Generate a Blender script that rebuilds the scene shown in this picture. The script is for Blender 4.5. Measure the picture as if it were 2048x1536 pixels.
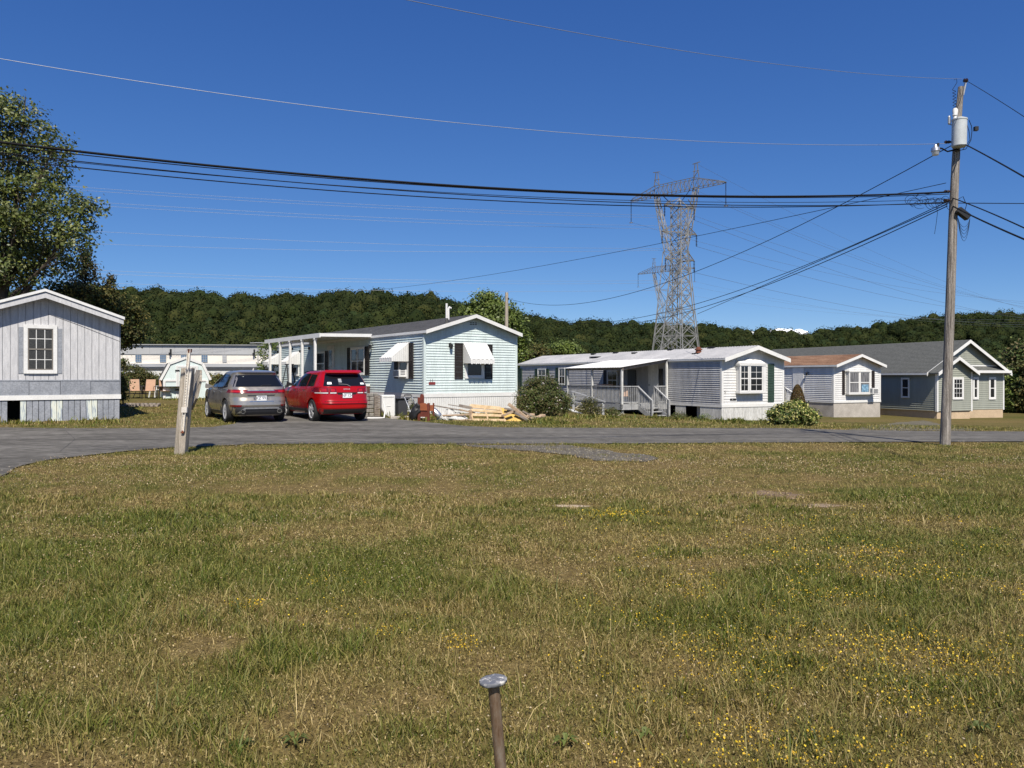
import bpy, bmesh, math, random
import numpy as np
from mathutils import Vector, Matrix, Euler
from mathutils.geometry import delaunay_2d_cdt
random.seed(7); RNG = np.random.default_rng(11)
for o in list(bpy.data.objects): bpy.data.objects.remove(o)
S = bpy.context.scene
COL = S.collection
R = math.radians
# ------------------------------------------------------------------ camera
EYE, FPX, HZ = 1.6, 1540.0, 752.0           # eye height, focal length in photo pixels, horizon row
cam = bpy.data.cameras.new("camera"); camo = bpy.data.objects.new("camera", cam); COL.objects.link(camo)
cam.sensor_width = 36; cam.lens = FPX / 2048 * 36; cam.shift_y = (HZ - 768) / 2048
cam.clip_start = 0.1; cam.clip_end = 8000
camo.location = (0, 0, EYE); camo.rotation_euler = (R(90), 0, 0)
S.camera = camo
# ------------------------------------------------------------------ light
SUND = Vector((-0.17, 1.0, -1.22)).normalized()
elev = math.asin(-SUND.z); azi = math.atan2(-SUND.x, -SUND.y)
w = bpy.data.worlds.new("World"); S.world = w; w.use_nodes = True
nt = w.node_tree; bg = nt.nodes['Background']
sky = nt.nodes.new('ShaderNodeTexSky'); sky.sky_type = 'NISHITA'; sky.sun_disc = False
sky.sun_elevation = elev; sky.sun_rotation = azi; sky.altitude = 300; sky.air_density = 0.7; sky.dust_density = 0.0; sky.ozone_density = 6.0
sep = nt.nodes.new('ShaderNodeSeparateColor'); cmb = nt.nodes.new('ShaderNodeCombineColor'); nt.links.new(sky.outputs[0], sep.inputs[0])
for i, (a, p) in enumerate([(.895, 1.15), (.816, .916), (.898, .635)]):      # a deeper, clearer blue
    q = [nt.nodes.new('ShaderNodeMath') for _ in range(3)]
    q[0].operation = 'MULTIPLY'; q[0].inputs[1].default_value = .1; q[1].operation = 'POWER'; q[1].inputs[1].default_value = p; q[2].operation = 'MULTIPLY'; q[2].inputs[1].default_value = a * 10
    nt.links.new(sep.outputs[i], q[0].inputs[0]); nt.links.new(q[0].outputs[0], q[1].inputs[0]); nt.links.new(q[1].outputs[0], q[2].inputs[0]); nt.links.new(q[2].outputs[0], cmb.inputs[i])
nt.links.new(cmb.outputs[0], bg.inputs[0]); bg.inputs[1].default_value = 0.075
sun = bpy.data.lights.new("sun", 'SUN'); sun.energy = 5.0; sun.angle = R(0.53); sun.color = (1.0, 0.93, 0.82)
suno = bpy.data.objects.new("sun", sun); COL.objects.link(suno)
suno.rotation_euler = SUND.to_track_quat('-Z', 'Y').to_euler(); suno.location = (10, -20, 40)
S.view_settings.view_transform = 'Standard'; S.view_settings.look = 'None'; S.view_settings.exposure = 0.415; S.view_settings.gamma = 1
S.render.engine = 'CYCLES'
# ------------------------------------------------------------------ helpers
def tag(o, label=None, cat=None, group=None, kind=None):
    if label: o['label'] = label
    if cat: o['category'] = cat
    if group: o['group'] = group
    if kind: o['kind'] = kind
    return o
def thing(name, label, cat, loc=(0, 0, 0), rz=0, group=None):
    o = bpy.data.objects.new(name, None); COL.objects.link(o)
    o.location = loc; o.rotation_euler = (0, 0, rz); o.empty_display_size = .3
    return tag(o, label, cat, group)
def ss(x, a, b):
    t = np.clip((np.asarray(x, dtype=float) - a) / (b - a), 0, 1); return t * t * (3 - 2 * t)
def g(X, Y):                                   # ground height
    Xc = np.clip(X, -28, 30)
    return -0.022 * Xc * ss(Y, 14, 32) - 0.40 * ss(Y, 26, 42) * ss(Xc, 0, 10)
def gf(x, y): return float(g(x, y))
def G(px, py):                                 # pixel of the photograph -> point on the ground
    Y = 10.0
    for _ in range(60):
        X = (px - 1024) / FPX * Y; Y = (EYE - gf(X, Y)) * FPX / (py - HZ)
    X = (px - 1024) / FPX * Y
    return Vector((X, Y, gf(X, Y)))
def W(px, py, Y): return Vector(((px - 1024) / FPX * Y, Y, EYE - (py - HZ) / FPX * Y))
_perm = RNG.random((256, 256))
def vnoise(x, y):
    xi = np.floor(x).astype(int); yi = np.floor(y).astype(int); fx = x - xi; fy = y - yi
    fx = fx * fx * (3 - 2 * fx); fy = fy * fy * (3 - 2 * fy)
    P = lambda a, b: _perm[a % 256, b % 256]
    return (P(xi, yi) * (1 - fx) + P(xi + 1, yi) * fx) * (1 - fy) + (P(xi, yi + 1) * (1 - fx) + P(xi + 1, yi + 1) * fx) * fy
def fbm(x, y, o=4):
    s = 0; a = .5; t = 0
    for i in range(o):
        s = s + a * vnoise(x * 2 ** i + 17 * i, y * 2 ** i + 31 * i); t += a; a *= .55
    return s / t
# ---- mesh collector
class MB:
    def __init__(s): s.v = []; s.f = []; s.m = []; s.mi = 0
    def add(s, vs, fs):
        n = len(s.v); s.v += [tuple(v) for v in vs]
        for f in fs: s.f.append(tuple(i + n for i in f)); s.m.append(s.mi)
    def quad(s, *p): s.add(p, [tuple(range(len(p)))])
    def box(s, x0, x1, y0, y1, z0, z1):
        s.hexa([(x0, y0, z0), (x1, y0, z0), (x1, y1, z0), (x0, y1, z0), (x0, y0, z1), (x1, y0, z1), (x1, y1, z1), (x0, y1, z1)])
    def hexa(s, p): s.add(p, [(0, 3, 2, 1), (4, 5, 6, 7), (0, 1, 5, 4), (1, 2, 6, 5), (2, 3, 7, 6), (3, 0, 4, 7)])
    def bar(s, a, b, w, h=None, up=(0, 0, 1)):
        a = Vector(a); b = Vector(b); d = (b - a)
        if d.length < 1e-6: return
        d.normalize(); h = h or w; u = Vector(up)
        if abs(d.dot(u)) > .98: u = Vector((0, 1, 0))
        x = d.cross(u).normalized(); y = x.cross(d).normalized(); x *= w / 2; y *= h / 2
        s.hexa([a - x - y, a + x - y, b + x - y, b - x - y, a - x + y, a + x + y, b + x + y, b - x + y])
    def tube(s, pts, r, n=6, cap=True):
        pts = [Vector(p) for p in pts]; rr = r if hasattr(r, '__len__') else [r] * len(pts); rings = []
        px = None; vs = []; fs = []
        for i, p in enumerate(pts):
            d = (pts[min(i + 1, len(pts) - 1)] - pts[max(i - 1, 0)]).normalized()
            if px is None:
                px = d.orthogonal().normalized()
            px = (px - d * px.dot(d)).normalized(); py = d.cross(px)
            for k in range(n):
                t = 2 * math.pi * k / n; vs.append(p + (px * math.cos(t) + py * math.sin(t)) * rr[i])
        for i in range(len(pts) - 1):
            for k in range(n):
                k2 = (k + 1) % n; fs.append((i * n + k, i * n + k2, (i + 1) * n + k2, (i + 1) * n + k))
        if cap: fs.append(tuple(range(n))[::-1]); fs.append(tuple((len(pts) - 1) * n + k for k in range(n)))
        s.add(vs, fs)
    def lathe(s, c, axis, prof, n=16):             # prof: (distance along axis, radius)
        c = Vector(c); a = Vector(axis).normalized(); x = a.orthogonal().normalized(); y = a.cross(x); vs = []; fs = []
        for (t, r) in prof:
            for k in range(n):
                q = 2 * math.pi * k / n; vs.append(c + a * t + (x * math.cos(q) + y * math.sin(q)) * r)
        for i in range(len(prof) - 1):
            for k in range(n):
                k2 = (k + 1) % n; fs.append((i * n + k, i * n + k2, (i + 1) * n + k2, (i + 1) * n + k))
        fs.append(tuple(range(n))[::-1]); fs.append(tuple((len(prof) - 1) * n + k for k in range(n)))
        s.add(vs, fs)
    def prism(s, poly, d):                          # poly: 3D points, extruded along vector d
        n = len(poly); p = [Vector(q) for q in poly]; d = Vector(d)
        s.add(p + [q + d for q in p], [tuple(range(n))[::-1], tuple(range(n, 2 * n))] + [(i, (i + 1) % n, (i + 1) % n + n, i + n) for i in range(n)])
    def build(s, name, mats, parent=None, smooth=False, loc=None, recalc=True, bevel=0, ang=40):
        me = bpy.data.meshes.new(name); me.from_pydata(s.v, [], s.f)
        for m in (mats if isinstance(mats, (list, tuple)) else [mats]): me.materials.append(m)
        if any(s.m): me.polygons.foreach_set('material_index', s.m)
        if recalc:
            bm = bmesh.new(); bm.from_mesh(me)
            if bevel: bmesh.ops.bevel(bm, geom=list(bm.edges), offset=bevel, segments=1, affect='EDGES', clamp_overlap=True)
            bmesh.ops.recalc_face_normals(bm, faces=bm.faces); bm.to_mesh(me); bm.free()
        if smooth:
            me.polygons.foreach_set('use_smooth', [True] * len(me.polygons))
            try: me.set_sharp_from_angle(angle=R(ang))
            except Exception: pass
        me.update()
        o = bpy.data.objects.new(name, me); COL.objects.link(o)
        if loc is not None: o.location = loc
        if parent is not None: o.parent = parent
        return o
def np_mesh(name, verts, nper, mat, parent=None, attrs=None, smooth=False, polys=None):
    """verts (N*nper,3): N separate polygons of nper corners, or polys = list of index arrays sizes"""
    me = bpy.data.meshes.new(name); nv = len(verts)
    me.vertices.add(nv); me.vertices.foreach_set('co', np.asarray(verts, dtype=np.float32).ravel())
    if polys is None:
        nf = nv // nper; me.loops.add(nv); me.polygons.add(nf)
        me.loops.foreach_set('vertex_index', np.arange(nv, dtype=np.int32))
        me.polygons.foreach_set('loop_start', np.arange(0, nv, nper, dtype=np.int32))
    else:
        loops, starts = polys
        me.loops.add(len(loops)); me.polygons.add(len(starts))
        me.loops.foreach_set('vertex_index', np.asarray(loops, dtype=np.int32)); me.polygons.foreach_set('loop_start', np.asarray(starts, dtype=np.int32))
    if attrs:
        for k, a in attrs.items():
            at = me.attributes.new(k, 'FLOAT', 'POINT'); at.data.foreach_set('value', np.asarray(a, dtype=np.float32))
    me.update(calc_edges=True)
    if smooth: me.polygons.foreach_set('use_smooth', [True] * len(me.polygons))
    me.materials.append(mat)
    o = bpy.data.objects.new(name, me); COL.objects.link(o)
    if parent is not None: o.parent = parent
    return o
def copy_tree(o, parent=None):
    c = o.copy(); COL.objects.link(c)
    if parent is not None: c.parent = parent
    for ch in list(o.children): copy_tree(ch, c)
    return c
# ---- materials
def newmat(name):
    m = bpy.data.materials.new(name); m.use_nodes = True; return m, m.node_tree, m.node_tree.nodes['Principled BSDF']
def N(nt, t, **k):
    n = nt.nodes.new(t)
    for a, b in k.items(): setattr(n, a, b)
    return n
def ramp(nt, stops, inp=None, interp='LINEAR'):
    r = N(nt, 'ShaderNodeValToRGB'); e = r.color_ramp.elements; r.color_ramp.interpolation = interp
    while len(e) < len(stops): e.new(.5)
    for i, (p, c) in enumerate(stops): e[i].position = p; e[i].color = (*c, 1)
    if inp is not None: nt.links.new(inp, r.inputs[0])
    return r
def noise(nt, scale, detail=4, vec=None, rough=.6):
    n = N(nt, 'ShaderNodeTexNoise'); n.inputs['Scale'].default_value = scale; n.inputs['Detail'].default_value = detail; n.inputs['Roughness'].default_value = rough
    if vec is not None: nt.links.new(vec, n.inputs['Vector'])
    return n
def objvec(nt, scale=(1, 1, 1)):
    tc = N(nt, 'ShaderNodeTexCoord'); mp = N(nt, 'ShaderNodeMapping'); mp.inputs['Scale'].default_value = scale
    nt.links.new(tc.outputs['Object'], mp.inputs[0]); return mp.outputs[0]
def mat(name, c, rough=.7, var=.12, scale=3, metal=0, bump=0, bscale=40, stretch=(1, 1, 1), c2=None, spec=.5, coat=0, fine=0):
    m, nt, b = newmat(name); v = objvec(nt, stretch)
    n = noise(nt, scale, 5, v)
    lo = tuple(x * (1 - var) for x in c); hi = tuple(min(1, x * (1 + var)) for x in (c2 or c))
    if c2: lo = c; hi = c2
    r = ramp(nt, [(.32, lo), (.68, hi)], n.outputs[0])
    out = r.outputs[0]
    if fine:
        n2 = noise(nt, scale * 12, 3, v); mx = N(nt, 'ShaderNodeMixRGB', blend_type='MULTIPLY'); mx.inputs[0].default_value = fine
        nt.links.new(out, mx.inputs[1]); r2 = ramp(nt, [(.35, (.35, .35, .35)), (.65, (1.3, 1.3, 1.3))], n2.outputs[0]); nt.links.new(r2.outputs[0], mx.inputs[2]); out = mx.outputs[0]
    nt.links.new(out, b.inputs['Base Color'])
    b.inputs['Roughness'].default_value = rough; b.inputs['Metallic'].default_value = metal
    b.inputs['Specular IOR Level'].default_value = spec; b.inputs['Coat Weight'].default_value = coat
    if bump:
        n3 = noise(nt, bscale, 4, v); bp = N(nt, 'ShaderNodeBump'); bp.inputs['Strength'].default_value = bump; bp.inputs['Distance'].default_value = .02
        nt.links.new(n3.outputs[0], bp.inputs['Height']); nt.links.new(bp.outputs[0], b.inputs['Normal'])
    return m
def leafmat(name, cols, transl=.25, rough=.6, attr=None, spec=.25, pscale=.5):
    """cols = list of colours picked per leaf at random; attr mixes two lists"""
    m, nt, b = newmat(name); geo = N(nt, 'ShaderNodeNewGeometry')
    def rl(cs):
        k = len(cs); return ramp(nt, [(i / k, c) for i, c in enumerate(cs)], geo.outputs['Random Per Island'])
    if attr:
        a = rl(cols[0]); c = rl(cols[1]); at = N(nt, 'ShaderNodeAttribute', attribute_name=attr)
        mx = N(nt, 'ShaderNodeMixRGB'); nt.links.new(at.outputs['Fac'], mx.inputs[0]); nt.links.new(a.outputs[0], mx.inputs[1]); nt.links.new(c.outputs[0], mx.inputs[2]); out = mx.outputs[0]
    else:
        a = rl(cols); n = noise(nt, pscale, 3, geo.outputs['Position'])
        mx = N(nt, 'ShaderNodeMixRGB', blend_type='MULTIPLY'); mx.inputs[0].default_value = 1
        r2 = ramp(nt, [(.3, (.7, .72, .8)), (.7, (1.25, 1.2, 1.0))], n.outputs[0])
        nt.links.new(a.outputs[0], mx.inputs[1]); nt.links.new(r2.outputs[0], mx.inputs[2]); out = mx.outputs[0]
    nt.links.new(out, b.inputs['Base Color']); b.inputs['Roughness'].default_value = rough; b.inputs['Specular IOR Level'].default_value = spec
    if transl:
        tr = N(nt, 'ShaderNodeBsdfTranslucent'); ms = N(nt, 'ShaderNodeMixShader'); ms.inputs[0].default_value = transl
        nt.links.new(out, tr.inputs[0]); nt.links.new(b.outputs[0], ms.inputs[1]); nt.links.new(tr.outputs[0], ms.inputs[2])
        nt.links.new(ms.outputs[0], nt.nodes['Material Output'].inputs[0])
    return m
M = {}
M['white_trim'] = mat('white_trim', (.68, .675, .655), .5, .06, 2, fine=.14)
M['white_paint'] = mat('white_paint', (.58, .578, .555), .6, .16, 1.5, fine=.38, stretch=(2, 2, .35))
M['aqua'] = mat('aqua_vinyl', (.565, .645, .63), .5, .09, 1.2, fine=.22, stretch=(2.2, 2.2, .3))
M['shadedvinyl'] = mat('shaded_side_vinyl', (.45, .445, .44), .55, .16, 1.5, fine=.4, stretch=(2, 2, .3))  # white vinyl toned down for a wall in grazing light
M['whitevinyl'] = mat('white_vinyl', (.63, .625, .61), .5, .09, 1.5, fine=.22, stretch=(2.2, 2.2, .3))
M['sage'] = mat('sage_vinyl', (.29, .30, .25), .5, .08, 1.5, fine=.16, stretch=(2, 2, .3))
M['shingle'] = mat('charcoal_shingle', (.06, .06, .06), .9, .25, 2.5, c2=(.11, .108, .108), bump=.5, bscale=30, fine=.6)
M['metalroof'] = mat('weathered_metal_roof', (.30, .30, .305), .55, .1, .7, c2=(.42, .415, .415), metal=.0, fine=.2)
M['brownroof'] = mat('rusty_brown_roof', (.17, .08, .038), .85, .2, 1.6, c2=(.37, .22, .13), fine=.7, stretch=(2.5, .5, 1))
M['greyroof'] = mat('grey_shingle', (.07, .073, .067), .9, .2, 8, c2=(.13, .133, .122), fine=.7, bump=.4, bscale=25)
M['darkshutter'] = mat('dark_brown_shutter', (.018, .013, .013), .6, .2, 5)
M['greenshutter'] = mat('green_shutter', (.025, .055, .04), .6, .2, 5)
M['black'] = mat('black_plastic', (.012, .012, .013), .5, .2, 5)
M['cable'] = mat('cable_black', (.008, .008, .009), .8, .1, 5, spec=.15)
M['wire'] = mat('aluminium_wire', (.26, .28, .32), .5, .1, 5, metal=.4)
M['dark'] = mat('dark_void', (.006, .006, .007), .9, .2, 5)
M['concrete'] = mat('concrete', (.34, .31, .27), .9, .2, 2, c2=(.48, .44, .39), fine=.4, bump=.3)
M['tanconc'] = mat('tan_foundation', (.50, .38, .25), .9, .1, 2, fine=.25)
M['galv'] = mat('galvanised_steel', (.36, .37, .38), .45, .2, 2, metal=.35, fine=.3)
M['steel'] = mat('brushed_steel', (.55, .56, .58), .35, .2, 8, metal=.8)
M['lattice'] = mat('weathered_lattice_steel', (.22, .22, .215), .7, .45, .3)
M['darklattice'] = mat('dark_beam_steel', (.15, .145, .135), .8, .3, .5)  # darker tone for the crossbeams and cross arms
M['silver'] = mat('silver_wheel', (.50, .50, .51), .4, .1, 5, metal=.4)
M['insul'] = mat('brown_insulator', (.03, .015, .012), .3, .2, 5)
M['rust'] = mat('rusty_white_steel', (.62, .56, .48), .7, .2, 14, c2=(.72, .68, .62), fine=.7, bump=.3)
M['rustcap'] = mat('rust', (.16, .05, .025), .8, .3, 10)
M['oldwood'] = mat('weathered_wood', (.24, .205, .16), .9, .2, 4, c2=(.52, .455, .37), stretch=(6, 6, .35), fine=.6, bump=.9, bscale=18)
M['polewood'] = mat('utility_pole_wood', (.08, .066, .056), .95, .2, 4.5, c2=(.46, .415, .365), stretch=(7, 7, .25), fine=.9, bump=1.0, bscale=14)
M['greypaint'] = mat('grey_deck_paint', (.33, .335, .34), .75, .2, 4, fine=.4)
M['plank'] = mat('bare_timber', (.27, .18, .11), .85, .2, 6, c2=(.48, .36, .25), stretch=(2, 2, 2), fine=.4)
M['greyplank'] = mat('grey_timber', (.16, .13, .11), .85, .2, 6, c2=(.30, .26, .22), fine=.4)
M['pallet'] = mat('pallet_timber', (.42, .29, .15), .85, .2, 6, c2=(.62, .46, .28), fine=.4)
M['yellow'] = mat('yellow_board', (.52, .34, .09), .75, .15, 4, fine=.2)
M['redwood'] = mat('red_brown_wood', (.14, .035, .02), .45, .25, 6, fine=.3)
M['orangewood'] = mat('orange_brown_wood', (.28, .085, .035), .45, .2, 6, fine=.3)
M['panelgrey'] = mat('weathered_grey_panel', (.43, .43, .44), .7, .12, 5, c2=(.58, .575, .58), stretch=(3, 3, .5), fine=.28)
M['skirtgrey'] = mat('blue_grey_panel', (.20, .215, .245), .65, .15, 2, c2=(.30, .315, .345), fine=.35)
M['taupe'] = mat('taupe_sash', (.16, .145, .125), .6, .1, 4)
M['mint'] = mat('mint_shed_siding', (.58, .665, .65), .6, .05, 2, fine=.1)
M['cream'] = mat('cream_wall', (.70, .655, .58), .8, .05, .3)
M['greypanel'] = mat('grey_metal_panel', (.36, .365, .37), .6, .06, .2)
M['lace'] = mat('lace_curtain', (.015, .015, .015), .4, .2, 30, c2=(.07, .07, .065), fine=.6)
M['curtain'] = mat('grey_curtain', (.05, .05, .052), .5, .2, 6, c2=(.24, .24, .25), stretch=(3, 3, .3))
M['bluecloth'] = mat('blue_cloth', (.03, .09, .16), .4, .2, 8, c2=(.3, .5, .65))
M['tancloth'] = mat('tan_mesh_fabric', (.42, .26, .17), .8, .1, 5, fine=.2)
M['rubber'] = mat('tyre_rubber', (.015, .015, .016), .85, .2, 5)
M['bark'] = mat('bark', (.06, .045, .035), .95, .3, 3, bump=.6, fine=.5)
def glassmat(name, c=(.012, .014, .018), rough=.06):
    m, nt, b = newmat(name); b.inputs['Base Color'].default_value = (*c, 1); b.inputs['Roughness'].default_value = rough; b.inputs['Specular IOR Level'].default_value = .5
    n = noise(nt, 1.5, 2, objvec(nt)); bp = N(nt, 'ShaderNodeBump'); bp.inputs['Strength'].default_value = .03; nt.links.new(n.outputs[0], bp.inputs['Height']); nt.links.new(bp.outputs[0], b.inputs['Normal'])
    return m
M['glass'] = glassmat('window_glass'); M['carglass'] = glassmat('tinted_car_glass', (.008, .009, .012), .03)
def carpaint(name, c, metal, rough=.3):
    m, nt, b = newmat(name); b.inputs['Base Color'].default_value = (*c, 1); b.inputs['Metallic'].default_value = metal; b.inputs['Roughness'].default_value = rough
    b.inputs['Coat Weight'].default_value = .7; b.inputs['Coat Roughness'].default_value = .05; b.inputs['Specular IOR Level'].default_value = .25
    n = noise(nt, 5, 4, objvec(nt)); r = ramp(nt, [(.3, (rough * .8,) * 3), (.7, (rough * 1.25,) * 3)], n.outputs[0]); nt.links.new(r.outputs[0], b.inputs['Roughness'])
    return m
M['champagne'] = carpaint('champagne_paint', (.47, .42, .35), .75, .32); M['redpaint'] = carpaint('red_paint', (.33, .002, .003), .0, .3)
M['chrome'] = mat('chrome', (.75, .75, .76), .12, .02, 5, metal=1)
M['redlens'] = mat('red_lens', (.15, .003, .006), .25, .1, 10, coat=1); M['brightlens'] = mat('bright_red_lens', (.40, .008, .008), .2, .1, 20, coat=1)
M['plate'] = mat('white_plate', (.75, .76, .76), .4, .03, 5); M['plateblue'] = mat('dark_blue_ink', (.02, .03, .08), .5, .03, 5)
M['darkgreyplastic'] = mat('grey_plastic', (.045, .045, .05), .55, .1, 5)
M['asphalt'] = mat('asphalt', (.105, .099, .089), .95, .2, .55, c2=(.185, .175, .158), fine=.65, bump=1.0, bscale=45, stretch=(.5, 1.8, 1), spec=.12)
M['gravel'] = mat('gravel', (.085, .074, .056), .95, .2, 3, c2=(.15, .132, .105), fine=.7, bump=1, bscale=50)

def text_into(mb, txt, F, uc, zc, h, out, mi=0, ext=.004):
    cu = bpy.data.curves.new('t', 'FONT'); cu.body = txt; cu.size = h * 1.4; cu.align_x = 'CENTER'; cu.align_y = 'CENTER'
    o = bpy.data.objects.new('t', cu); COL.objects.link(o); dg = bpy.context.evaluated_depsgraph_get(); dg.update()
    me = o.evaluated_get(dg).to_mesh(); vs = [F(uc + v.co.x, out, zc + v.co.y) for v in me.vertices]; fs = [tuple(p.vertices) for p in me.polygons]
    k = mb.mi; mb.mi = mi; mb.add(vs, fs); mb.mi = k
    o.evaluated_get(dg).to_mesh_clear(); bpy.data.objects.remove(o); bpy.data.curves.remove(cu)
# ------------------------------------------------------------------ ground and roads
def resample(poly, step, jit, rng):
    out = []
    for i in range(len(poly)):
        a = np.array(poly[i][:2]); b = np.array(poly[(i + 1) % len(poly)][:2]); L = np.linalg.norm(b - a); n = max(1, int(L / step))
        nrm = np.array([-(b - a)[1], (b - a)[0]]) / max(L, 1e-6)
        for k in range(n): out.append(a + (b - a) * k / n + nrm * rng.uniform(-jit, jit) * (1 if 0 < k else .3))
    return np.array(out)
def pip(poly, X, Y):
    inside = np.zeros(X.shape, bool); n = len(poly); j = n - 1
    for i in range(n):
        xi, yi = poly[i]; xj, yj = poly[j]
        c = ((yi > Y) != (yj > Y)) & (X < (xj - xi) * (Y - yi) / (yj - yi + 1e-12) + xi); inside ^= c; j = i
    return inside
def sheet(name, poly, material, dz, cell, bottom=.0):
    x0, y0 = poly.min(0); x1, y1 = poly.max(0)
    gx, gy = np.meshgrid(np.arange(x0, x1, cell), np.arange(y0, y1, cell)); gx = gx.ravel(); gy = gy.ravel(); k = pip(poly, gx, gy)
    pts = [Vector(p) for p in poly] + [Vector((a, b)) for a, b in zip(gx[k], gy[k])]
    n = len(poly); r = delaunay_2d_cdt(pts, [(i, (i + 1) % n) for i in range(n)], [], 1, 1e-4)
    mb = MB(); mb.add([(v.x, v.y, gf(v.x, v.y) + dz) for v in r[0]], [tuple(f) for f in r[2]])
    o = mb.build(name, material, smooth=True); return o
rr = np.random.default_rng(5)
gp = lambda *l: [tuple(G(*p)[:2]) for p in l]
road_poly = gp((1700, 861), (1570, 857.5), (1200, 857), (1000, 856), (930, 853), (870, 847), (800, 840), (745, 832), (720, 822), (640, 812), (560, 812), (505, 825), (468, 849), (425, 855.5), (300, 858), (120, 857.5), (0, 856)) \
    + [(-22, 23.0), (-40, 23.5), (-60, 22), (-60, 17), (-17, 15), (-17, 2), (-9.4, 2), (-8.6, 9.5)] \
    + gp((0, 955), (45, 932), (100, 921), (160, 914), (250, 904), (350, 896), (500, 890), (650, 888.5), (800, 889), (1000, 889), (1300, 888), (1500, 886.5), (1800, 885), (2048, 884)) \
    + [(24, 18.2), (60, 18.5), (60, 22.5), (24, 22.4)] + gp((2048, 864), (1850, 863))
road_poly = resample(road_poly, .35, .05, rr)
gravel_poly = resample(gp((900, 889.5), (1000, 891), (1130, 890.5), (1230, 905), (1300, 912), (1322, 918), (1290, 925), (1190, 922), (1130, 910), (1040, 902), (960, 896)), .3, .12, rr)
gravel2_poly = resample(gp((1700, 860.5), (1730, 853), (1790, 846), (1850, 841), (1870, 846), (1900, 853), (1960, 860), (1900, 862)), .5, .2, rr)
def onroad(X, Y): return pip(road_poly, X, Y)
# dryness of the grass: 0 green .. 1 straw, with the patches seen in the photograph
PT = []
for px, py, rx, ry, a in [(1540, 985, .9, .5, .9), (1620, 1010, .7, .35, .8), (1510, 1012, .5, .2, .6), (1142, 1012, .26, .13, 2.2), (530, 976, .9, .45, .75), (105, 985, .7, .5, .7), (130, 1060, .6, .5, .55), (260, 1075, .5, .25, .4),
                          (800, 945, 1.4, .5, .5), (1060, 905, 2.4, .5, .5), (1300, 930, 1.8, .5, .4), (880, 990, 2.4, .9, .35), (1120, 1160, .6, .5, .45), (1480, 1130, .5, .35, .6), (440, 1295, .16, .14, .9), (380, 1320, .3, .2, .6), (290, 1370, .25, .2, .5),
                          (1350, 900, 4, .5, .25), (1180, 1080, .9, .5, .3), (600, 1420, .4, .3, .35), (1700, 1460, .6, .5, .35), (100, 1340, .5, .4, .4), (1160, 1470, .5, .3, .25)]:
    p = G(px, py); PT.append((p.x, p.y, rx, ry, a))
for px, py, rx, ry, a in [(400, 1050, .9, .6, -.9), (300, 1040, .6, .5, -.6), (1500, 1012, .25, .12, -.7), (500, 930, 3, .8, -.35), (60, 1100, .5, 1.2, -.45), (250, 1240, .35, .5, -.5), (560, 1320, .22, .16, -.8), (1330, 1040, 2, .7, -.25), (1850, 985, 1.5, .8, -.4),
                          (1700, 915, 3, .5, -.3), (1900, 1090, 1, .6, -.35), (650, 1150, 1.4, .5, -.3), (1400, 1240, .4, .3, -.35), (30, 990, .6, 1, -.6), (40, 1130, .5, .8, -.7), (30, 1280, .35, .5, -.7), (20, 1430, .3, .3, -.7), (220, 1180, 1.0, .6, -.35), (520, 1130, 1.6, .8, -.3), (500, 1400, .5, .35, -.3), (330, 1290, .5, .3, -.25), (900, 1180, .8, .5, -.25)]:
    p = G(px, py); PT.append((p.x, p.y, rx, ry, a))
def dryness(X, Y):
    X = np.asarray(X, float); Y = np.asarray(Y, float)
    d = .55 + 1.25 * (fbm(X * .45 + 3, Y * .75 + 9, 3) - .5) + 1.5 * (fbm(X * 2.1 + 40, Y * 2.6, 3) - .5)
    for (x, y, a, b, s) in PT: d = d + s * np.exp(-((X - x) / a) ** 2 - ((Y - y) / b) ** 2)
    d = d + .10 * ss(Y, 9, 14) * (1 - ss(Y, 19, 22)) * ss(X, -4, 3)
    return np.clip(d, 0, 1.3)
def micro(X, Y):
    return (fbm(X * 1.3 + 5, Y * 1.3, 3) - .5) * .09 * (1 - ss(Y, 12, 16)) * (1 - ss(np.abs(X + 9), -1, 0) * 0)
XS = np.concatenate([-np.geomspace(19, 1600, 26)[::-1], np.arange(-18.9, 19, .14), np.geomspace(19, 1600, 26)])
YS = np.concatenate([[-400, -100, -30, -10, -4, -1.5], np.arange(0, 24, .12), np.arange(24, 60, .6), np.geomspace(60, 2500, 24)])
GX, GY = np.meshgrid(XS, YS); nX, nY = len(XS), len(YS)
def roadfade(X, Y):      # no bumps near the side road
    return ss(X, -8.2, -6.8)
GZ = g(GX, GY) + micro(GX, GY) * roadfade(GX, GY)
idx = np.arange(nX * nY).reshape(nY, nX)
quads = np.stack([idx[:-1, :-1], idx[:-1, 1:], idx[1:, 1:], idx[1:, :-1]], -1).reshape(-1, 4)
mg, nt, b = newmat('lawn_soil')
geo = N(nt, 'ShaderNodeNewGeometry'); at = N(nt, 'ShaderNodeAttribute', attribute_name='dry')
n1 = noise(nt, 9, 6, geo.outputs['Position'], .7); n2 = noise(nt, 60, 3, geo.outputs['Position'], .7); n3 = noise(nt, 1.2, 4, geo.outputs['Position'])
cg = ramp(nt, [(.25, (.036, .044, .010)), (.5, (.08, .084, .018)), (.75, (.14, .125, .034))], n1.outputs[0])
cd = ramp(nt, [(.25, (.085, .057, .026)), (.5, (.16, .118, .046)), (.78, (.29, .215, .10))], n1.outputs[0])
mx = N(nt, 'ShaderNodeMixRGB'); nt.links.new(at.outputs['Fac'], mx.inputs[0]); nt.links.new(cg.outputs[0], mx.inputs[1]); nt.links.new(cd.outputs[0], mx.inputs[2])
mm = N(nt, 'ShaderNodeMixRGB', blend_type='MULTIPLY'); mm.inputs[0].default_value = 1; r2 = ramp(nt, [(.3, (.45, .45, .45)), (.7, (1.35, 1.35, 1.35))], n2.outputs[0])
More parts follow.
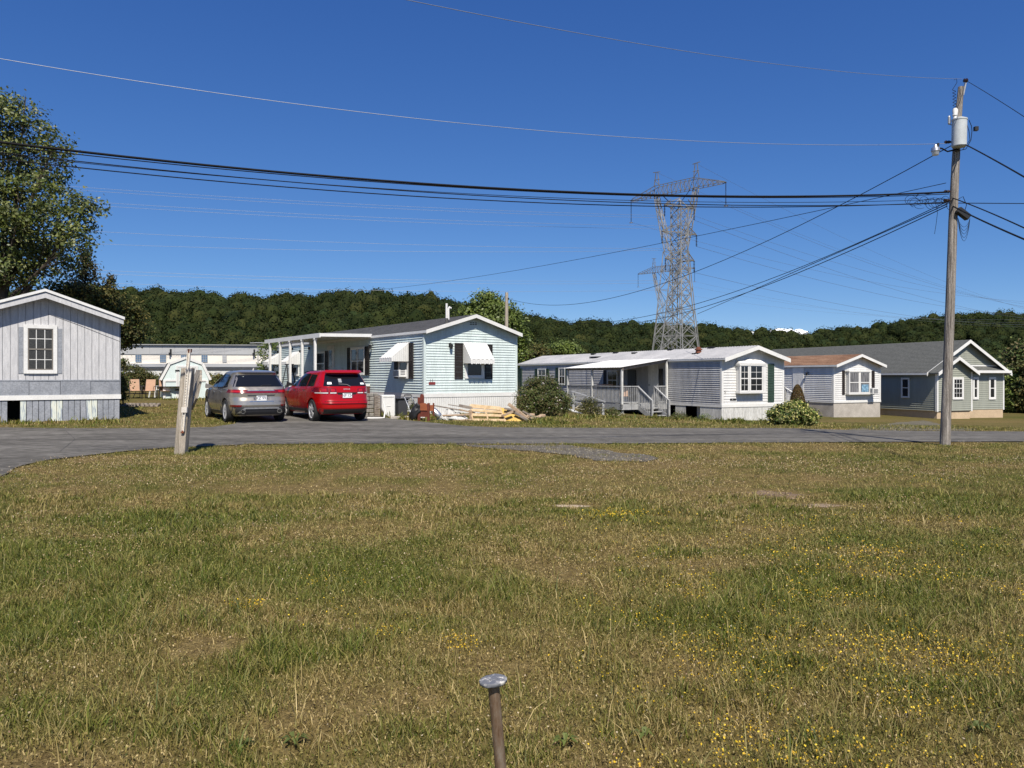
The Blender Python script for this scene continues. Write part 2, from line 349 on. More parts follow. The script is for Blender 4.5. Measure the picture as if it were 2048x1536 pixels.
nt.links.new(mx.outputs[0], mm.inputs[1]); nt.links.new(r2.outputs[0], mm.inputs[2]); nt.links.new(mm.outputs[0], b.inputs['Base Color']); b.inputs['Roughness'].default_value = 1; b.inputs['Specular IOR Level'].default_value = .1
bp = N(nt, 'ShaderNodeBump'); bp.inputs['Strength'].default_value = 1; bp.inputs['Distance'].default_value = .04; nt.links.new(n1.outputs[0], bp.inputs['Height']); nt.links.new(bp.outputs[0], b.inputs['Normal'])
ground = np_mesh('ground', np.stack([GX, GY, GZ], -1).reshape(-1, 3), 4, mg, attrs={'dry': np.clip(dryness(GX, GY), 0, 1).ravel()}, smooth=True, polys=(quads.ravel(), np.arange(0, len(quads) * 4, 4)))
tag(ground, kind='structure')
tag(sheet('road', road_poly, M['asphalt'], .02, .5), kind='structure')
tag(sheet('gravel_patch', gravel_poly, M['gravel'], .014, .25), kind='structure')
tag(sheet('gravel_drive', gravel2_poly, mat('dusty_gravel', (.10, .085, .05), .95, .2, 2, c2=(.15, .135, .095), fine=.6, bump=.8), .012, .4), kind='structure')
for nm_, px, py, rx, ry, m_ in [('dirt_patch', 1142, 1012, .24, .13, mat('pale_sandy_soil', (.34, .26, .17), .95, .2, 6, c2=(.50, .40, .28), fine=.5, bump=.8)), ('dirt_patch', 1530, 990, .55, .3, mat('brown_soil', (.13, .085, .05), .95, .2, 5, c2=(.24, .165, .10), fine=.6, bump=1)), ('dirt_patch', 1620, 1012, .45, .16, mat('dry_soil', (.20, .14, .085), .95, .2, 5, c2=(.36, .27, .18), fine=.6, bump=1))]:
    c = G(px, py); a = np.linspace(0, 2 * np.pi, 26)[:-1]; q = RNG.uniform(.7, 1.15, 25); vs = [(c.x, c.y, float(g(c.x, c.y) + micro(c.x, c.y)) + .012)] + [(c.x + math.cos(t) * rx * k_, c.y + math.sin(t) * ry * k_, float(g(c.x + math.cos(t) * rx * k_, c.y + math.sin(t) * ry * k_) + micro(c.x + math.cos(t) * rx * k_, c.y + math.sin(t) * ry * k_)) + .002) for t, k_ in zip(a, q)]
    mb = MB(); mb.add(vs, [(0, i + 1, (i + 1) % 25 + 1) for i in range(25)]); tag(mb.build(nm_, m_, smooth=True), kind='structure')
# hairline seam and tar lines running along the road
mb = MB()
def strip(mb, pts, wd, dz):
    P = [G(*p) for p in pts]; Q = []
    for a, b_ in zip(P[:-1], P[1:]):
        n = max(1, int((b_ - a).length / .4))
        for k in range(n): Q.append(a.lerp(b_, k / n))
    Q.append(P[-1]); vs = []
    for i, q in enumerate(Q):
        ww = wd * random.uniform(.5, 1.2); jy = random.uniform(-.02, .02); z = gf(q.x, q.y) + dz
        vs += [(q.x, q.y - ww / 2 + jy, z), (q.x, q.y + ww / 2 + jy, z)]
    mb.add(vs, [(2 * i, 2 * i + 2, 2 * i + 3, 2 * i + 1) for i in range(len(Q) - 1)])
strip(mb, [(2, 881), (300, 880.5), (345, 880)], .035, .026); strip(mb, [(385, 880), (640, 878.5), (860, 877), (1000, 876)], .035, .026)
for q in [[(60, 872), (180, 876), (320, 873)], [(420, 868), (500, 872), (640, 869), (700, 873)], [(560, 861), (640, 858), (760, 861)], [(880, 864), (960, 868), (1080, 865)], [(700, 852), (742, 868), (730, 885)], [(980, 862), (1010, 872), (990, 884)], [(1400, 864), (1440, 876), (1430, 883)], [(130, 862), (150, 880), (120, 905)], [(1220, 879), (1330, 877), (1480, 880)], [(1560, 866), (1700, 868), (1830, 870)], [(470, 858), (520, 848), (600, 850)]]: strip(mb, q, .018, .025)
strip(mb, [(1150, 870.5), (1400, 871), (1700, 871)], .03, .026)
tag(mb.build('road_seam', mat('tar_seam', (.03, .03, .032), .9, .2, 5)), kind='structure')
# ---- gravel stones along the edges
def stones(name, n, fn, smin, smax, material):
    pts = fn(n); n = len(pts); s = RNG.uniform(smin, smax, n)
    base = np.array([(1, 0, 0), (-.5, .87, 0), (-.5, -.87, 0), (0, 0, .8)]); ang = RNG.uniform(0, 6.28, n)
    V = base[None] * s[:, None, None] * RNG.uniform(.6, 1.3, (n, 4, 1)); c, s_ = np.cos(ang), np.sin(ang)
    V = np.stack([V[..., 0] * c[:, None] - V[..., 1] * s_[:, None], V[..., 0] * s_[:, None] + V[..., 1] * c[:, None], V[..., 2]], -1) + pts[:, None]
    f = np.array([(0, 1, 3), (1, 2, 3), (2, 0, 3)]); loops = (f[None] + 4 * np.arange(n)[:, None, None]).ravel()
    return np_mesh(name, V.reshape(-1, 3), 3, material, polys=(loops, np.arange(0, len(loops), 3)))
def inpoly(poly, dz, n):
    n = n // 2
    x0, y0 = poly.min(0); x1, y1 = poly.max(0); X = RNG.uniform(x0, x1, n * 3); Y = RNG.uniform(y0, y1, n * 3); k = pip(poly, X, Y); X = X[k][:n]; Y = Y[k][:n]
    return np.stack([X, Y, g(X, Y) + dz], -1)
stonemat = leafmat('stone_chips', [(.08, .074, .062), (.12, .11, .095), (.16, .15, .13), (.06, .055, .047), (.24, .22, .19)], 0, .9)
tag(stones('gravel_stones', 3500, lambda n: np.concatenate([inpoly(gravel_poly, .014, n // 2), inpoly(gravel2_poly, .012, n // 16)]), .01, .026, stonemat), 'loose grey gravel stones on the worn patch beside the road', 'gravel', kind='stuff')
def roadchips(n):
    e = road_poly[RNG.integers(0, len(road_poly), n)] + RNG.normal(0, .22, (n, 2)); X, Y = e[:, 0], e[:, 1]; k = (Y < 26) & (np.abs(X) < 19); X, Y = X[k], Y[k]
    return np.stack([X, Y, g(X, Y) + .019], -1)
tag(stones('road_grit', 2500, roadchips, .008, .025, stonemat), 'pale grit scattered along the ragged asphalt edge', 'grit', kind='stuff')

# ------------------------------------------------------------------ grass blades
def blades(name, n, y0, y1, hmin, hmax, wd, lab, seg=2, tall=0, xlim=None, fn=None):
    if fn is None:
        u = RNG.random(n); Y = np.sqrt(y0 ** 2 + u * (y1 ** 2 - y0 ** 2)); X = RNG.uniform(-.76, .76, n) * Y
    else: X, Y = fn(n)
    k = ~(onroad(X, Y)) & ~(pip(gravel2_poly, X, Y) & (RNG.random(len(X)) > .75)); k &= ~(pip(gravel_poly, X, Y) & (RNG.random(len(X)) > .10 + .9 * np.clip((fbm(X * 2.5 + 3, Y * 3.5, 2) - .36) * 5, 0, 1) * .9))
    k &= ~((X < -7.2) & (Y < 12) & (RNG.random(len(X)) > .98)); d = dryness(X, Y)
    k &= RNG.random(len(X)) < np.where(d > 1.12, .06, np.where(d > .95, .45, 1.15 - .45 * d))
    X, Y, d = X[k], Y[k], d[k]; n = len(X)
    cl = fbm(X * 3.5 + 7, Y * 3.5 + 3, 2); tuft = np.clip((cl - .45) * 3, 0, 1)
    h = RNG.uniform(hmin, hmax, n) * (.65 + .9 * tuft) * (1.25 - .45 * np.clip(d, 0, 1)) + tall * (RNG.random(n) < .03) * RNG.random(n)
    wdt = wd * (.6 + .8 * RNG.random(n)) * np.maximum(1, Y / 5.0) ** .75
    a = RNG.uniform(0, 2 * np.pi, n); lean = RNG.uniform(.15, 1.1, n) * h; la = RNG.uniform(0, 2 * np.pi, n)
    Z = g(X, Y) + micro(X, Y) * roadfade(X, Y) - .004
    B = np.stack([X, Y, Z], -1); wv = np.stack([np.cos(a), np.sin(a), 0 * a], -1) * (wdt / 2)[:, None]
    L = np.stack([np.cos(la), np.sin(la), 0 * a], -1) * lean[:, None]; up = np.array([0, 0, 1.0])
    if seg == 2:
        P = np.stack([B - wv, B + wv, B + wv * .8 + L * .35 + up * (h * .6)[:, None], B - wv * .8 + L * .35 + up * (h * .6)[:, None], B + L + up * h[:, None] * .93], 1)
        base = np.arange(n)[:, None] * 5; loops = np.concatenate([base + [0, 1, 2, 3], base + [3, 2, 4]], 1).ravel()
        starts = np.stack([np.arange(n) * 7, np.arange(n) * 7 + 4], -1).ravel(); nv = 5
    else:
        P = np.stack([B - wv, B + wv, B + L + up * h[:, None]], 1); loops = np.arange(n * 3); starts = np.arange(0, n * 3, 3); nv = 3
    dd = np.clip(d + RNG.normal(0, .34, n), 0, 1)
    o = np_mesh(name, P.reshape(-1, 3), nv, GRASS, attrs={'dry': np.repeat(dd, nv)}, polys=(loops, starts))
    return tag(o, lab, 'grass', kind='stuff')
GRASS = leafmat('grass_blades', ([(.05, .078, .010), (.095, .135, .016), (.17, .205, .028), (.13, .135, .023), (.34, .31, .085), (.06, .086, .012)],
                                 [(.105, .072, .024), (.21, .16, .048), (.40, .30, .115), (.12, .09, .026), (.29, .22, .07), (.54, .42, .19)]), .3, .55, 'dry', spec=.3)
blades('grass', 190000, 2.6, 6.0, .022, .058, .0044, 'uncut grass blades in the near part of the lawn', 2, .16)
blades('grass', 190000, 6.0, 10.5, .022, .058, .0046, 'short grass in the middle of the lawn', 2, .12)
blades('grass', 170000, 10.5, 18.6, .025, .055, .0052, 'short grass on the far part of the lawn near the road', 1, .05)
blades('grass', 90000, 22, 34, .03, .075, .0075, 'mown grass between the road and the mobile homes', 1, .05)
def tufts(n):
    X = []; Y = []
    for px, py, r, k in [(400, 1045, .55, 26), (310, 1030, .4, 14), (360, 1085, .4, 12), (430, 1090, .3, 10), (1440, 1215, .22, 8), (250, 1245, .25, 12), (60, 1120, .3, 8), (1030, 1100, .3, 6), (560, 1180, .4, 6), (1330, 1125, .3, 5), (1880, 1180, .3, 6), (1700, 1300, .3, 5), (980, 1195, .25, 4), (1600, 1240, .4, 5),
                        (60, 1010, .4, 12), (560, 1325, .13, 14), (700, 1270, .3, 5), (1990, 1350, .2, 5), (480, 1440, .2, 5), (220, 1480, .2, 5), (1250, 1420, .2, 4), (1480, 1500, .2, 4), (470, 1250, .2, 6), (1500, 1012, .18, 8), (1360, 1040, .3, 6)]:
        c = G(px, py)
        for j in range(k):
            a, b_ = RNG.normal(0, r, 2); m = 36; X.append(c.x + a + RNG.normal(0, .035, m)); Y.append(c.y + b_ + RNG.normal(0, .035, m))
    return np.concatenate(X), np.concatenate(Y)
_d = dryness; 
def dryness(X, Y): return np.clip(_d(X, Y) - .5, 0, .35)
blades('tall_grass', 0, 0, 0, .04, .10, .0055, 'taller greener tufts standing in the lawn', 2, .06, fn=tufts)
def edge(n):
    out = []
    for (a, b_) in [((0, 836), (238, 838)), ((0, 848), (262, 846)), ((1340, 838), (1440, 846)), ((1440, 846), (1540, 847)), ((1100, 838), (1330, 838)), ((1050, 845), (1140, 848)), ((330, 800), (420, 801)), ((755, 836), (830, 841))]:
        A = G(*a); B = G(*b_); t = RNG.random(1500); t = t[fbm(t * 14 + A.x, t * 3, 2) > .52]; m = len(t); out.append(np.stack([A.x + (B.x - A.x) * t + RNG.normal(0, .22, m), A.y + (B.y - A.y) * t + RNG.normal(0, .2, m)], -1))
    e = np.concatenate(out); return e[:, 0], e[:, 1]
blades('weeds', 0, 0, 0, .06, .17, .010, 'weedy grass grown up along the house skirtings', 2, .1, fn=edge)
dryness = _d
# small clover leaves, clippings and seed heads lying in the grass
def flecks(name, X, Y, zlo, zhi, size, material, lab, cat, near=True):
    n = len(X); Z = g(X, Y) + micro(X, Y) * roadfade(X, Y) + RNG.uniform(zlo, zhi, n); c = np.stack([X, Y, Z], -1)
    a = RNG.normal(0, 1, (n, 3)); a[:, 2] += 1.2; a /= np.linalg.norm(a, axis=1)[:, None]; t = np.cross(a, RNG.normal(0, 1, (n, 3))); t /= np.linalg.norm(t, axis=1)[:, None]; u = np.cross(a, t)
    s = (size * RNG.uniform(.5, 1.3, n) * np.maximum(1, Y / 5) ** .6)[:, None] / 2
    P = np.stack([c - t * s, c - u * s * .7, c + t * s, c + u * s * .7], 1)
    d = np.clip(dryness(X, Y) + RNG.normal(0, .25, n), 0, 1)
    return tag(np_mesh(name, P.reshape(-1, 3), 4, material, attrs={'dry': np.repeat(d, 4)}), lab, cat, kind='stuff')
def rnd(n, y0, y1):
    u = RNG.random(n); Y = np.sqrt(y0 ** 2 + u * (y1 ** 2 - y0 ** 2)); X = RNG.uniform(-.7, .7, n) * Y; k = ~onroad(X, Y) & ~pip(gravel_poly, X, Y); return X[k], Y[k]
X1, Y1 = rnd(90000, 2.6, 8); X2, Y2 = rnd(80000, 8, 18.5)
flecks('clover', np.concatenate([X1, X2]), np.concatenate([Y1, Y2]), .005, .045, .0115, GRASS, 'clover leaves and dry clippings among the grass', 'clover')
X1, Y1 = rnd(42000, 2.6, 15)
seed = leafmat('seed_heads', [(.42, .33, .20), (.30, .22, .12), (.55, .47, .34), (.36, .24, .15)], .2)
k = RNG.random(len(X1)) < np.clip(2.2 * (fbm(X1 * .8 + 50, Y1 * .8, 2) - .3), 0, 1)
flecks('seed_heads', X1[k], Y1[k], .03, .075, .012, seed, 'dry pale clover heads dotting the lawn', 'seed heads')
# yellow flowers
fx, fy = rnd(80000, 2.6, 10)
pxx = fx / fy * FPX + 1024; pyy = HZ + 1.6 / fy * FPX
dens = .62 * ss(pxx, 1080, 1450) * (.12 + .88 * ss(pyy, 1080, 1300)) * ss(pyy, 1010, 1060) * np.clip((fbm(fx * 1.6, fy * 1.6 + 8, 3) - .42) * 5, 0, 1)
for cx, cy, sx, sy, a in [(490, 1225, 30, 7, .9), (760, 1275, 26, 10, .8), (920, 1300, 32, 16, .7), (640, 1170, 30, 10, .25), (720, 1250, 140, 30, .08), (1230, 1035, 60, 8, .5), (1860, 965, 60, 10, .3), (2000, 925, 30, 5, .5), (1750, 1120, 60, 14, .5), (1500, 1290, 120, 60, .25), (1900, 1440, 90, 40, .4), (1300, 1400, 80, 30, .3)]:
    dens = np.maximum(dens, a * np.exp(-((pxx - cx) / sx) ** 2 - ((pyy - cy) / sy) ** 2))
k = RNG.random(len(fx)) < dens * 2.0
ex, ey = [], []
for cx, cy, sx, sy, m_ in [(475, 1226, 12, 5, 40), (500, 1224, 16, 5, 50), (765, 1272, 14, 6, 40), (905, 1290, 14, 6, 36), (930, 1304, 14, 7, 50), (640, 1215, 40, 20, 14), (690, 1180, 30, 10, 8), (1225, 1036, 40, 5, 40), (1870, 966, 30, 5, 30), (1640, 1190, 60, 14, 60), (1900, 1340, 60, 20, 80), (1460, 1370, 60, 20, 60), (1180, 1350, 40, 14, 30)]:
    for _ in range(m_): c = G(random.gauss(cx, sx), random.gauss(cy, sy)); ex.append(c.x); ey.append(c.y)
yel = leafmat('yellow_petals', [(.78, .56, .03), (.70, .45, .03), (.85, .66, .07), (.58, .36, .04)], .25)
flecks('yellow_flowers', np.concatenate([fx[k], ex]), np.concatenate([fy[k], ey]), .03, .07, .0118, yel, 'small yellow trefoil flowers scattered in the grass', 'flowers')
# broad leaved weeds
mb = MB()
for px, py in [(480, 1500), (1130, 1500), (1960, 1470), (1290, 1475), (590, 1490)]:
    c = G(px, py); z = float(g(c.x, c.y) + micro(c.x, c.y))
    for j in range(9):
        a = j * .7 + random.random(); L = random.uniform(.04, .075); wd = L * .16; d = Vector((math.cos(a), math.sin(a), 0)); s_ = Vector((-d.y, d.x, 0)); p = Vector((c.x, c.y, z + .01))
        m1 = p + d * L * .5 + Vector((0, 0, .035)); t = p + d * L + Vector((0, 0, .02))
        mb.add([p, m1 - s_ * wd, m1, t], [(0, 1, 2), (1, 3, 2)]); mb.add([p, m1 + s_ * wd, m1, t], [(0, 2, 1), (2, 3, 1)])
tag(mb.build('broadleaf_weeds', leafmat('dock_leaf', [(.08, .11, .025), (.12, .15, .04)], .25)), 'flat rosettes of broad green weed leaves in the lawn', 'weeds', kind='stuff')
# ------------------------------------------------------------------ mobile homes
class House:
    def __init__(s, name, label, A, th, w, L, gz, cat='mobile home', group='mobile homes along the far side of the road'):
        s.A = Vector((A[0], A[1])); s.th = R(th); s.w = w; s.L = L; s.gz = gz
        s.root = thing(name, label, cat, (A[0], A[1], gz), s.th, group)
        s.gd = Vector((math.cos(s.th), math.sin(s.th))); s.sd = Vector((-math.sin(s.th), math.cos(s.th)))
        s.GF = lambda u, o, z: (u, -o, z); s.SF = lambda u, o, z: (-o, u, z)
    def u(s, px, plane='g', off=0.0):
        o = s.A + (-s.sd * off if plane == 'g' else -s.gd * off); d = s.gd if plane == 'g' else s.sd; k = (px - 1024) / FPX
        return (k * o.y - o.x) / (d.x - k * d.y)
    def z(s, u, py, plane='g', off=0.0):
        o = s.A + (-s.sd * off if plane == 'g' else -s.gd * off); d = s.gd if plane == 'g' else s.sd
        return EYE - (py - HZ) / FPX * (o.y + d.y * u)
    def b(s, mb, name, mats, parent=None, **k):
        o = mb.build(name, mats, parent or s.root, **k)
        if parent is None: o.location = (0, 0, -s.gz)
        return o
def fbox(mb, F, u0, u1, z0, z1, o0, o1):
    mb.hexa([F(u0, o0, z0), F(u1, o0, z0), F(u1, o1, z0), F(u0, o1, z0), F(u0, o0, z1), F(u1, o0, z1), F(u1, o1, z1), F(u0, o1, z1)])
def lap(mb, F, z0, z1, span, course=.107, out=.027, wob=.0):
    n = max(1, round((z1 - z0) / course)); c = (z1 - z0) / n
    for i in range(n):
        a = z0 + i * c; b_ = a + c; ua0, ua1 = span(a); ub0, ub1 = span(b_)
        if ua1 - ua0 < .02: continue
        k = max(1, int((ua1 - ua0) / 1.2)) if wob else 1; vs = []
        for j in range(k + 1):
            t = j / k; w1 = out + (random.uniform(-wob, wob) if wob else 0); p = ua0 + (ua1 - ua0) * t; q = ub0 + (ub1 - ub0) * t
            vs += [F(p, .0, a), F(p, w1, a), F(q, .001, b_)]
        fs = []
        for j in range(k): m = 3 * j; fs += [(m, m + 3, m + 4, m + 1), (m + 1, m + 4, m + 5, m + 2)]
        mb.add(vs, fs)
def board(mb, F, z0, z1, span, step=.203, groove=.012, depth=.008):
    """vertical groove panels, clipped by span(z) given as top function in u"""
    u0, u1 = span; n = max(1, round((u1 - u0) / step)); c = (u1 - u0) / n
    for i in range(n):
        a = u0 + i * c; b_ = a + c - groove; mid = []
        tops = [z1(a) if callable(z1) else z1, z1(b_) if callable(z1) else z1]
        pts = [(a, tops[0]), (b_, tops[1])]
        if callable(z1):
            for pk in (getattr(z1, 'pk', None),):
                if pk is not None and a < pk < b_: pts = [(a, tops[0]), (pk, z1(pk)), (b_, tops[1])]
        poly = [(b_, z0), (a, z0)] + pts
        mb.prism([F(p, .003, q) for p, q in poly], Vector(F(0, depth, 0)) - Vector(F(0, 0, 0)))
def window(h, F, u0, u1, z0, z1, cols=1, rows=1, hung=True, tw=.07, o0=.0, dep=.055, mt='white_trim', glass='glass', mull=(), sash=None, mun=.018, parent=None):
    if parent is None: o0 += .036 if F is h.SF else .008
    mb = MB(); fbox(mb, F, u0, u0 + tw, z0, z1, o0, o0 + dep); fbox(mb, F, u1 - tw, u1, z0, z1, o0, o0 + dep)
    fbox(mb, F, u0 + tw, u1 - tw, z1 - tw, z1, o0, o0 + dep - .002); fbox(mb, F, u0 + tw, u1 - tw, z0, z0 + tw, o0, o0 + dep + .01)
    iu0, iu1, iz0, iz1 = u0 + tw, u1 - tw, z0 + tw, z1 - tw; go = o0 + .026; bo = o0 + .044
    if sash: mb.mi = 1
    st = .035
    divs = [iu0] + [iu0 + (iu1 - iu0) * m for m in mull] + [iu1]
    for m in divs[1:-1]: fbox(mb, F, m - .035, m + .035, iz0, iz1, go, bo + .004)
    for a, b_ in zip(divs[:-1], divs[1:]):
        fbox(mb, F, a, a + st, iz0, iz1, go, bo); fbox(mb, F, b_ - st, b_, iz0, iz1, go, bo); fbox(mb, F, a + st, b_ - st, iz1 - st, iz1, go, bo - .001); fbox(mb, F, a + st, b_ - st, iz0, iz0 + st, go, bo - .001)
        if hung: zm = (iz0 + iz1) / 2; fbox(mb, F, a + st, b_ - st, zm - .025, zm + .025, go, bo + .002)
    mb.mi = 2 if sash else 0
    for a, b_ in zip(divs[:-1], divs[1:]):
        for i in range(1, cols): x = a + (b_ - a) * i / cols; fbox(mb, F, x - mun / 2, x + mun / 2, iz0 + st, iz1 - st, go, bo - .006)
        for j in range(1, rows):
            z = iz0 + (iz1 - iz0) * j / rows
            if hung and rows % 2 == 0 and j == rows // 2: continue
            fbox(mb, F, a + st, b_ - st, z - mun / 2, z + mun / 2, go, bo - .008)
    o = h.b(mb, 'window', [M[mt]] + ([M[sash], M['white_trim']] if sash else []), parent)
    p = MB(); fbox(p, F, iu0, iu1, iz0, iz1, o0 + .012, o0 + .028); h.b(p, 'pane', M[glass], o)
    return o
def shutter(h, F, u0, u1, z0, z1, mt, o0=.0):
    if F is h.SF: o0 += .028
    mb = MB(); fr = .04; n = int((z1 - z0) / .045)
    fbox(mb, F, u0, u0 + fr, z0, z1, o0, o0 + .035); fbox(mb, F, u1 - fr, u1, z0, z1, o0, o0 + .035)
    for z in (z0, (z0 + z1) / 2 - .02, z1 - .04): fbox(mb, F, u0 + fr, u1 - fr, z, z + .04, o0, o0 + .034)
    for i in range(n):
        z = z0 + .04 + i * (z1 - z0 - .08) / n; mb.hexa([F(u0 + fr, o0, z + .03), F(u1 - fr, o0, z + .03), F(u1 - fr, o0 + .028, z), F(u0 + fr, o0 + .028, z), F(u0 + fr, o0, z + .037), F(u1 - fr, o0, z + .037), F(u1 - fr, o0 + .028, z + .01), F(u0 + fr, o0 + .028, z + .01)])
    return h.b(mb, 'shutter', M[mt])
def awning(h, F, u0, u1, ztop, zbot, out, val=.22, label=None):
    mb = MB(); n = int((u1 - u0) / .1); c = (u1 - u0) / n
    for i in range(n):
        a = u0 + i * c; b_ = a + c; r = .014 if i % 2 else 0
        mb.add([F(a + .004, .02, ztop + r), F(b_ - .004, .02, ztop + r), F(b_ - .004, out, zbot + r), F(a + .004, out, zbot + r)], [(0, 1, 2, 3)])
        # the seam rib between strips
        fbox2 = [F(a, .02, ztop - .01), F(a + .008, .02, ztop - .01), F(a + .008, out, zbot - .01), F(a, out, zbot - .01), F(a, .02, ztop + .02), F(a + .008, .02, ztop + .02), F(a + .008, out, zbot + .02), F(a, out, zbot + .02)]
        mb.hexa(fbox2)
        v = val - (.03 if i % 2 else 0); fbox(mb, F, a, b_, zbot - v * .55, zbot + r, out - .008 - r, out + .002 - r)
        mb.prism([F(a, out - .003, zbot - v * .55), F(b_, out - .003, zbot - v * .55), F(b_ - c * .25, out - .003, zbot - v * .55 - .035), F(a + c * .25, out - .003, zbot - v * .55 - .035)], Vector(F(0, .006, 0)) - Vector(F(0, 0, 0)))
    for uu in (u0, u1 - .01):          # side wings made of vertical strips
        k = max(3, int(out / .09))
        for i in range(k):
            o1 = .03 + (out - .03) * i / k; o2 = .03 + (out - .03) * (i + 1) / k - .008; z1 = ztop + (zbot - ztop) * (o1 - .02) / (out - .02); z2 = ztop + (zbot - ztop) * (o2 - .02) / (out - .02)
            mb.prism([F(uu, o1, z1), F(uu, o2, z2), F(uu, o2, zbot - val * .55), F(uu, o1, zbot - val * .55)], Vector(F(.012 if i % 2 else .006, 0, 0)) - Vector(F(0, 0, 0)))
    o = h.b(mb, 'awning', M['white_trim'])
    return o
def gable_top(h, zE, zR):
    f = lambda u: zE + (zR - zE) * (1 - abs(u - h.w / 2) / (h.w / 2)); f.pk = h.w / 2; return f
def gable_span(h, zE, zR, m=0.0):
    def f(z):
        if z <= zE: return (m, h.w - m)
        t = (z - zE) / (zR - zE); return (m + t * (h.w / 2 - m), h.w - m - t * (h.w / 2 - m))
    return f
def roof(h, zE, zR, of, oe, th, mt, fw=.16, corr=False, back=.3, fascia='white_trim', y1=None, lip=.0):
    """two slopes with real thickness, front rake boards and eave boards"""
    sl = (zR - zE) / (h.w / 2); zl = zE - oe * sl + .02; y1 = (h.L if y1 is None else y1) + back; mb = MB()
    for s_ in (0, 1):
        X = (lambda x: x) if s_ == 0 else (lambda x: h.w - x)
        if corr:
            pitch = .20; n = int((y1 + of) / pitch * 4); vs = []; fs = []
            for i in range(n + 1):
                y = -of + (y1 + of) * i / n; z = .022 * math.sin(i * math.pi / 2 + .4)
                vs += [(X(-oe - .03), y, zl + th + z - .01), (X(h.w / 2), y, zR + th + z), (X(-oe - .03), y, zl + th + z - .022)]
            for i in range(n): a = 3 * i; fs += [(a, a + 1, a + 4, a + 3), (a, a + 3, a + 5, a + 2)]
            mb.add(vs, fs); mb.hexa([(X(-oe), -of, zl), (X(h.w / 2), -of, zR), (X(h.w / 2), y1, zR), (X(-oe), y1, zl), (X(-oe), -of, zl + th - .03), (X(h.w / 2), -of, zR + th - .03), (X(h.w / 2), y1, zR + th - .03), (X(-oe), y1, zl + th - .03)])
        else:
            mb.hexa([(X(-oe), -of, zl), (X(h.w / 2), -of, zR), (X(h.w / 2), y1, zR), (X(-oe), y1, zl), (X(-oe), -of, zl + th), (X(h.w / 2), -of, zR + th), (X(h.w / 2), y1, zR + th), (X(-oe), y1, zl + th)])
            n = int(h.w / 2 / .14)                      # shingle courses standing 6 mm proud
            for i in range(n):
                t0 = i / n; t1 = (i + .97) / n; xa = -oe + (h.w / 2 + oe) * t0; xb = -oe + (h.w / 2 + oe) * t1; za = zl + th + (zR - zl) * t0; zb = zl + th + (zR - zl) * t1
                mb.add([(X(xa), -of, za), (X(xa), y1, za), (X(xa), y1, za + .014), (X(xa), -of, za + .014), (X(xb), y1, zb + .003), (X(xb), -of, zb + .003)], [(0, 1, 2, 3), (3, 2, 4, 5)])
    ro = h.b(mb, 'roof', M[mt]); fb = MB()
    for s_ in (0, 1):
        X = (lambda x: x) if s_ == 0 else (lambda x: h.w - x)
        f0 = zl + th + lip; r0 = zR + th + lip
        fb.hexa([(X(-oe - .02), -of - .03, f0 - fw), (X(h.w / 2), -of - .03, r0 - fw), (X(h.w / 2), -of - .003, r0 - fw), (X(-oe - .02), -of - .003, f0 - fw), (X(-oe - .02), -of - .03, f0), (X(h.w / 2), -of - .03, r0), (X(h.w / 2), -of - .003, r0), (X(-oe - .02), -of - .003, f0)])
        fb.hexa([(X(-oe - .025), -of, zl - .05), (X(-oe - .004), -of, zl - .05), (X(-oe - .004), y1, zl - .05), (X(-oe - .025), y1, zl - .05), (X(-oe - .025), -of, zl + th * .8), (X(-oe - .004), -of, zl + th * .8), (X(-oe - .004), y1, zl + th * .8), (X(-oe - .025), y1, zl + th * .8)])
    h.b(fb, 'fascia', M[fascia], ro)
    return ro
def cornerpost(h, pts, z0, z1, wd=.09, out=.03, mt='white_trim'):
    for (x, sx) in pts:     # an L of trim round a front corner
        mb = MB(); a, b_ = (x - out, x + wd) if sx > 0 else (x - wd, x + out); mb.box(a, b_, -out, wd, z0, z1); h.b(mb, 'corner_trim', M[mt])

# ---- A: the pale blue home
def AC(label, h, F, u0, u1, z0, z1, o0, o1):
    mb = MB(); fbox(mb, F, u0, u1, z0, z1, o0, o1)
    a = mb.build('air_conditioner', M['white_trim'], bevel=.01); c = Vector(F(u0, o0, z0)); a.matrix_world = Matrix.Translation((h.A.x, h.A.y, 0)) @ Matrix.Rotation(h.th, 4, 'Z')
    tag(a, label, 'air conditioner'); g_ = MB(); n = int((z1 - z0 - .08) / .03)
    for i in range(n): z = z0 + .05 + i * .03; fbox(g_, F, u0 + .05, u1 - .05, z, z + .014, o1, o1 + .006)
    g_.build('grille', M['darkgreyplastic'], a)
    g2 = MB()
    for i in range(4): z = z0 + .1 + i * .06; fbox(g2, F, u0 - .005, u0, z, z + .025, o0 + .1, o1 - .06)
    g2.build('side_vent', M['darkgreyplastic'], a)
    return a
h = HA = House('mobile_home', 'pale blue clapboard mobile home with white window awnings and a long side porch', (-3.54, 31.0), 34.8, 4.55, 20.6, .04); h.L = h.u(538, 's')
GF, SF = h.GF, h.SF
zE = h.z(0, 664); zR = 4.10; zS = h.z(0, 787); zT = h.z(0, 795); gnd = -.15
mb = MB(); mb.box(.02, h.w - .02, .02, h.L, gnd, zE); mb.prism([(.02, .02, zE), (h.w - .02, .02, zE), (h.w / 2, .02, zR)], (0, h.L - .02, 0))
lap(mb, GF, zS, zE, lambda z: (0, h.w)); lap(mb, GF, zE, zR - .03, gable_span(h, zE, zR)); lap(mb, SF, zS, zE - .02, lambda z: (.09, h.L), out=.042, wob=.003)
h.b(mb, 'wall', M['aqua'])
cornerpost(h, [(0, 1), (h.w, -1)], zS, zE - .01, .08, .028, 'aqua')
mb = MB(); mb.box(-.03, h.w + .03, -.035, h.L, zT, zS); h.b(mb, 'base_trim', M['white_trim'])
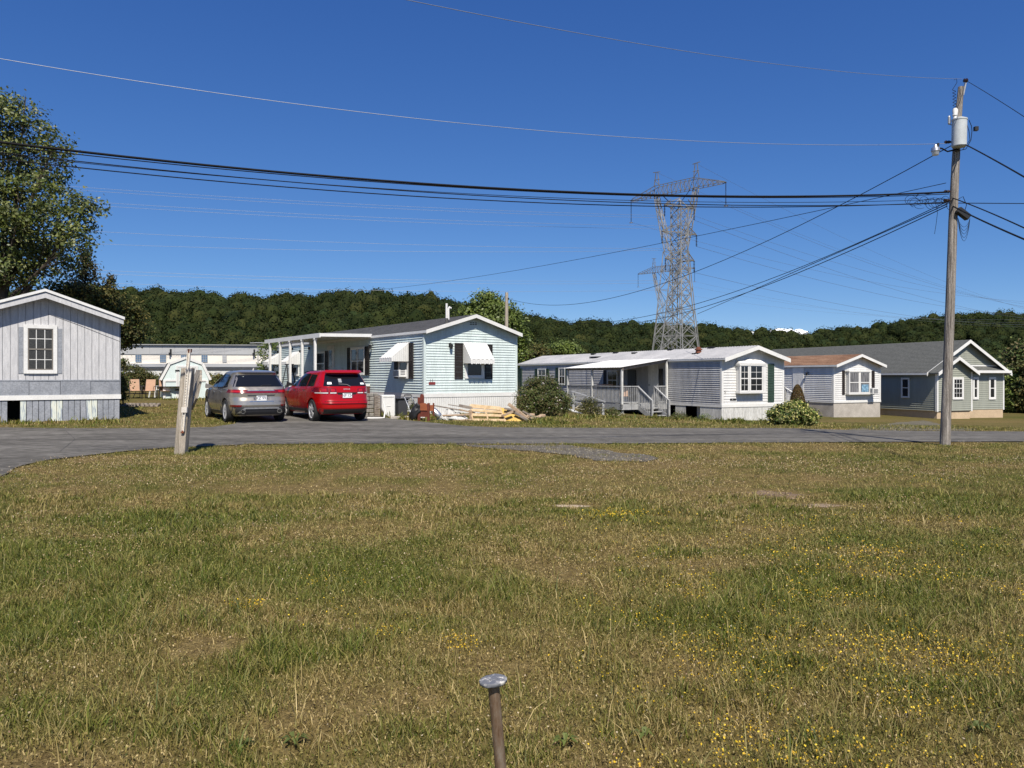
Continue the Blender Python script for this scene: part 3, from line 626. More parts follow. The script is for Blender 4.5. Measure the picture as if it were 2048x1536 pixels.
mb = MB(); board(mb, GF, gnd, zT, (0, h.w), .1, .012, .012); board(mb, SF, gnd, zT, (0.1, 4.9), .1, .012, .012); h.b(mb, 'skirting', M['white_trim'])
mb = MB(); fbox(mb, SF, 4.9, h.L, gnd, zT, .0, .03); h.b(mb, 'foundation', M['concrete'])
roof(h, zE, zR, .32, .06, .07, 'shingle', .15)
mb = MB(); mb.box(-.05, h.w + .05, .0, h.L + .1, zE - .10, zE + .03); h.b(mb, 'eave_trim', M['white_paint'])
# gable vent
mb = MB(); a, b_ = h.u(938), h.u(954); z0, z1 = h.z(a, 651), h.z(a, 643); fbox(mb, GF, a, b_, z0, z1, .0, .03)
mb.mi = 1
for i in range(3):
    for j in range(2): fbox(mb, GF, a + .03 + i * (b_ - a - .03) / 3, a + (i + 1) * (b_ - a - .03) / 3, z0 + .03 + j * (z1 - z0 - .03) / 2, z0 + (j + 1) * (z1 - z0 - .03) / 2, .03, .034)
h.b(mb, 'vent', [M['aqua'], M['dark']])
# front window, shutters, awning
u0, u1 = h.u(929), h.u(967); window(h, GF, u0, u1, h.z(u0, 757), h.z(u0, 690), tw=.1, hung=False)
shutter(h, GF, h.u(908.5), h.u(925), h.z(h.u(915), 758), h.z(h.u(915), 686), 'darkshutter', .018); shutter(h, GF, h.u(969), h.u(984), h.z(h.u(975), 758), h.z(h.u(975), 688.5), 'darkshutter', .018)
awning(h, GF, h.u(926), h.u(973), h.z(2, 685.5), h.z(2, 719), .62, .3)
# side window with awning
u0, u1 = h.u(819.5, 's'), h.u(800, 's'); window(h, SF, u0, u1, h.z(u0, 757, 's'), h.z(u0, 690, 's'), tw=.09)
shutter(h, SF, h.u(829, 's'), h.u(820, 's'), h.z(u0, 757, 's'), h.z(u0, 686, 's'), 'darkshutter', .018); shutter(h, SF, h.u(800, 's'), h.u(791.5, 's'), h.z(u1, 757, 's'), h.z(u1, 690, 's'), 'darkshutter', .018)
awning(h, SF, h.u(820.5, 's'), h.u(795, 's'), h.z(u0, 684.5, 's'), h.z(u0, 716, 's'), .85, .26)
AC('white window air conditioner under the awning of the pale blue home', h, SF, h.u(816.5, 's'), h.u(803.5, 's'), h.z(u0, 754, 's'), h.z(u0, 739.5, 's'), .05, .42)
# porch windows and door in the shade
for (pa, pb, pt, pbm, sh) in [(732, 704, 693, 748, True), (652.5, 634.5, 702, 750, False)]:
    a, b_ = h.u(pa, 's'), h.u(pb, 's'); window(h, SF, a, b_, h.z(a, pbm + 2, 's'), h.z(a, pt, 's'), tw=.08, mull=(.5,) if sh else ())
    if sh: shutter(h, SF, h.u(741, 's'), a - .02, h.z(a, pbm + 2, 's'), h.z(a, pt, 's'), 'darkshutter', .018); shutter(h, SF, b_ + .02, h.u(697, 's'), h.z(a, pbm + 2, 's'), h.z(a, pt, 's'), 'darkshutter', .018)
    else: shutter(h, SF, a - .42, a - .02, h.z(a, pbm, 's'), h.z(a, pt, 's'), 'darkshutter', .018)
a, b_ = h.u(670, 's'), h.u(656, 's'); z1 = h.z(a, 690, 's'); mb = MB(); fbox(mb, SF, a, b_, zT, z1, .0, .05)
d = h.b(mb, 'door', M['white_paint']); mb = MB(); fbox(mb, SF, a + .3, b_ - .3, z1 - 1.1, z1 - .25, .05, .056); h.b(mb, 'door_glass', M['glass'], d); mb = MB(); mb.lathe(SF(a + .12, .05, zT + 1.0), (-1, 0, 0), [(0, .02), (.05, .03), (.06, .01)], 8); h.b(mb, 'handle', M['black'], d)
# far sunlit awnings further along the side
for (pa, pb, pt) in [(601, 588, 703), (563, 548, 707)]:
    a, b_ = h.u(pa, 's'), h.u(pb, 's'); awning(h, SF, a, b_, h.z(a, pt, 's'), h.z(a, 724, 's'), .8, .26)
    window(h, SF, a + .1, b_ - .1, h.z(a, 752, 's'), h.z(a, pt + 2, 's'), tw=.08)
# porch roof, posts, deck
D = 2.45; y0, y1 = h.u(744, 's'), h.u(531, 's', 2.45); zw, zo = h.z(y0, 672, 's'), EYE + 81.5 / FPX * 33.6
mb = MB(); mb.hexa([(-.03, y0, zw - .02), (-D, y0, zo - .02), (-D, y1, zo - .02), (-.03, y1, zw - .02), (-.03, y0, zw + .05), (-D, y0, zo + .05), (-D, y1, zo + .05), (-.03, y1, zw + .05)])
pr = h.b(mb, 'porch_roof', M['white_paint']); mb = MB()
mb.box(-D - .05, -D - .003, y0 - .05, y1, zo - .09, zo + .1); mb.hexa([(-D, y0 - .06, zo - .05), (-.03, y0 - .06, zw - .05), (-.03, y0 - .003, zw - .05), (-D, y0 - .003, zo - .05), (-D, y0 - .06, zo + .09), (-.03, y0 - .06, zw + .09), (-.03, y0 - .003, zw + .09), (-D, y0 - .003, zo + .09)])
h.b(mb, 'gutter', M['white_trim'], pr)
mb = MB(); mb.box(-D - .05, -D + .1, y0, y1, -.05, .12); mb.box(-D, -.03, y0, y1, -.1, .16); h.b(mb, 'porch_floor', M['greyplank'])
for px in (630, 604, 580, 560, 540):
    yy = h.u(px, 's', D); mb = MB(); mb.box(-D - .045, -D + .055, yy - .05, yy + .05, .12, zo - .03); mb.box(-D - .065, -D + .075, yy - .07, yy + .07, zo - .16, zo - .1); h.b(mb, 'post', M['white_trim'])
mb = MB(); mb.box(-D - .02, -.06, y0 + .1, y0 + .22, .16, 1.13); h.b(mb, 'screen_panel', mat('maroon_panel', (.10, .035, .03), .7, .2, 3)); mb = MB(); mb.box(-D * .55, -.06, y0 + .08, y0 + .24, 1.133, 1.22); h.b(mb, 'screen_cap', M['white_trim'])
# wall lamps
def lamp(h, F, u, z, mt='black'):
    mb = MB(); fbox(mb, F, u - .05, u + .05, z - .09, z + .09, .018, .03); mb.tube([F(u, .03, z + .05), F(u, .12, z + .1), F(u, .16, z + .02)], .012, 5)
    c = Vector(F(u, .16, z)); mb.lathe(c + Vector((0, 0, .04)), (0, 0, -1), [(0, .03), (.02, .075), (.18, .055), (.2, .03)], 6); o = h.b(mb, 'wall_lamp', M[mt])
    mb = MB(); mb.lathe(c + Vector((0, 0, .0)), (0, 0, -1), [(0, .05), (.12, .045)], 8); return o
lamp(h, GF, h.u(899), h.z(.9, 690)); lamp(h, SF, h.u(747, 's'), h.z(4.8, 691, 's'))
# house number and red plaque
mb = MB(); u = h.u(862.5); z = h.z(u, 761); text_into(mb, '11', GF, u, z, .12, .03, 0); o = h.b(mb, 'house_number', M['black'])
mb = MB(); a, b_ = h.u(857), h.u(870); z0, z1 = h.z(a, 769.5), h.z(a, 764); fbox(mb, GF, a, b_, z0, z1, .02, .035); h.b(mb, 'name_plaque', mat('maroon_plaque', (.20, .03, .03), .5, .2, 9))
# roof vent pipe
mb = MB(); yy = h.u(833, 's'); p = Vector((.9, yy - .9, zE + (zR - zE) * .45)); mb.tube([p, p + Vector((0, 0, .25))], .07, 10); mb.mi = 1
mb.tube([p + Vector((0, 0, .2)), p + Vector((0, 0, .85))], .045, 10); mb.tube([p + Vector((.08, 0, .2)), p + Vector((.08, 0, .62)), p + Vector((.13, 0, .7)), p + Vector((.2, 0, .66))], .05, 8); h.b(mb, 'vent_pipe', [M['shingle'], M['white_trim']], smooth=True)

# ---- B: grey home with bay window and deck
h = HB = House('mobile_home', 'light grey clapboard mobile home with green shutter, bay window and corrugated metal roof', (10.27, 37.7), 26, 4.05, 22, -.6)
GF, SF = h.GF, h.SF
zE = h.z(0, 717.5); zR = h.z(h.w / 2, 693.5); zS = h.z(0, 809); zT = h.z(0, 815); gnd = -.95
mb = MB(); mb.box(.02, h.w - .02, .02, h.L, zT, zE); mb.prism([(.02, .02, zE), (h.w - .02, .02, zE), (h.w / 2, .02, zR)], (0, h.L - .02, 0)); lap(mb, GF, zS, zE, lambda z: (0, h.w), .13); lap(mb, GF, zE, zR - .03, gable_span(h, zE, zR), .13)
h.b(mb, 'wall', M['whitevinyl'])
mb = MB(); lap(mb, SF, zS, zE - .12, lambda z: (.09, h.L), .105, .042, .003); h.b(mb, 'side_wall', M['shadedvinyl'])  # same vinyl as the gable, its dimmer light put into the colour
cornerpost(h, [(0, 1), (h.w, -1)], zT, zE - .02, .09, .03, 'white_trim')
mb = MB(); mb.box(-.035, h.w + .035, -.04, h.L, zT, zS); mb.box(-.025, .0, .0, h.L, zE - .12, zE - .02); h.b(mb, 'base_trim', M['white_trim'])
mb = MB(); board(mb, GF, gnd, zT, (0, h.w), .1, .01, .01); board(mb, SF, gnd, zT, (0, 1.6), .1, .01, .01); board(mb, SF, gnd, zT, (2.75, 3.6), .1, .01, .01); mb.box(0, h.w, .03, .1, gnd, zT); mb.box(h.w - .1, h.w, .1, h.L, gnd, zT); mb.box(.02, .1, 5, h.L, gnd, zT); h.b(mb, 'skirting', M['white_paint'])
mb = MB(); mb.box(.12, .3, 1.7, 2.0, gnd, zT); h.b(mb, 'pier', M['concrete'])
mb = MB(); mb.box(.3, h.w - .3, 4.6, 4.7, gnd, zT); h.b(mb, 'underfloor_shade', M['dark'])  # near-black sheet standing in for the shade under the home
ro = roof(h, zE, zR, .36, .10, .05, 'metalroof', .2, corr=True)
bo = .34; u0, u1 = h.u(1480, 'g', bo), h.u(1532, 'g', bo); z0, z1 = h.z(u0, 787, 'g', bo), h.z(u0, 727, 'g', bo)
# bay: box with sloped foot, two big sashes and narrow side
mb = MB(); fbox(mb, GF, u0, u1, z0, z0 + .1, 0, bo); fbox(mb, GF, u0 - .03, u1 + .03, z1 - .1, z1, 0, bo + .02); fbox(mb, GF, u0 + .03, u1 - .03, z0 + .1, z1 - .1, 0, bo - .06)
mb.prism([GF(u0, bo + .02, z1), GF(u1, bo + .02, z1), GF((u0 + u1) / 2, .05, z1 + .26)], Vector(GF(0, .02, 0)))
mb.add([GF(u0 - .03, bo + .02, z1), GF(u1 + .03, bo + .02, z1), GF(u1 - .1, .0, z1 + .22), GF(u0 + .1, .0, z1 + .22), GF(u0 - .03, 0, z1), GF(u1 + .03, 0, z1)], [(0, 1, 2, 3), (0, 3, 4), (1, 5, 2)])
bay = h.b(mb, 'bay_window', M['white_trim'])
mid = h.u(1497.5, 'g', bo)
def baywin(a, b_, off=bo - .06, cols=2): 
    w_ = window(h, GF, a, b_, z0 + .06, z1 - .06, cols, 4, True, .05, off, parent=bay); return w_
ua = h.u(1481, 'g', bo); ub = h.u(1532, 'g', bo); baywin(u0 + .01, u0 + .62); baywin(u0 + .64, u1 - .16)
mb = MB(); fbox(mb, GF, u1 - .15, u1, z0 + .1, z1 - .1, bo - .06, bo - .005); h.b(mb, 'bay_post', M['white_trim'], bay)
shutter(h, GF, h.u(1535), h.u(1547), h.z(u1, 804), h.z(u1, 727), 'greenshutter', .018)
mb = MB(); u = h.u(1449.5); text_into(mb, '5', GF, u, h.z(u, 784.5), .15, .026, 0); h.b(mb, 'house_number', M['taupe'])
mb = MB(); a, b_ = h.u(1459.5), h.u(1471.5); z0, z1 = h.z(a, 801), h.z(a, 797); fbox(mb, GF, a, b_, z0, z1, .02, .035); mb.mi = 1; text_into(mb, '5L', GF, a + (b_ - a) * .38, (z0 + z1) / 2, .06, .038, 1); h.b(mb, 'number_plate', [M['black'], M['white_trim']])
# side windows beyond the deck
for pa, pb, pt, pbm in [(1093.5, 1077, 737, 765), (1132, 1119, 735, 770)]:
    a, b_ = h.u(pa, 's'), h.u(pb, 's'); window(h, SF, a, b_, h.z(a, pbm, 's'), h.z(a, pt, 's'), 2, 2, True, .07)
    shutter(h, SF, a - .42, a - .02, h.z(a, pbm, 's'), h.z(a, pt, 's'), 'greenshutter', .018); shutter(h, SF, b_ + .02, b_ + .42, h.z(a, pbm, 's'), h.z(a, pt, 's'), 'greenshutter', .018)
a = h.u(1041, 's'); shutter(h, SF, a - .35, a + .3, h.z(a, 788, 's'), h.z(a, 737, 's'), 'greenshutter', .018)
a, b_ = h.u(1318, 's'), h.u(1298, 's'); zd = h.z(a, 729, 's'); mb = MB(); fbox(mb, SF, a, b_, .16, zd, .0, .05); d = h.b(mb, 'door', M['white_paint']); mb = MB(); mb.lathe(SF(b_ - .12, .05, 1.1), (-1, 0, 0), [(0, .02), (.05, .03), (.06, .01)], 8); h.b(mb, 'handle', M['black'], d)
a, b_ = h.u(1237, 's'), h.u(1216, 's'); window(h, SF, a, b_, .75, 1.95, 2, 2, True, .07); shutter(h, SF, b_ + .02, b_ + .4, .75, 1.95, 'darkshutter', .018)
for pa, pb, zt_ in ((1273, 1257, 1.95), (1327, 1319.5, 2.0)): a, b_ = h.u(pa, 's'), h.u(pb, 's'); mb = MB(); fbox(mb, SF, a, b_, .16, zt_, .0, .07); h.b(mb, 'dark_porch_panel', M['black'])  # black screen by the door, plus black panel added for deep porch shade
# roof fittings
mb = MB(); yy = h.u(1358, 's') ; p = Vector((h.w * .26, yy - .3, zE + (zR - zE) * .55)); mb.box(p.x - .25, p.x + .25, p.y - .25, p.y + .25, p.z - .05, p.z + .03); mb.mi = 1; mb.lathe(p, (0, 0, 1), [(0, .17), (.18, .14), (.19, .2), (.26, .2), (.27, .12), (.36, .1)], 12); h.b(mb, 'chimney', [M['dark'], M['rustcap']])
for yy, xx, a, b_ in [(9.5, 1.5, .09, .2), (12, 1.8, .09, .2), (14.5, 1.7, .09, .2), (3, 1.9, .09, .2), (6.5, 1.9, .09, .2), (13, .9, .2, .4)]:
    z = zE + (zR - zE) * xx / (h.w / 2) + .06; mb = MB(); mb.box(xx - a, xx + a, yy - b_, yy + b_, z, z + .08); h.b(mb, 'roof_weight', M['black'], ro)
# deck (a part of the home)
y0 = 4.2; D = 3.0; zf = EYE - 57 / FPX * 40.2; LD = 5.6; yE = y0 + LD
dk = MB(); dk.box(-D, -.04, y0, yE, zf - .05, zf); dk.box(-D - .03, -D, y0 - .03, yE, zf - .28, zf + .01); dk.box(-D, -.04, y0 - .035, y0, zf - .28, zf + .008)
for yy in (y0 + .1, y0 + 2.8, yE - .1):
    for xx in (-D + .1, -.3): dk.box(xx - .05, xx + .05, yy - .05, yy + .05, gnd, zf - .05)
deck = h.b(dk, 'deck', M['greypaint']); deck['label'] = 'grey painted deck with balusters and front steps'
def rail(mb, p, q, hh=.94, post=True, ph=None):
    p = Vector(p); q = Vector(q); L = (q - p).length; n = max(1, int(L / .125)); up = Vector((0, 0, 1)); mb.bar(p + up * hh, q + up * hh, .09, .05); mb.bar(p + up * .1, q + up * .1, .05, .06)
    for i in range(1, n): c = p.lerp(q, i / n); mb.bar(c + up * .1, c + up * hh, .035)
    if post:
        for c in (p, q): mb.bar(c - up * .2, c + up * (hh + .03), .09)
mb = MB(); xs = lambda px: h.u(px, 's')
def nx(px):      # local x on the near deck edge for a pixel column
    k = (px - 1024) / FPX; o = h.A + h.sd * y0; d = -h.gd; t = (k * o.y - o.x) / (d.x - k * d.y); return -t
rail(mb, (-D, y0, zf), (-D, yE, zf)); xa = nx(1276); xb = nx(1309); rail(mb, (-D, y0, zf), (xa, y0, zf)); rail(mb, (xb, y0, zf), (-.1, y0, zf)); h.b(mb, 'deck_rail', M['greypaint'], None)
mb = MB(); run = 1.25; gz_ = h.z(0, 835) - .1; zg = -.62
for i in range(3): z = zf - (i + 1) * (zf - zg) / 4; yy = y0 - .1 - (i + .5) * run / 4; mb.box(xa + .03, xb - .03, yy - .16, yy + .14, z - .04, z)
for xx in (xa, xb):
    mb.bar((xx, y0 - .03, zf - .15), (xx, y0 - run, zg + .02), .04, .24)
    mb.bar((xx, y0 - .05, zf + .9), (xx, y0 - run, zg + .95), .09, .05); mb.bar((xx, y0 - run, zg), (xx, y0 - run, zg + .97), .09)
    for i in range(1, 9): t = i / 9; mb.bar((xx, y0 - run * t, zf * (1 - t) + zg * t - .05), (xx, y0 - run * t, (zf + .9) * (1 - t) + (zg + .95) * t), .035)
h.b(mb, 'steps', M['greypaint'])
# porch roof over the deck
zo = EYE + 17.5 / FPX * 40.2; zw = zE + .06; mb = MB(); n = int((LD + .4) / .16 * 4); vs = []; fs = []
for i in range(n + 1):
    yy = y0 - .15 + (LD + .4) * i / n; z = .012 * math.sin(i * math.pi / 2); vs += [(-D - .15, yy, zo + z), (.12, yy, zw + .04 + z), (-D - .15, yy, zo + z - .012)]
for i in range(n): a = 3 * i; fs += [(a, a + 1, a + 4, a + 3), (a, a + 3, a + 5, a + 2)]
mb.add(vs, fs); pr = h.b(mb, 'porch_roof', M['white_trim']); mb = MB()
mb.bar((-D, y0 - .1, zo - .09), (-D, yE + .1, zo - .09), .05, .12); mb.bar((-D, y0, zo - .08), (-.05, y0, zw - .08), .05, .13); mb.bar((-D, yE, zo - .08), (-.05, yE, zw - .08), .05, .13)
for i in range(1, 6): yy = y0 + LD * i / 6; mb.bar((-D, yy, zo - .05), (-.05, yy, zw - .05), .04, .09)
h.b(mb, 'rafter', M['dark'] if 0 else M['greyplank'], pr)
for (x, y) in ((-D, y0), (-D, y0 + LD * .52), (-D, yE), (-.12, y0)):
    mb = MB(); mb.box(x - .05, x + .05, y - .05, y + .05, zf, (zo if x < -1 else zw) - .1); h.b(mb, 'porch_post', M['white_paint'])

# ---- C: white home with brown roof
h = HC = House('mobile_home', 'small white clapboard mobile home with rust-brown roof and curtained picture window', (18.8, 45.0), 25, 3.85, 13, -.62)
GF, SF = h.GF, h.SF
zE = h.z(0, 731); zR = h.z(h.w / 2, 710.5); zS = h.z(0, 802); zT = h.z(0, 806); gnd = -1.2
mb = MB(); mb.box(.02, h.w - .02, .02, h.L, zT, zE); mb.prism([(.02, .02, zE), (h.w - .02, .02, zE), (h.w / 2, .02, zR)], (0, h.L - .02, 0)); lap(mb, GF, zS, zE, lambda z: (0, h.w), .115); lap(mb, GF, zE, zR - .03, gable_span(h, zE, zR), .115); lap(mb, SF, zS, zE - .05, lambda z: (.09, h.L), .115, .044, .002); h.b(mb, 'wall', M['whitevinyl'])
cornerpost(h, [(0, 1), (h.w, -1)], zT, zE - .02, .09, .03); mb = MB(); mb.box(-.035, h.w + .035, -.04, h.L, zT, zS); h.b(mb, 'base_trim', M['white_trim'])
mb = MB(); mb.box(.0, h.w, .0, h.L, gnd, zT); h.b(mb, 'foundation', M['concrete']); roof(h, zE, zR, .34, .12, .06, 'brownroof', .16)
u0, u1 = h.u(1690), h.u(1733); z0, z1 = h.z(u0, 789), h.z(u0, 741); bo = .3
mb = MB(); fbox(mb, GF, u0, u1, z0, z0 + .1, 0, bo); fbox(mb, GF, u0 - .02, u1 + .02, z1 - .08, z1, 0, bo + .02); fbox(mb, GF, u0 + .02, u1 - .02, z0 + .1, z1 - .08, 0, bo - .06); bay = h.b(mb, 'bay_window', M['white_trim']); um = (u0 + u1) / 2
window(h, GF, u0 + .01, um, z0 + .05, z1 - .05, 1, 2, True, .05, bo - .06, parent=bay, glass='curtain'); window(h, GF, um, u1 - .01, z0 + .05, z1 - .05, 1, 2, True, .05, bo - .06, parent=bay, glass='curtain')
mb = MB(); fbox(mb, GF, um + .16, u1 - .16, z0 + .15, (z0 + z1) / 2 - .12, bo - .03, bo - .02); h.b(mb, 'blue_curtain', M['bluecloth'], bay)
window(h, GF, h.u(1735.5), h.u(1741), z0 + .02, z1, 2, 4, True, .03); shutter(h, GF, h.u(1683.5), h.u(1688.5), z0, z1, 'darkshutter', .02); shutter(h, GF, h.u(1742.5), h.u(1748), z0, z1, 'darkshutter', .02)
AC('white air conditioner hanging from the window of the small white home', h, GF, h.u(1732), h.u(1743), h.z(u1, 788), h.z(u1, 776), .04, .5)
a, b_ = h.u(1608.5, 's'), h.u(1587, 's'); zd = h.z(a, 735, 's'); mb = MB(); fbox(mb, SF, a, b_, zT, zd, 0, .06); d = h.b(mb, 'door', M['white_trim']); mb = MB(); fbox(mb, SF, a + .35, b_ - .35, zT + .9, zT + 1.35, .06, .066); h.b(mb, 'door_panel', M['whitevinyl'], d)
lamp(h, SF, h.u(1617, 's'), h.z(h.u(1617, 's'), 746, 's'))
mb = MB(); yy = h.u(1600, 's'); rail(mb, (-1.3, yy - .1, -.05), (-1.3, yy + 2.4, -.05)); rail(mb, (-1.3, yy - .1, -.05), (-1.25, yy - 1.0, -.5), post=True); mb.box(-1.35, -.05, yy - .15, yy + 2.4, -.12, -.05); h.b(mb, 'landing', M['white_trim'])

# ---- D: sage green house
h = HD = House('house', 'sage green single-storey house with grey shingle roof and stepped double gable', (25.4, 46.0), 20, 6.5, 18.6, -.97, 'house', 'mobile homes along the far side of the road')
GF0, SF = h.GF, h.SF
zE = h.z(0, 743); zS = h.z(0, 822); gnd = -1.6; off = .8; bw = h.u(1942.5)
GF = lambda u, o, z: (u, off - o, z); h.L -= 0
zR = h.z(h.w / 2, 683) + .05; zr2 = zE + (bw / 2) * (zR - zE) / (h.w / 2)
mb = MB(); mb.box(.02, h.w - .02, off + .02, h.L, zS, zE); mb.prism([(.02, off + .02, zE), (h.w - .02, off + .02, zE), (h.w / 2, off + .02, zR)], (0, h.L - off - .02, 0))
mb.box(.02, bw - .02, .02, off + .05, zS, zE); mb.prism([(.02, .02, zE), (bw - .02, .02, zE), (bw / 2, .02, zr2)], (0, off + 1.5, 0))
lap(mb, GF0, zS, zE, lambda z: (0, bw), .12); lap(mb, GF0, zE, zr2 - .03, lambda z: ((z - zE) / (zr2 - zE) * bw / 2, bw - (z - zE) / (zr2 - zE) * bw / 2), .12)
lap(mb, GF, zS, zE, lambda z: (bw, h.w), .12); lap(mb, GF, zE, zR - .03, gable_span(h, zE, zR), .12); lap(mb, SF, zS, zE - .03, lambda z: (.09, h.L), .12, .036, .002); h.b(mb, 'wall', M['sage'])
for (x, y) in ((0, 0), (bw, 0), (h.w, off)): mb = MB(); mb.box(x - .05, x + .06, y - .04, y + .1, zS - .05, zE - .02); h.b(mb, 'corner_trim', M['white_trim'])
mb = MB(); mb.box(.05, bw - .05, .06, off, gnd, zS); mb.box(.05, h.w - .02, off - .0, h.L, gnd, zS); h.b(mb, 'foundation', M['tanconc'])
hh = h; A_ = h.root
ro = roof(h, zE, zR, -off + .35, .3, .08, 'greyroof', .2)
# small front gable roof
mb = MB(); fb = MB(); sl = (zr2 - zE) / (bw / 2); oe = .3; zl = zE - oe * sl + .02; th = .08
for s_ in (0, 1):
    X = (lambda x: x) if s_ == 0 else (lambda x: bw - x); e = oe if s_ == 0 else .25
    zl = zE - e * sl + .02
    mb.hexa([(X(-e), -.35, zl), (X(bw / 2), -.35, zr2), (X(bw / 2), 2.6, zr2), (X(-e), 2.6 if s_ else .3, zl), (X(-e), -.35, zl + th), (X(bw / 2), -.35, zr2 + th), (X(bw / 2), 2.6, zr2 + th), (X(-e), 2.6 if s_ else .3, zl + th)])
    fb.hexa([(X(-e), -.385, zl - .11), (X(bw / 2), -.385, zr2 - .11), (X(bw / 2), -.353, zr2 - .11), (X(-e), -.353, zl - .11), (X(-e), -.385, zl + th + .01), (X(bw / 2), -.385, zr2 + th + .01), (X(bw / 2), -.353, zr2 + th + .01), (X(-e), -.353, zl + th + .01)])
sr = h.b(mb, 'gable_roof', M['greyroof']); h.b(fb, 'fascia', M['white_trim'], sr)
mb = MB(); mb.add([(bw, off - .4, zE + .02), (h.w + .2, off - .4, zE + .02), (h.w + .1, off, zE + .35), (bw, off, zE + .35), (bw, off, zE - .02), (h.w + .2, off, zE - .02)], [(0, 1, 2, 3), (1, 5, 2), (0, 4, 5, 1), (0, 3, 4)])
pr = h.b(mb, 'pent_roof', M['greyroof']); mb = MB(); mb.box(bw, h.w + .22, off - .43, off - .402, zE - .08, zE + .08); mb.box(bw, h.w - .6, off - .03, off - .005, zE + .34, zE + .42); h.b(mb, 'pent_trim', M['white_trim'], pr)
a, b_ = h.u(1820.5, 's'), h.u(1804, 's'); window(h, SF, a, b_, h.z(a, 796, 's'), h.z(a, 755.5, 's'), 1, 1, True, .07)
a, b_ = h.u(1904), h.u(1926); window(h, GF0, a, b_, h.z(a, 799), h.z(a, 754.5), 3, 4, True, .1)
def w2(pa, pb):
    a = h.u(pa, 'g', -off); b_ = h.u(pb, 'g', -off); window(h, GF, a, b_, h.z(a, 799, 'g', -off), h.z(a, 754, 'g', -off), 1, 1, True, .11)
w2(1944.5, 1956); w2(1976.5, 1990.5)

# ---- E: grey panelled home on the left
h = HE = House('mobile_home', 'weathered grey panel mobile home with taupe sash window and broken skirting', (-16.36, 22.92), 33, 4.2, 17, .26)
GF, SF = h.GF, h.SF
zB = lambda u, py: h.z(u, py)
zE = h.z(h.w, 643); zR = h.z(h.w / 2, 590); z1_ = h.z(h.w, 760.5); z2_ = h.z(h.w, 788.5); z3_ = h.z(h.w, 797.5); gnd = -.2
mb = MB(); mb.box(.02, h.w - .02, .02, h.L, z3_, zE); mb.prism([(.02, .02, zE), (h.w - .02, .02, zE), (h.w / 2, .02, zR)], (0, h.L - .02, 0)); ft = gable_top(h, zE, zR); board(mb, GF, z1_, ft, (0, h.w), .2, .012, .012); h.b(mb, 'wall', M['panelgrey'])
mb = MB()
for i in range(5): a = h.w * i / 5; fbox(mb, GF, a + .006, a + h.w / 5 - .006, z2_, z1_ - .02, .0, .02 + (.006 if i % 2 else 0))
fbox(mb, GF, 0, h.w, z1_ - .02, z1_ + .02, .0, .035); h.b(mb, 'lower_panel', M['skirtgrey'])
mb = MB(); mb.box(-.03, h.w + .03, -.05, .03, z3_, z2_); mb.box(h.w, h.w + .03, .03, h.L, z3_, z2_); h.b(mb, 'base_trim', M['white_trim'])
uo0, uo1 = h.u(18), h.u(44); mb = MB(); mb.mi = 0
n = 26
for i in range(n):
    a = h.w * i / n; b_ = a + h.w / n - .014
    if uo0 - .1 < (a + b_) / 2 < uo1: continue
    zb = gf(h.A.x + h.gd.x * a, h.A.y + h.gd.y * a) - .03 + random.uniform(0, .05) * (1 if i % 3 else 0); tl = random.uniform(-.01, .01)
    mb.mi = 0 if i % 6 not in (2, 3) else 1
    mb.hexa([GF(a + tl, .03, zb), GF(b_ + tl, .03, zb), GF(b_ + tl, .045, zb), GF(a + tl, .045, zb), GF(a, .0, z3_), GF(b_, .0, z3_), GF(b_, .015, z3_), GF(a, .015, z3_)])
mb.mi = 0; mb.box(h.w - .03, h.w, .03, h.L, gnd, z3_); 
peel, nt, b = newmat('peeling_skirting'); v = objvec(nt, (8, 8, 1.2)); n_ = noise(nt, 2.2, 5, v); r_ = ramp(nt, [(.42, (.26, .29, .34)), (.5, (.48, .53, .50)), (.62, (.62, .63, .54))], n_.outputs[0]); nt.links.new(r_.outputs[0], b.inputs['Base Color']); b.inputs['Roughness'].default_value = .8
h.b(mb, 'skirting', [M['skirtgrey'], peel])
mb = MB(); mb.box(.1, h.w - .15, 1.2, 1.3, gnd, z3_); h.b(mb, 'underfloor_shade', M['dark'])  # dark upright sheet added as the shade behind the broken skirting
ro = roof(h, zE, zR, .36, .05, .05, 'metalroof', .17, fascia='panelgrey'); mb = MB(); sl = (zR - zE) / (h.w / 2)
for s_ in (0, 1):
    X = (lambda x: x) if s_ == 0 else (lambda x: h.w - x); a0, a1 = zE + .074 - .1 * sl, zR + .074
    mb.hexa([(X(-.1), -.43, a0), (X(h.w / 2), -.43, a1), (X(h.w / 2), -.3, a1), (X(-.1), -.3, a0), (X(-.1), -.43, a0 + .085), (X(h.w / 2), -.43, a1 + .085), (X(h.w / 2), -.3, a1 + .085), (X(-.1), -.3, a0 + .085)])
h.b(mb, 'drip_edge', M['white_trim'], ro)
u0, u1 = h.u(47), h.u(114.5); z0, z1 = h.z(u0, 747), h.z(u0, 649); window(h, GF, u0, u1, z0, z1, 3, 4, True, .11, sash='taupe', glass='lace', mun=.02, dep=.06)
mb = MB(); fbox(mb, GF, u0 - .13, u0 - .005, z0 + .0, z1 - .08, .012, .03); h.b(mb, 'shutter', M['skirtgrey']); mb = MB(); fbox(mb, GF, u1 + .005, u1 + .13, z0 + .0, z1 - .1, .012, .03); h.b(mb, 'shutter', M['skirtgrey'])
mb = MB(); mb.tube([GF(h.w / 2 + .1, .02, h.z(h.w / 2, 628)), GF(h.w * .72, .025, h.z(h.w * .72, 650)), GF(h.w, .02, h.z(h.w, 683))], .005, 4); h.b(mb, 'wall_cable', M['cable'])
mb = MB(); mb.box(h.w, h.w + .02, -.02, .06, z3_, zE); h.b(mb, 'corner_trim', M['skirtgrey'])
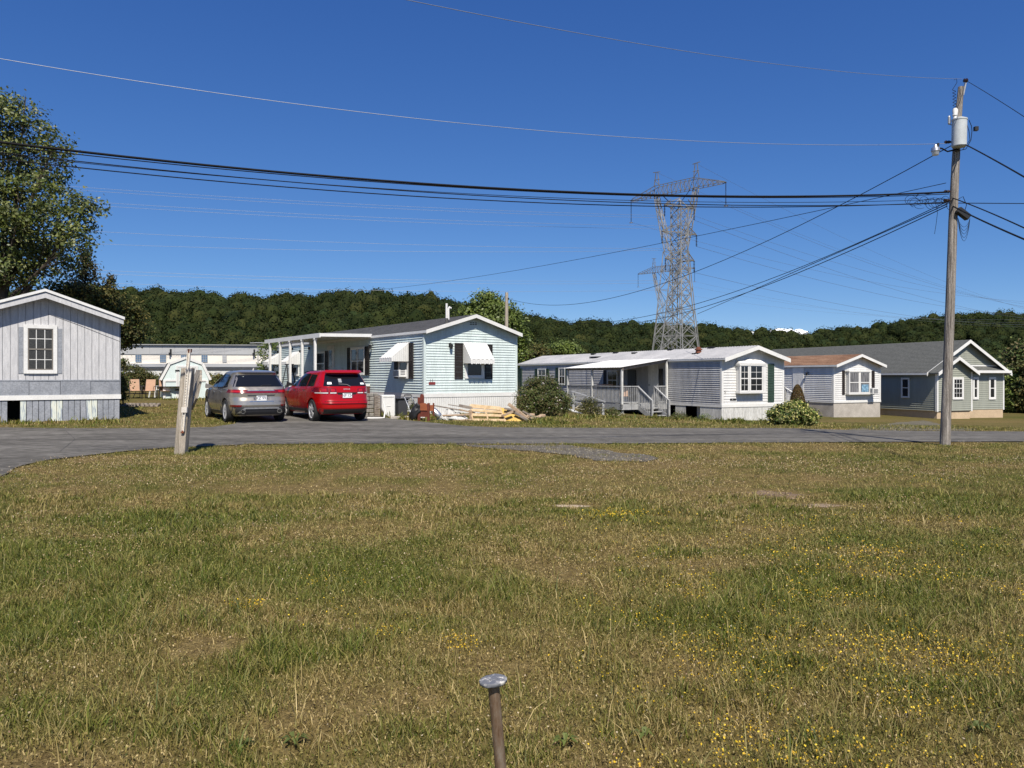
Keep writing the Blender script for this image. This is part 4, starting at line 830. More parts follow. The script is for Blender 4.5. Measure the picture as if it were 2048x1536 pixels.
# ------------------------------------------------------------------ foliage
def leaf_quads(C, Nrm, size, asp=.6):
    n = len(C); a = Nrm / np.linalg.norm(Nrm, axis=1)[:, None]; t = np.cross(a, RNG.normal(0, 1, (n, 3))); t /= np.linalg.norm(t, axis=1)[:, None] + 1e-9; u = np.cross(a, t)
    s = (size * RNG.uniform(.6, 1.35, n))[:, None] / 2
    return np.stack([C - t * s, C - u * s * asp, C + t * s, C + u * s * asp], 1).reshape(-1, 3)
def crown_pts(lumps, clumps, per, sig, inner=.35):
    """lumps (centre, radii); leaf clumps scattered through the volume, denser near the outside"""
    vol = np.array([r[0] * r[1] * r[2] for _, r in lumps]) ** .67; cnt = np.maximum(1, (clumps * vol / vol.sum()).astype(int)); C = []; D = []
    for (c, r), k in zip(lumps, cnt):
        d = RNG.normal(0, 1, (k, 3)); d /= np.linalg.norm(d, axis=1)[:, None]; rad = (inner + (1 - inner) * RNG.random(k) ** .45)[:, None]
        C.append(np.array(c) + d * rad * np.array(r)); D.append(d)
    C = np.concatenate(C); D = np.concatenate(D); sg = sig * RNG.uniform(.5, 1.3, len(C)); k = np.repeat(np.arange(len(C)), per)
    P = C[k] + RNG.normal(0, 1, (len(k), 3)) * sg[k][:, None] * np.array([1, 1, .7]); Nn = RNG.normal(0, 1, (len(k), 3)) * .8 + D[k] * .8 + np.array([0, -.1, .7])
    return P, Nn, C
L_MAPLE = leafmat('maple_leaves', [(.06, .09, .02), (.10, .135, .028), (.175, .20, .045), (.07, .10, .028), (.28, .29, .11), (.045, .07, .02)], .25, .45, spec=.5, pscale=.6)
L_GREEN = leafmat('bright_leaves', [(.085, .13, .025), (.14, .19, .04), (.20, .25, .07), (.09, .13, .03)], .3, .5, spec=.4)
L_CEDAR = leafmat('cedar_leaves', [(.03, .045, .016), (.05, .06, .022), (.075, .065, .026), (.09, .07, .03)], .1, .7)
L_BROWN = leafmat('olive_brown_leaves', [(.07, .08, .022), (.12, .105, .032), (.15, .12, .038), (.08, .11, .026), (.045, .055, .018)], .2, .7)
L_SHRUB = leafmat('shrub_leaves', [(.04, .07, .02), (.075, .11, .03), (.11, .14, .04), (.07, .08, .032), (.12, .10, .045)], .2, .6)
L_VAR = leafmat('variegated_leaves', [(.04, .07, .018), (.50, .47, .15), (.04, .07, .016), (.62, .58, .27), (.03, .05, .012), (.14, .19, .04), (.05, .09, .02)], .15, .55)
L_SPRUCE = leafmat('rusty_spruce_needles', [(.075, .045, .015), (.10, .055, .018), (.055, .06, .018), (.12, .07, .025)], .1, .8)
L_BLOSSOM = leafmat('white_blossom', [(.75, .72, .72), (.8, .62, .66), (.6, .58, .55)], .2)
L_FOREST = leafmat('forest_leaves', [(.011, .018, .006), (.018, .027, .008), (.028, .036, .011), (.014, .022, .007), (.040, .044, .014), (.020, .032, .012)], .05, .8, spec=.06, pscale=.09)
def tree(name, label, base, lumps, clumps, per, sig, leaf, m, trunk=.2, group=None, limbs=True, inner=.35, cat='tree', stem='trunk'):
    root = thing(name, label, cat, base, 0, group); b0 = Vector(base); P, Nn, C = crown_pts(lumps, clumps, per, sig, inner); P = P - np.array(base)
    np_mesh('crown' if cat == 'tree' else 'foliage', leaf_quads(P, Nn, leaf), 4, m, root)
    mb = MB(); top = max(l[0][2] + l[1][2] * .5 for l in lumps) - b0.z; cx = np.mean([l[0] for l in lumps], axis=0)
    tp = Vector((cx[0] - b0.x, cx[1] - b0.y, top)); pts = [Vector((0, 0, -.2)), Vector((0, 0, top * .15)), tp * .5 + Vector((.1, 0, 0)), tp]
    mb.tube(pts, [trunk * 1.25, trunk, trunk * .6, trunk * .12], 8)
    if limbs:
        for c, r in lumps:
            e = Vector(c) - b0; s_ = pts[1].lerp(pts[2], random.uniform(.1, .9)); mid = s_.lerp(e, .5) + Vector((random.uniform(-.1, .1), random.uniform(-.1, .1), .1)) * r[0]
            mb.tube([s_, mid, e], [trunk * .45, trunk * .28, trunk * .08], 6)
            for j in range(7):
                d = Vector(RNG.normal(0, 1, 3)).normalized(); q = e + Vector((d.x * r[0], d.y * r[1], d.z * r[2])) * .85; mb.tube([mid.lerp(e, random.random()), q], [trunk * .12, trunk * .03], 5)
    mb.build(stem, M['bark'], root, smooth=True)
    return root
def lump(px, py, Y, rpx, rpy=None, ry=None):
    c = W(px, py, Y); r = rpx / FPX * Y; return ((c.x, c.y, c.z), (r, ry or r, (rpy or rpx) / FPX * Y))
# big maple behind the left home
Y = 46
tree('maple_tree', 'large leafy green tree rising behind the weathered grey home at the left edge', (-31, Y, .1),
     [lump(20, 250, Y, 75, 60), lump(-60, 330, Y, 120, 110), lump(85, 330, Y + 1, 60, 50), lump(40, 400, Y - 1, 85, 60), lump(130, 430, Y, 62, 45), lump(60, 480, Y + 1, 85, 50), lump(-40, 500, Y, 110, 90), lump(150, 480, Y - 1, 40, 38), lump(30, 545, Y, 60, 30), lump(100, 530, Y + 1, 50, 28), lump(-90, 420, Y, 130, 130), lump(5, 205, Y, 30, 25), lump(110, 290, Y, 30, 20), lump(175, 415, Y, 28, 16)],
     1250, 34, .34, .215, L_MAPLE, .24)
# cedars and brush behind it
def conifer(name, label, px, ytop, pybot, Y, rpx, m, n=2200, lean=0, group=None, leaf=.16):
    t = W(px, ytop, Y); bt = W(px, pybot, Y); H = t.z - gf(t.x, Y); base = (t.x - lean, Y, gf(t.x, Y)); root = thing(name, label, 'tree', base, 0, group)
    R0 = rpx / FPX * Y; k = 90; C = []; D = []
    for i in range(k):
        h_ = .12 + .86 * (i / k); a = i * 2.4 + random.random(); L = R0 * (1 - h_) ** .8 * random.uniform(.55, 1.25) + .12
        for j in range(int(n / k)):
            s_ = random.random() ** .7 * L; C.append((math.cos(a) * s_ + lean * h_ + random.gauss(0, .12), math.sin(a) * s_ + random.gauss(0, .12), H * h_ + s_ * .55 + random.gauss(0, .14))); D.append((math.cos(a), math.sin(a), .5))
    C = np.array(C); D = np.array(D) + RNG.normal(0, .7, (len(C), 3)); np_mesh('crown', leaf_quads(C, D, leaf, .45), 4, m, root)
    mb = MB(); mb.tube([(0, 0, -.1), (lean * .5, 0, H * .5), (lean, 0, H * .98)], [.18, .1, .02], 7); mb.build('trunk', M['bark'], root, smooth=True)
conifer('cedar_tree', 'dark ragged cedar with a pointed top behind the left home', 172, 500, 640, 54, 75, L_CEDAR, 4600, .3, 'evergreens behind the left home', .24)
conifer('cedar_tree', 'small dark cedar leaning right beside the taller pointed cedar', 222, 548, 660, 54, 36, L_CEDAR, 2400, .6, 'evergreens behind the left home', .22)
Y = 52
tree('scrub_tree', 'olive brown scrubby tree overhanging the far warehouse beside the left home', (*W(215, 752, Y)[:2], .2), [lump(215, 610, Y, 42, 35), lump(255, 640, Y, 34, 40), lump(180, 600, Y, 55, 30), lump(240, 672, Y, 34, 25), lump(265, 668, Y, 22, 18), lump(130, 590, Y, 50, 25)], 440, 34, .30, .20, L_BROWN, .16)
Y = 36
tree('shrub', 'olive brown shrub between the left home and the tan patio chairs', (*W(285, 752, 47)[:2], gf(-20, 47)), [lump(285, 752, 47, 24, 14), lump(262, 745, 47, 22, 16), lump(250, 765, 47, 14, 16), lump(305, 758, 47, 14, 12), lump(278, 768, 47, 28, 12)], 260, 34, .13, .09, L_BROWN, .05, cat='shrub', stem='stems')
tree('shrub', 'dark green leafy shrub pressed against the right corner of the left home', (*G(246, 812)[:2], gf(-13.6, 28)), [lump(244, 790, 30, 6, 18), lump(247, 760, 30, 7, 16), lump(245, 728, 30, 5, 12)], 60, 30, .10, .08, L_SHRUB, .03, cat='shrub', stem='stems')
# tree behind the pale blue home
Y = 62
tree('leafy_tree', 'bright green leafy tree standing behind the gable of the pale blue home', (*W(980, 752, Y)[:2], -.1), [lump(972, 612, Y, 30, 22), lump(938, 625, Y, 20, 17), lump(1006, 620, Y, 24, 18), lump(975, 645, Y, 48, 22), lump(1024, 645, Y, 20, 20), lump(1034, 675, Y, 20, 20), lump(1000, 680, Y, 36, 26), lump(970, 590, Y, 10, 9), lump(1036, 712, Y, 16, 20)], 560, 32, .36, .25, L_GREEN, .22)
Y = 46
tree('sapling', 'thin pale-leaved sapling climbing beside the far end of the side porch', (*W(540, 790, Y)[:2], .1), [lump(543, 690, Y, 14, 10), lump(528, 705, Y, 9, 16), lump(522, 735, Y, 9, 14), lump(540, 750, Y, 12, 12), lump(570, 683, Y, 12, 6)], 70, 24, .16, .12, L_GREEN, .04)
# shrubs in front of the homes
def shrub(label, px, py, w_, h_, m, n=300, per=34, leaf=.06, Yo=None, blossom=0, group=None, sig=.10, name='shrub', lumps=None):
    b0 = G(px, py); Y = b0.y if Yo is None else Yo; b0 = W(px, py, Y); rx = w_ / 2
    lumps = lumps or [lump(px, py - h_ * .42, Y, rx * .62, h_ * .40), lump(px - rx * .5, py - h_ * .38, Y, rx * .5, h_ * .36), lump(px + rx * .5, py - h_ * .35, Y, rx * .5, h_ * .34), lump(px + rx * .1, py - h_ * .7, Y, rx * .45, h_ * .28), lump(px - rx * .3, py - h_ * .65, Y, rx * .4, h_ * .25)]
    r = tree(name, label, (b0.x, Y, gf(b0.x, Y)), lumps, n, per, sig, leaf, m, .03, group, cat='shrub', stem='stems')
    if blossom:
        P, Nn, C = crown_pts(lumps, blossom, 3, .03, .95); P -= np.array((b0.x, Y, gf(b0.x, Y))); np_mesh('blossom', leaf_quads(P, Nn, .045, .9), 4, L_BLOSSOM, r)
    return r
shrub('dark leafy bush dotted with white blossom between the pale blue and light grey homes', 1088, 832, 112, 84, L_SHRUB, 620, 38, .062, blossom=150, Yo=31.5)
shrub('rusty brown weedy bush under the sloping handrail by the deck', 1180, 832, 50, 40, L_BROWN, 150, 26, .05, Yo=35.5)
shrub('low green weeds growing at the foot of the deck handrail', 1222, 833, 46, 18, L_SHRUB, 90, 24, .05, Yo=36)
shrub('round bush with yellow and green variegated leaves by the light grey home', 1587, 851, 98, 48, L_VAR, 600, 34, .085, sig=.08)
b0 = G(1596, 836)
b0 = W(1595, 800, 36.6); root = thing('dwarf_spruce', 'rust coloured cone shaped dwarf spruce behind the variegated bush', 'tree', (b0.x, 36.6, gf(b0.x, 36.6))); n = 7000; t = RNG.random(n) ** .8; a = RNG.uniform(0, 6.28, n); H = EYE - 17 / FPX * 36.6 - gf(b0.x, 36.6); rad = .44 * np.sqrt(np.clip(1 - t ** 1.6, 0, 1)) * RNG.uniform(.82, 1.04, n)
P = np.stack([np.cos(a) * rad, np.sin(a) * rad, t * H], -1); np_mesh('crown', leaf_quads(P, np.stack([np.cos(a), np.sin(a), .5 + 0 * a], -1) + RNG.normal(0, .6, (n, 3)), .06), 4, L_SPRUCE, root)
mb = MB(); mb.tube([(0, 0, 0), (0, 0, H * .8)], [.04, .01], 6); mb.build('trunk', M['bark'], root)
for lab, px, py, w_, h_, m in [('low green weeds against the skirting of the light grey home beside the steps', 1360, 840, 40, 18, L_SHRUB), ('small green weeds at the middle of the light grey home skirting', 1405, 842, 44, 13, L_GREEN),
                               ('leafy weed growing up the skirting of the weathered grey home', 113, 836, 22, 20, L_SHRUB), ('tall weed sprouting by the hand truck', 826, 836, 14, 46, L_SHRUB), ('tall spindly weed beside the mint shed door on the left', 343, 794, 12, 26, L_SHRUB), ('tall spindly weed in front of the right side of the mint shed', 404, 794, 10, 20, L_SHRUB)]:
    shrub(lab, px, py, w_, h_, m, 26, 22, .05, name='weed_clump', sig=.08)
# trees along the right edge behind the sage house
for i, (lab, px, py, r1, r2, Y, m) in enumerate([('leafy dark green tree at the right edge behind the sage house', 2045, 735, 34, 50, 60, L_SHRUB), ('lower yellow green tree touching the right corner of the sage house', 2022, 785, 22, 42, 56, L_GREEN),
        ('olive tree partly out of frame at the right edge', 2080, 770, 45, 60, 55, L_BROWN), ('light green far tree seen over the light grey home roof', 1128, 698, 30, 12, 90, L_GREEN), ('pale green far tree right of the bright leafy tree', 1070, 705, 26, 14, 88, L_BROWN)]):
    b0 = W(px, 752, Y); tree('background_tree', lab, (b0.x, Y, gf(b0.x, Y)), [lump(px, py, Y, r1, r2), lump(px - r1 * .5, py + r2 * .4, Y, r1 * .6, r2 * .6), lump(px + r1 * .5, py + r2 * .3, Y, r1 * .6, r2 * .6), lump(px + r1 * .1, py - r2 * .5, Y, r1 * .5, r2 * .5)], 260, 34, .3, .24, m, .15, 'trees behind the homes')
# hedge line behind the yard, below the warehouse
hp = []; hn = []
for i in range(170):
    px = random.uniform(150, 620); Y = random.uniform(66, 74); r = random.uniform(.5, 1.0); c = W(px, 752, Y); cz = gf(c.x, Y) + r * .5; k = 60; d = RNG.normal(0, 1, (k, 3)); d /= np.linalg.norm(d, axis=1)[:, None]
    hp.append(np.array([c.x, Y, cz]) + d * r * np.array([1.4, 1, .8])); hn.append(d + RNG.normal(0, .5, (k, 3)))
tag(np_mesh('far_scrub', leaf_quads(np.concatenate(hp), np.concatenate(hn), .3), 4, L_BROWN), 'low olive scrub in front of the warehouse', 'scrub', kind='stuff')

# ------------------------------------------------------------------ wooded hills
def ridge(px):      # canopy line of the photograph
    xs = [-900, -300, 0, 200, 330, 450, 560, 660, 760, 850, 905, 960, 1060, 1150, 1250, 1300, 1400, 1500, 1560, 1640, 1700, 1800, 1900, 2000, 2048, 2400, 3000]
    ys = [600, 592, 588, 580, 580, 583, 588, 585, 579, 585, 596, 610, 632, 645, 652, 648, 654, 662, 668, 664, 655, 640, 629, 627, 629, 640, 665]
    return np.interp(px, xs, ys)
def hillh(X, Y):
    px = X / Y * FPX + 1024; d = np.interp(px, [900, 1150, 1500, 1650], [430, 470, 560, 640]); H = (HZ - ridge(px)) / FPX * d + EYE - 11.0
    t = (Y - (d - 170)) / 170; return H * ss(t, 0, 1.05) * .98 + np.where(t > 1, (t - 1) * 3, 0) + (fbm(X / 60, Y / 60, 3) - .5) * 8 * ss(t, .1, .5)
us = np.linspace(-1.0, 1.0, 124); vs_ = np.linspace(0, 1, 50); UU, VV = np.meshgrid(us, vs_); pxs = UU * FPX + 1024; dd = np.interp(pxs, [900, 1150, 1500, 1650], [430, 470, 560, 640]); YY = dd - 175 + VV * 290; XX = UU * YY; ZZ = hillh(XX, YY) + 3.0 - 3.2 * (1 - VV)
idx = np.arange(UU.size).reshape(UU.shape); q = np.stack([idx[:-1, :-1], idx[:-1, 1:], idx[1:, 1:], idx[1:, :-1]], -1).reshape(-1, 4)
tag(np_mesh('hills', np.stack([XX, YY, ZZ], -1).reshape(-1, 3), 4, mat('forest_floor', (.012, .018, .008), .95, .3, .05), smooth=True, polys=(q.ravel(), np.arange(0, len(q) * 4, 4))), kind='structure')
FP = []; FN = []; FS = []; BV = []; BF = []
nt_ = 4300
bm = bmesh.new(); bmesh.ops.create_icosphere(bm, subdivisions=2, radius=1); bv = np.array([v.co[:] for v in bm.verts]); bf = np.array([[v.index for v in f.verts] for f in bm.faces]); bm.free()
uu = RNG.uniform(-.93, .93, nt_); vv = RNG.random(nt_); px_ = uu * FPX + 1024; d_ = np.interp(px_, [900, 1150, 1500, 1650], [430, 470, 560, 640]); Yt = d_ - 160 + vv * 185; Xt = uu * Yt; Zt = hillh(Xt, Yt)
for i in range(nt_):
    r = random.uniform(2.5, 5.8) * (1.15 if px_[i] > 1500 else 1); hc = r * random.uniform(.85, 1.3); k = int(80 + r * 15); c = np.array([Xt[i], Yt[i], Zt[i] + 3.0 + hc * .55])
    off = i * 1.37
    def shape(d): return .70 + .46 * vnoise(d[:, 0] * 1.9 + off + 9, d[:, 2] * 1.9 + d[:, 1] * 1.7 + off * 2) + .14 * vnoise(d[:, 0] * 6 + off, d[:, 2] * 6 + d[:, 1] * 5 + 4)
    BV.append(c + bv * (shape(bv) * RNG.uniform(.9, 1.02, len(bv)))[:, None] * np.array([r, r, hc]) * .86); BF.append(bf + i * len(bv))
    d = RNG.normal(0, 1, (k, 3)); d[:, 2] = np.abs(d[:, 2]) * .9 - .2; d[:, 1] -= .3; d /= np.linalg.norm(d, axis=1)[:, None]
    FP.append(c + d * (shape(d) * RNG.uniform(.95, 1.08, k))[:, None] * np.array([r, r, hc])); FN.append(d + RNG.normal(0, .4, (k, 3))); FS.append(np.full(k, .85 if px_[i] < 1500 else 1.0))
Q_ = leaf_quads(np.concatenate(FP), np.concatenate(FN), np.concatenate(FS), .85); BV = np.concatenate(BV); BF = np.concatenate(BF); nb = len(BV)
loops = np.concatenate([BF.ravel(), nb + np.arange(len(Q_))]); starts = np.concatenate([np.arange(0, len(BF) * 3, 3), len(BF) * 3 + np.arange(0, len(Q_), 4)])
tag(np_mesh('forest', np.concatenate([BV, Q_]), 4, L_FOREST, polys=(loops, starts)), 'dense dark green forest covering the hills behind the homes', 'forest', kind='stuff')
# small white cloud behind the hill
mb = MB(); cl, nt, b = newmat('cloud'); b.inputs['Base Color'].default_value = (.9, .92, .95, 1); b.inputs['Roughness'].default_value = 1; b.inputs['Specular IOR Level'].default_value = 0
n_ = noise(nt, .02, 5, objvec(nt)); bp = N(nt, 'ShaderNodeBump'); bp.inputs['Distance'].default_value = 12; nt.links.new(n_.outputs[0], bp.inputs['Height']); nt.links.new(bp.outputs[0], b.inputs['Normal'])
bm = bmesh.new()
for i in range(46):
    px = random.triangular(1500, 1640, 1562); c = W(px, 664 + abs(px - 1562) * .05 + random.uniform(-4, 8), 2600); r = random.uniform(4, 11) * (1 - abs(px - 1562) / 130) * 1.6
    mt_ = Matrix.Translation(c) @ Matrix.Diagonal((r * 1.8, r, r * .75, 1)); bmesh.ops.create_icosphere(bm, subdivisions=3, radius=1, matrix=mt_)
for v in bm.verts: v.co += Vector(RNG.normal(0, .35, 3))
me = bpy.data.meshes.new('cloud'); bm.to_mesh(me); bm.free(); me.materials.append(cl); me.polygons.foreach_set('use_smooth', [True] * len(me.polygons)); o = bpy.data.objects.new('cloud', me); COL.objects.link(o); tag(o, kind='structure')

# ------------------------------------------------------------------ warehouse
Y = 150; A = W(120, 752, Y); B_ = W(620, 752, Y + 6); d = (B_ - A); Lw = d.length; th = math.atan2(d.y, d.x)
wh = thing('warehouse', 'long cream and grey metal warehouse with a row of blue windows under the wooded hill', 'warehouse', (A.x, A.y, 0), th)
zt = EYE + 63 / FPX * Y; zc = EYE + 44 / FPX * Y; zm = EYE + 25 / FPX * Y; zl_ = EYE + 18.5 / FPX * Y
mb = MB(); mb.box(0, Lw, .1, 40, 0, zc); mb.mi = 0; wl = mb.build('wall', M['cream'], wh)
mb = MB(); n = int(Lw / 2.35)
for i in range(n): a = i * Lw / n; mb.box(a + .04, a + Lw / n - .04, -.05, 40, zc, zt)
mb.box(0, Lw, 0, 39.8, zc, zt - .1); mb.build('metal_band', M['greypanel'], wh)
mb = MB(); mb.box(0, Lw, -.4, .1, zl_, zm); mb.box(0, Lw, -.5, .1, zt, zt + .12); mb.build('lower_band', M['greypanel'], wh)
mb = MB(); mb.box(10, 26, -6, -.4, 0, zl_ - .6); mb.box(28, Lw, -6, -.4, 0, zl_ - .6); mb.build('annex', M['white_paint'], wh)
mb = MB(); mb.box(9.8, 26.2, -6.2, -.3, zl_ - .6, zl_ - .3); mb.box(27.8, Lw, -6.2, -.3, zl_ - .6, zl_ - .3); mb.build('annex_roof', M['darkgreyplastic'], wh)
bg_, nt, b = newmat('blue_window_glass'); b.inputs['Base Color'].default_value = (.10, .16, .24, 1); b.inputs['Roughness'].default_value = .15
def wx(px): k = (px - 1024) / FPX; return (k * A.y - A.x) / (math.cos(th) - k * math.sin(th))
for px, pw, t in [(277, 12, 'g'), (326, 12, 'g'), (367.5, 11, 'g'), (409, 12, 'g'), (449, 8, 'w')]:
    a, b_ = wx(px - pw / 2), wx(px + pw / 2); z0, z1 = EYE + 28.5 / FPX * Y, EYE + 43 / FPX * Y; mb = MB(); mb.box(a, b_, -.02, .1, z0, z1); w_ = mb.build('window', bg_ if t == 'g' else M['greypanel'], wh)
    mb = MB()
    for i in range(4): x = a + (b_ - a) * i / 3; mb.box(x - .025, x + .025, -.05, -.02, z0, z1)
    for i in range(4): z = z0 + (z1 - z0) * i / 3; mb.box(a, b_, -.048, -.022, z - .025, z + .025)
    mb.build('mullion', M['greypanel'], w_)
for px in (342, 509):
    a = wx(px); mb = MB(); mb.box(a - .15, a + .15, -.3, -.05, zt - 1.9, zt - .8); mb.box(a - .3, a, -.5, -.2, zt - 2.1, zt - 1.5); mb.build('wall_light', M['black'], wh)
for px in (428, 451, 492):
    a = wx(px); mb = MB(); mb.box(a - .5, a + .5, -6.03, -5.9, .5, 2.4); mb.build('door', M['greypanel'], wh)
# antenna post and the pointed brown shape
p = W(516, 745, 60); mb = MB(); t = W(516, 686, 60); mb.tube([(0, 0, 0), (0, 0, t.z)], .035, 6); mb.box(-.62, .62, -.03, .03, t.z - .03, t.z + .05); mb.box(-.3, .3, -.3, .3, t.z - .02, t.z)
tag(mb.build('antenna_mast', M['galv'], loc=(p.x, p.y, 0)), 'thin T-shaped grey antenna mast beyond the side porch', 'antenna')
Y = 64; p = W(478, 752, Y); root = thing('upright_boat', 'pointed brown canoe shape with a white rim standing on end before the warehouse', 'canoe', (p.x, Y, 0)); H = (760 - 722) / FPX * Y
out = [(-.42 * (1 - (i / 10) ** 2.2), 0, H * i / 10) for i in range(11)]; poly = out + [(-x, y, z) for x, y, z in out[::-1][1:]]
mb = MB(); mb.prism(poly, (0, .25, 0)); mb.build('hull', mat('brown_hull', (.16, .11, .08), .6, .3, 3), root); mb = MB(); mb.tube([Vector(q) for q in poly], .045, 6); mb.build('rim', M['white_trim'], root)
# right-side annexe: white lean-to awning seen beyond the porch
# ------------------------------------------------------------------ mint garden shed
b0 = G(324, 797); b1 = G(417, 797); Y = b0.y; sw = (b1.x - b0.x); th = R(0); k = FPX / Y
sh = thing('garden_shed', 'mint green gambrel-roofed garden shed with white trim', 'shed', (b0.x, Y, b0.z), R(0)); H = lambda py: (797 - py) / FPX * Y
shr = R(27)
def x(px): k = (px - 1024) / FPX; return (k * b0.y - b0.x) / (math.cos(shr) - k * math.sin(shr))
sh.rotation_euler = (0, 0, shr)
prof = [(x(326), 0), (x(326), H(760)), (x(327), H(757)), (x(342), H(729)), (x(371), H(717)), (x(403), H(729)), (x(417), H(757)), (x(417), 0)]
mb = MB(); mb.prism([(a, 0, z) for a, z in prof], (-.0, 2.8, 0)); mb.build('wall', M['mint'], sh)
mb = MB(); rp = [(x(321), H(760)), (x(339), H(727)), (x(371), H(715)), (x(405), H(727)), (x(421), H(760))]
skew = 0
for (a, b_) in zip(rp[:-1], rp[1:]):
    n = 5
    for i in range(n):
        p = [a[j] + (b_[j] - a[j]) * i / n for j in (0, 1)]; q = [a[j] + (b_[j] - a[j]) * (i + 1) / n for j in (0, 1)]
        mb.hexa([(p[0], .02, p[1]), (q[0], .02, q[1]), (q[0] + skew, 2.9, q[1]), (p[0] + skew, 2.9, p[1]), (p[0], .02, p[1] + .05), (q[0], .02, q[1] + .035), (q[0] + skew, 2.9, q[1] + .035), (p[0] + skew, 2.9, p[1] + .05)])
mb.build('roof', M['shingle'], sh)
mb = MB()
for (a, b_) in zip(rp[:-1], rp[1:]): mb.bar((a[0], -.03, a[1] - .0), (b_[0], -.03, b_[1] - .0), .05, .13, up=(0, 0, 1))
for a, b_, c, d in [(326, 331, 0, 36), (412, 417, 0, 36)]: mb.box(x(a), x(b_), -.04, -.005, 0, H(797 - d))
mb.box(x(331), x(352), -.04, -.005, H(763), H(759)); mb.box(x(396), x(412), -.04, -.005, H(763), H(759)); mb.box(x(352), x(396), -.045, -.005, H(735), H(731))
mb.box(x(352), x(355.5), -.045, -.005, 0, H(735)); mb.box(x(392), x(396), -.045, -.005, 0, H(735)); mb.build('trim', M['white_trim'], sh)
mb = MB(); mb.box(x(356), x(391.5), -.03, -.004, .03, H(735.5)); d = mb.build('door', M['mint'], sh); mb = MB()
mb.box(x(356), x(358.5), -.05, -.03, .03, H(736)); mb.box(x(389), x(391.5), -.05, -.03, .03, H(736)); mb.box(x(358.5), x(389), -.05, -.03, H(763), H(760)); mb.box(x(372.5), x(374.5), -.05, -.03, .03, H(736)); mb.build('door_trim', M['white_trim'], d)
for px, py in ((355, 741), (391, 759), (355, 780)): mb = MB(); mb.box(x(px) - .12, x(px) + .1, -.075, -.05, H(py) - .03, H(py) + .04); mb.build('hinge', M['black'], d)

# ------------------------------------------------------------------ pylons
def member(mb, a, b_, w_=.16): mb.bar(a, b_, w_)
def strings(parent, p, L, d=(0, 0, -1), r=.16):
    mb = MB(); d = Vector(d).normalized(); p = Vector(p); n = int(L / .26); mb.tube([p, p + d * L], .05, 5)
    for i in range(n): mb.lathe(p + d * (i * L / n + .1), d, [(0, .05), (.03, r), (.1, r * .8), (.12, .05)], 8)
    mb.build('insulator', M['insul'], parent); return p + d * L
def lattice_leg(mb, levels, xz=True, w_=.17):
    """levels: list of (z, half-x, half-y, cx); four legs, horizontal rings, X bracing"""
    prev = None
    for (z, hx, hy, cx) in levels:
        c = [Vector((cx + sx * hx, sy * hy, z)) for sx, sy in ((-1, -1), (1, -1), (1, 1), (-1, 1))]
        if prev:
            for i in range(4):
                j = (i + 1) % 4; member(mb, prev[i], c[i], w_); member(mb, prev[i], c[j], w_ * .6); member(mb, prev[j], c[i], w_ * .6); member(mb, c[i], c[j], w_ * .55)
                m1 = (prev[i] + prev[j]) / 2; m2 = (prev[i] + c[i]) / 2
        prev = c
    return prev
def truss(mb, a, b_, h0, h1, wd, n, w_=.13, d=None):
    """tapered box truss between a and b (bottom chord), heights h0,h1"""
    a = Vector(a); b_ = Vector(b_); d = (b_ - a).normalized(); s_ = d.cross(Vector((0, 0, 1))).normalized(); pr = None
    for i in range(n + 1):
        t = i / n; c = a.lerp(b_, t); hh = h0 + (h1 - h0) * t; w2 = wd * (1 if hh > .2 else .3)
        q = [c - s_ * w2, c + s_ * w2, c - s_ * w2 + Vector((0, 0, hh)), c + s_ * w2 + Vector((0, 0, hh))]
        if pr:
            for k in range(4): member(mb, pr[k], q[k], w_)
            member(mb, pr[0], q[2], w_ * .7); member(mb, pr[3], q[1], w_ * .7); member(mb, pr[0], q[1], w_ * .5)
        member(mb, q[0], q[2], w_ * .6); member(mb, q[1], q[3], w_ * .6); pr = q
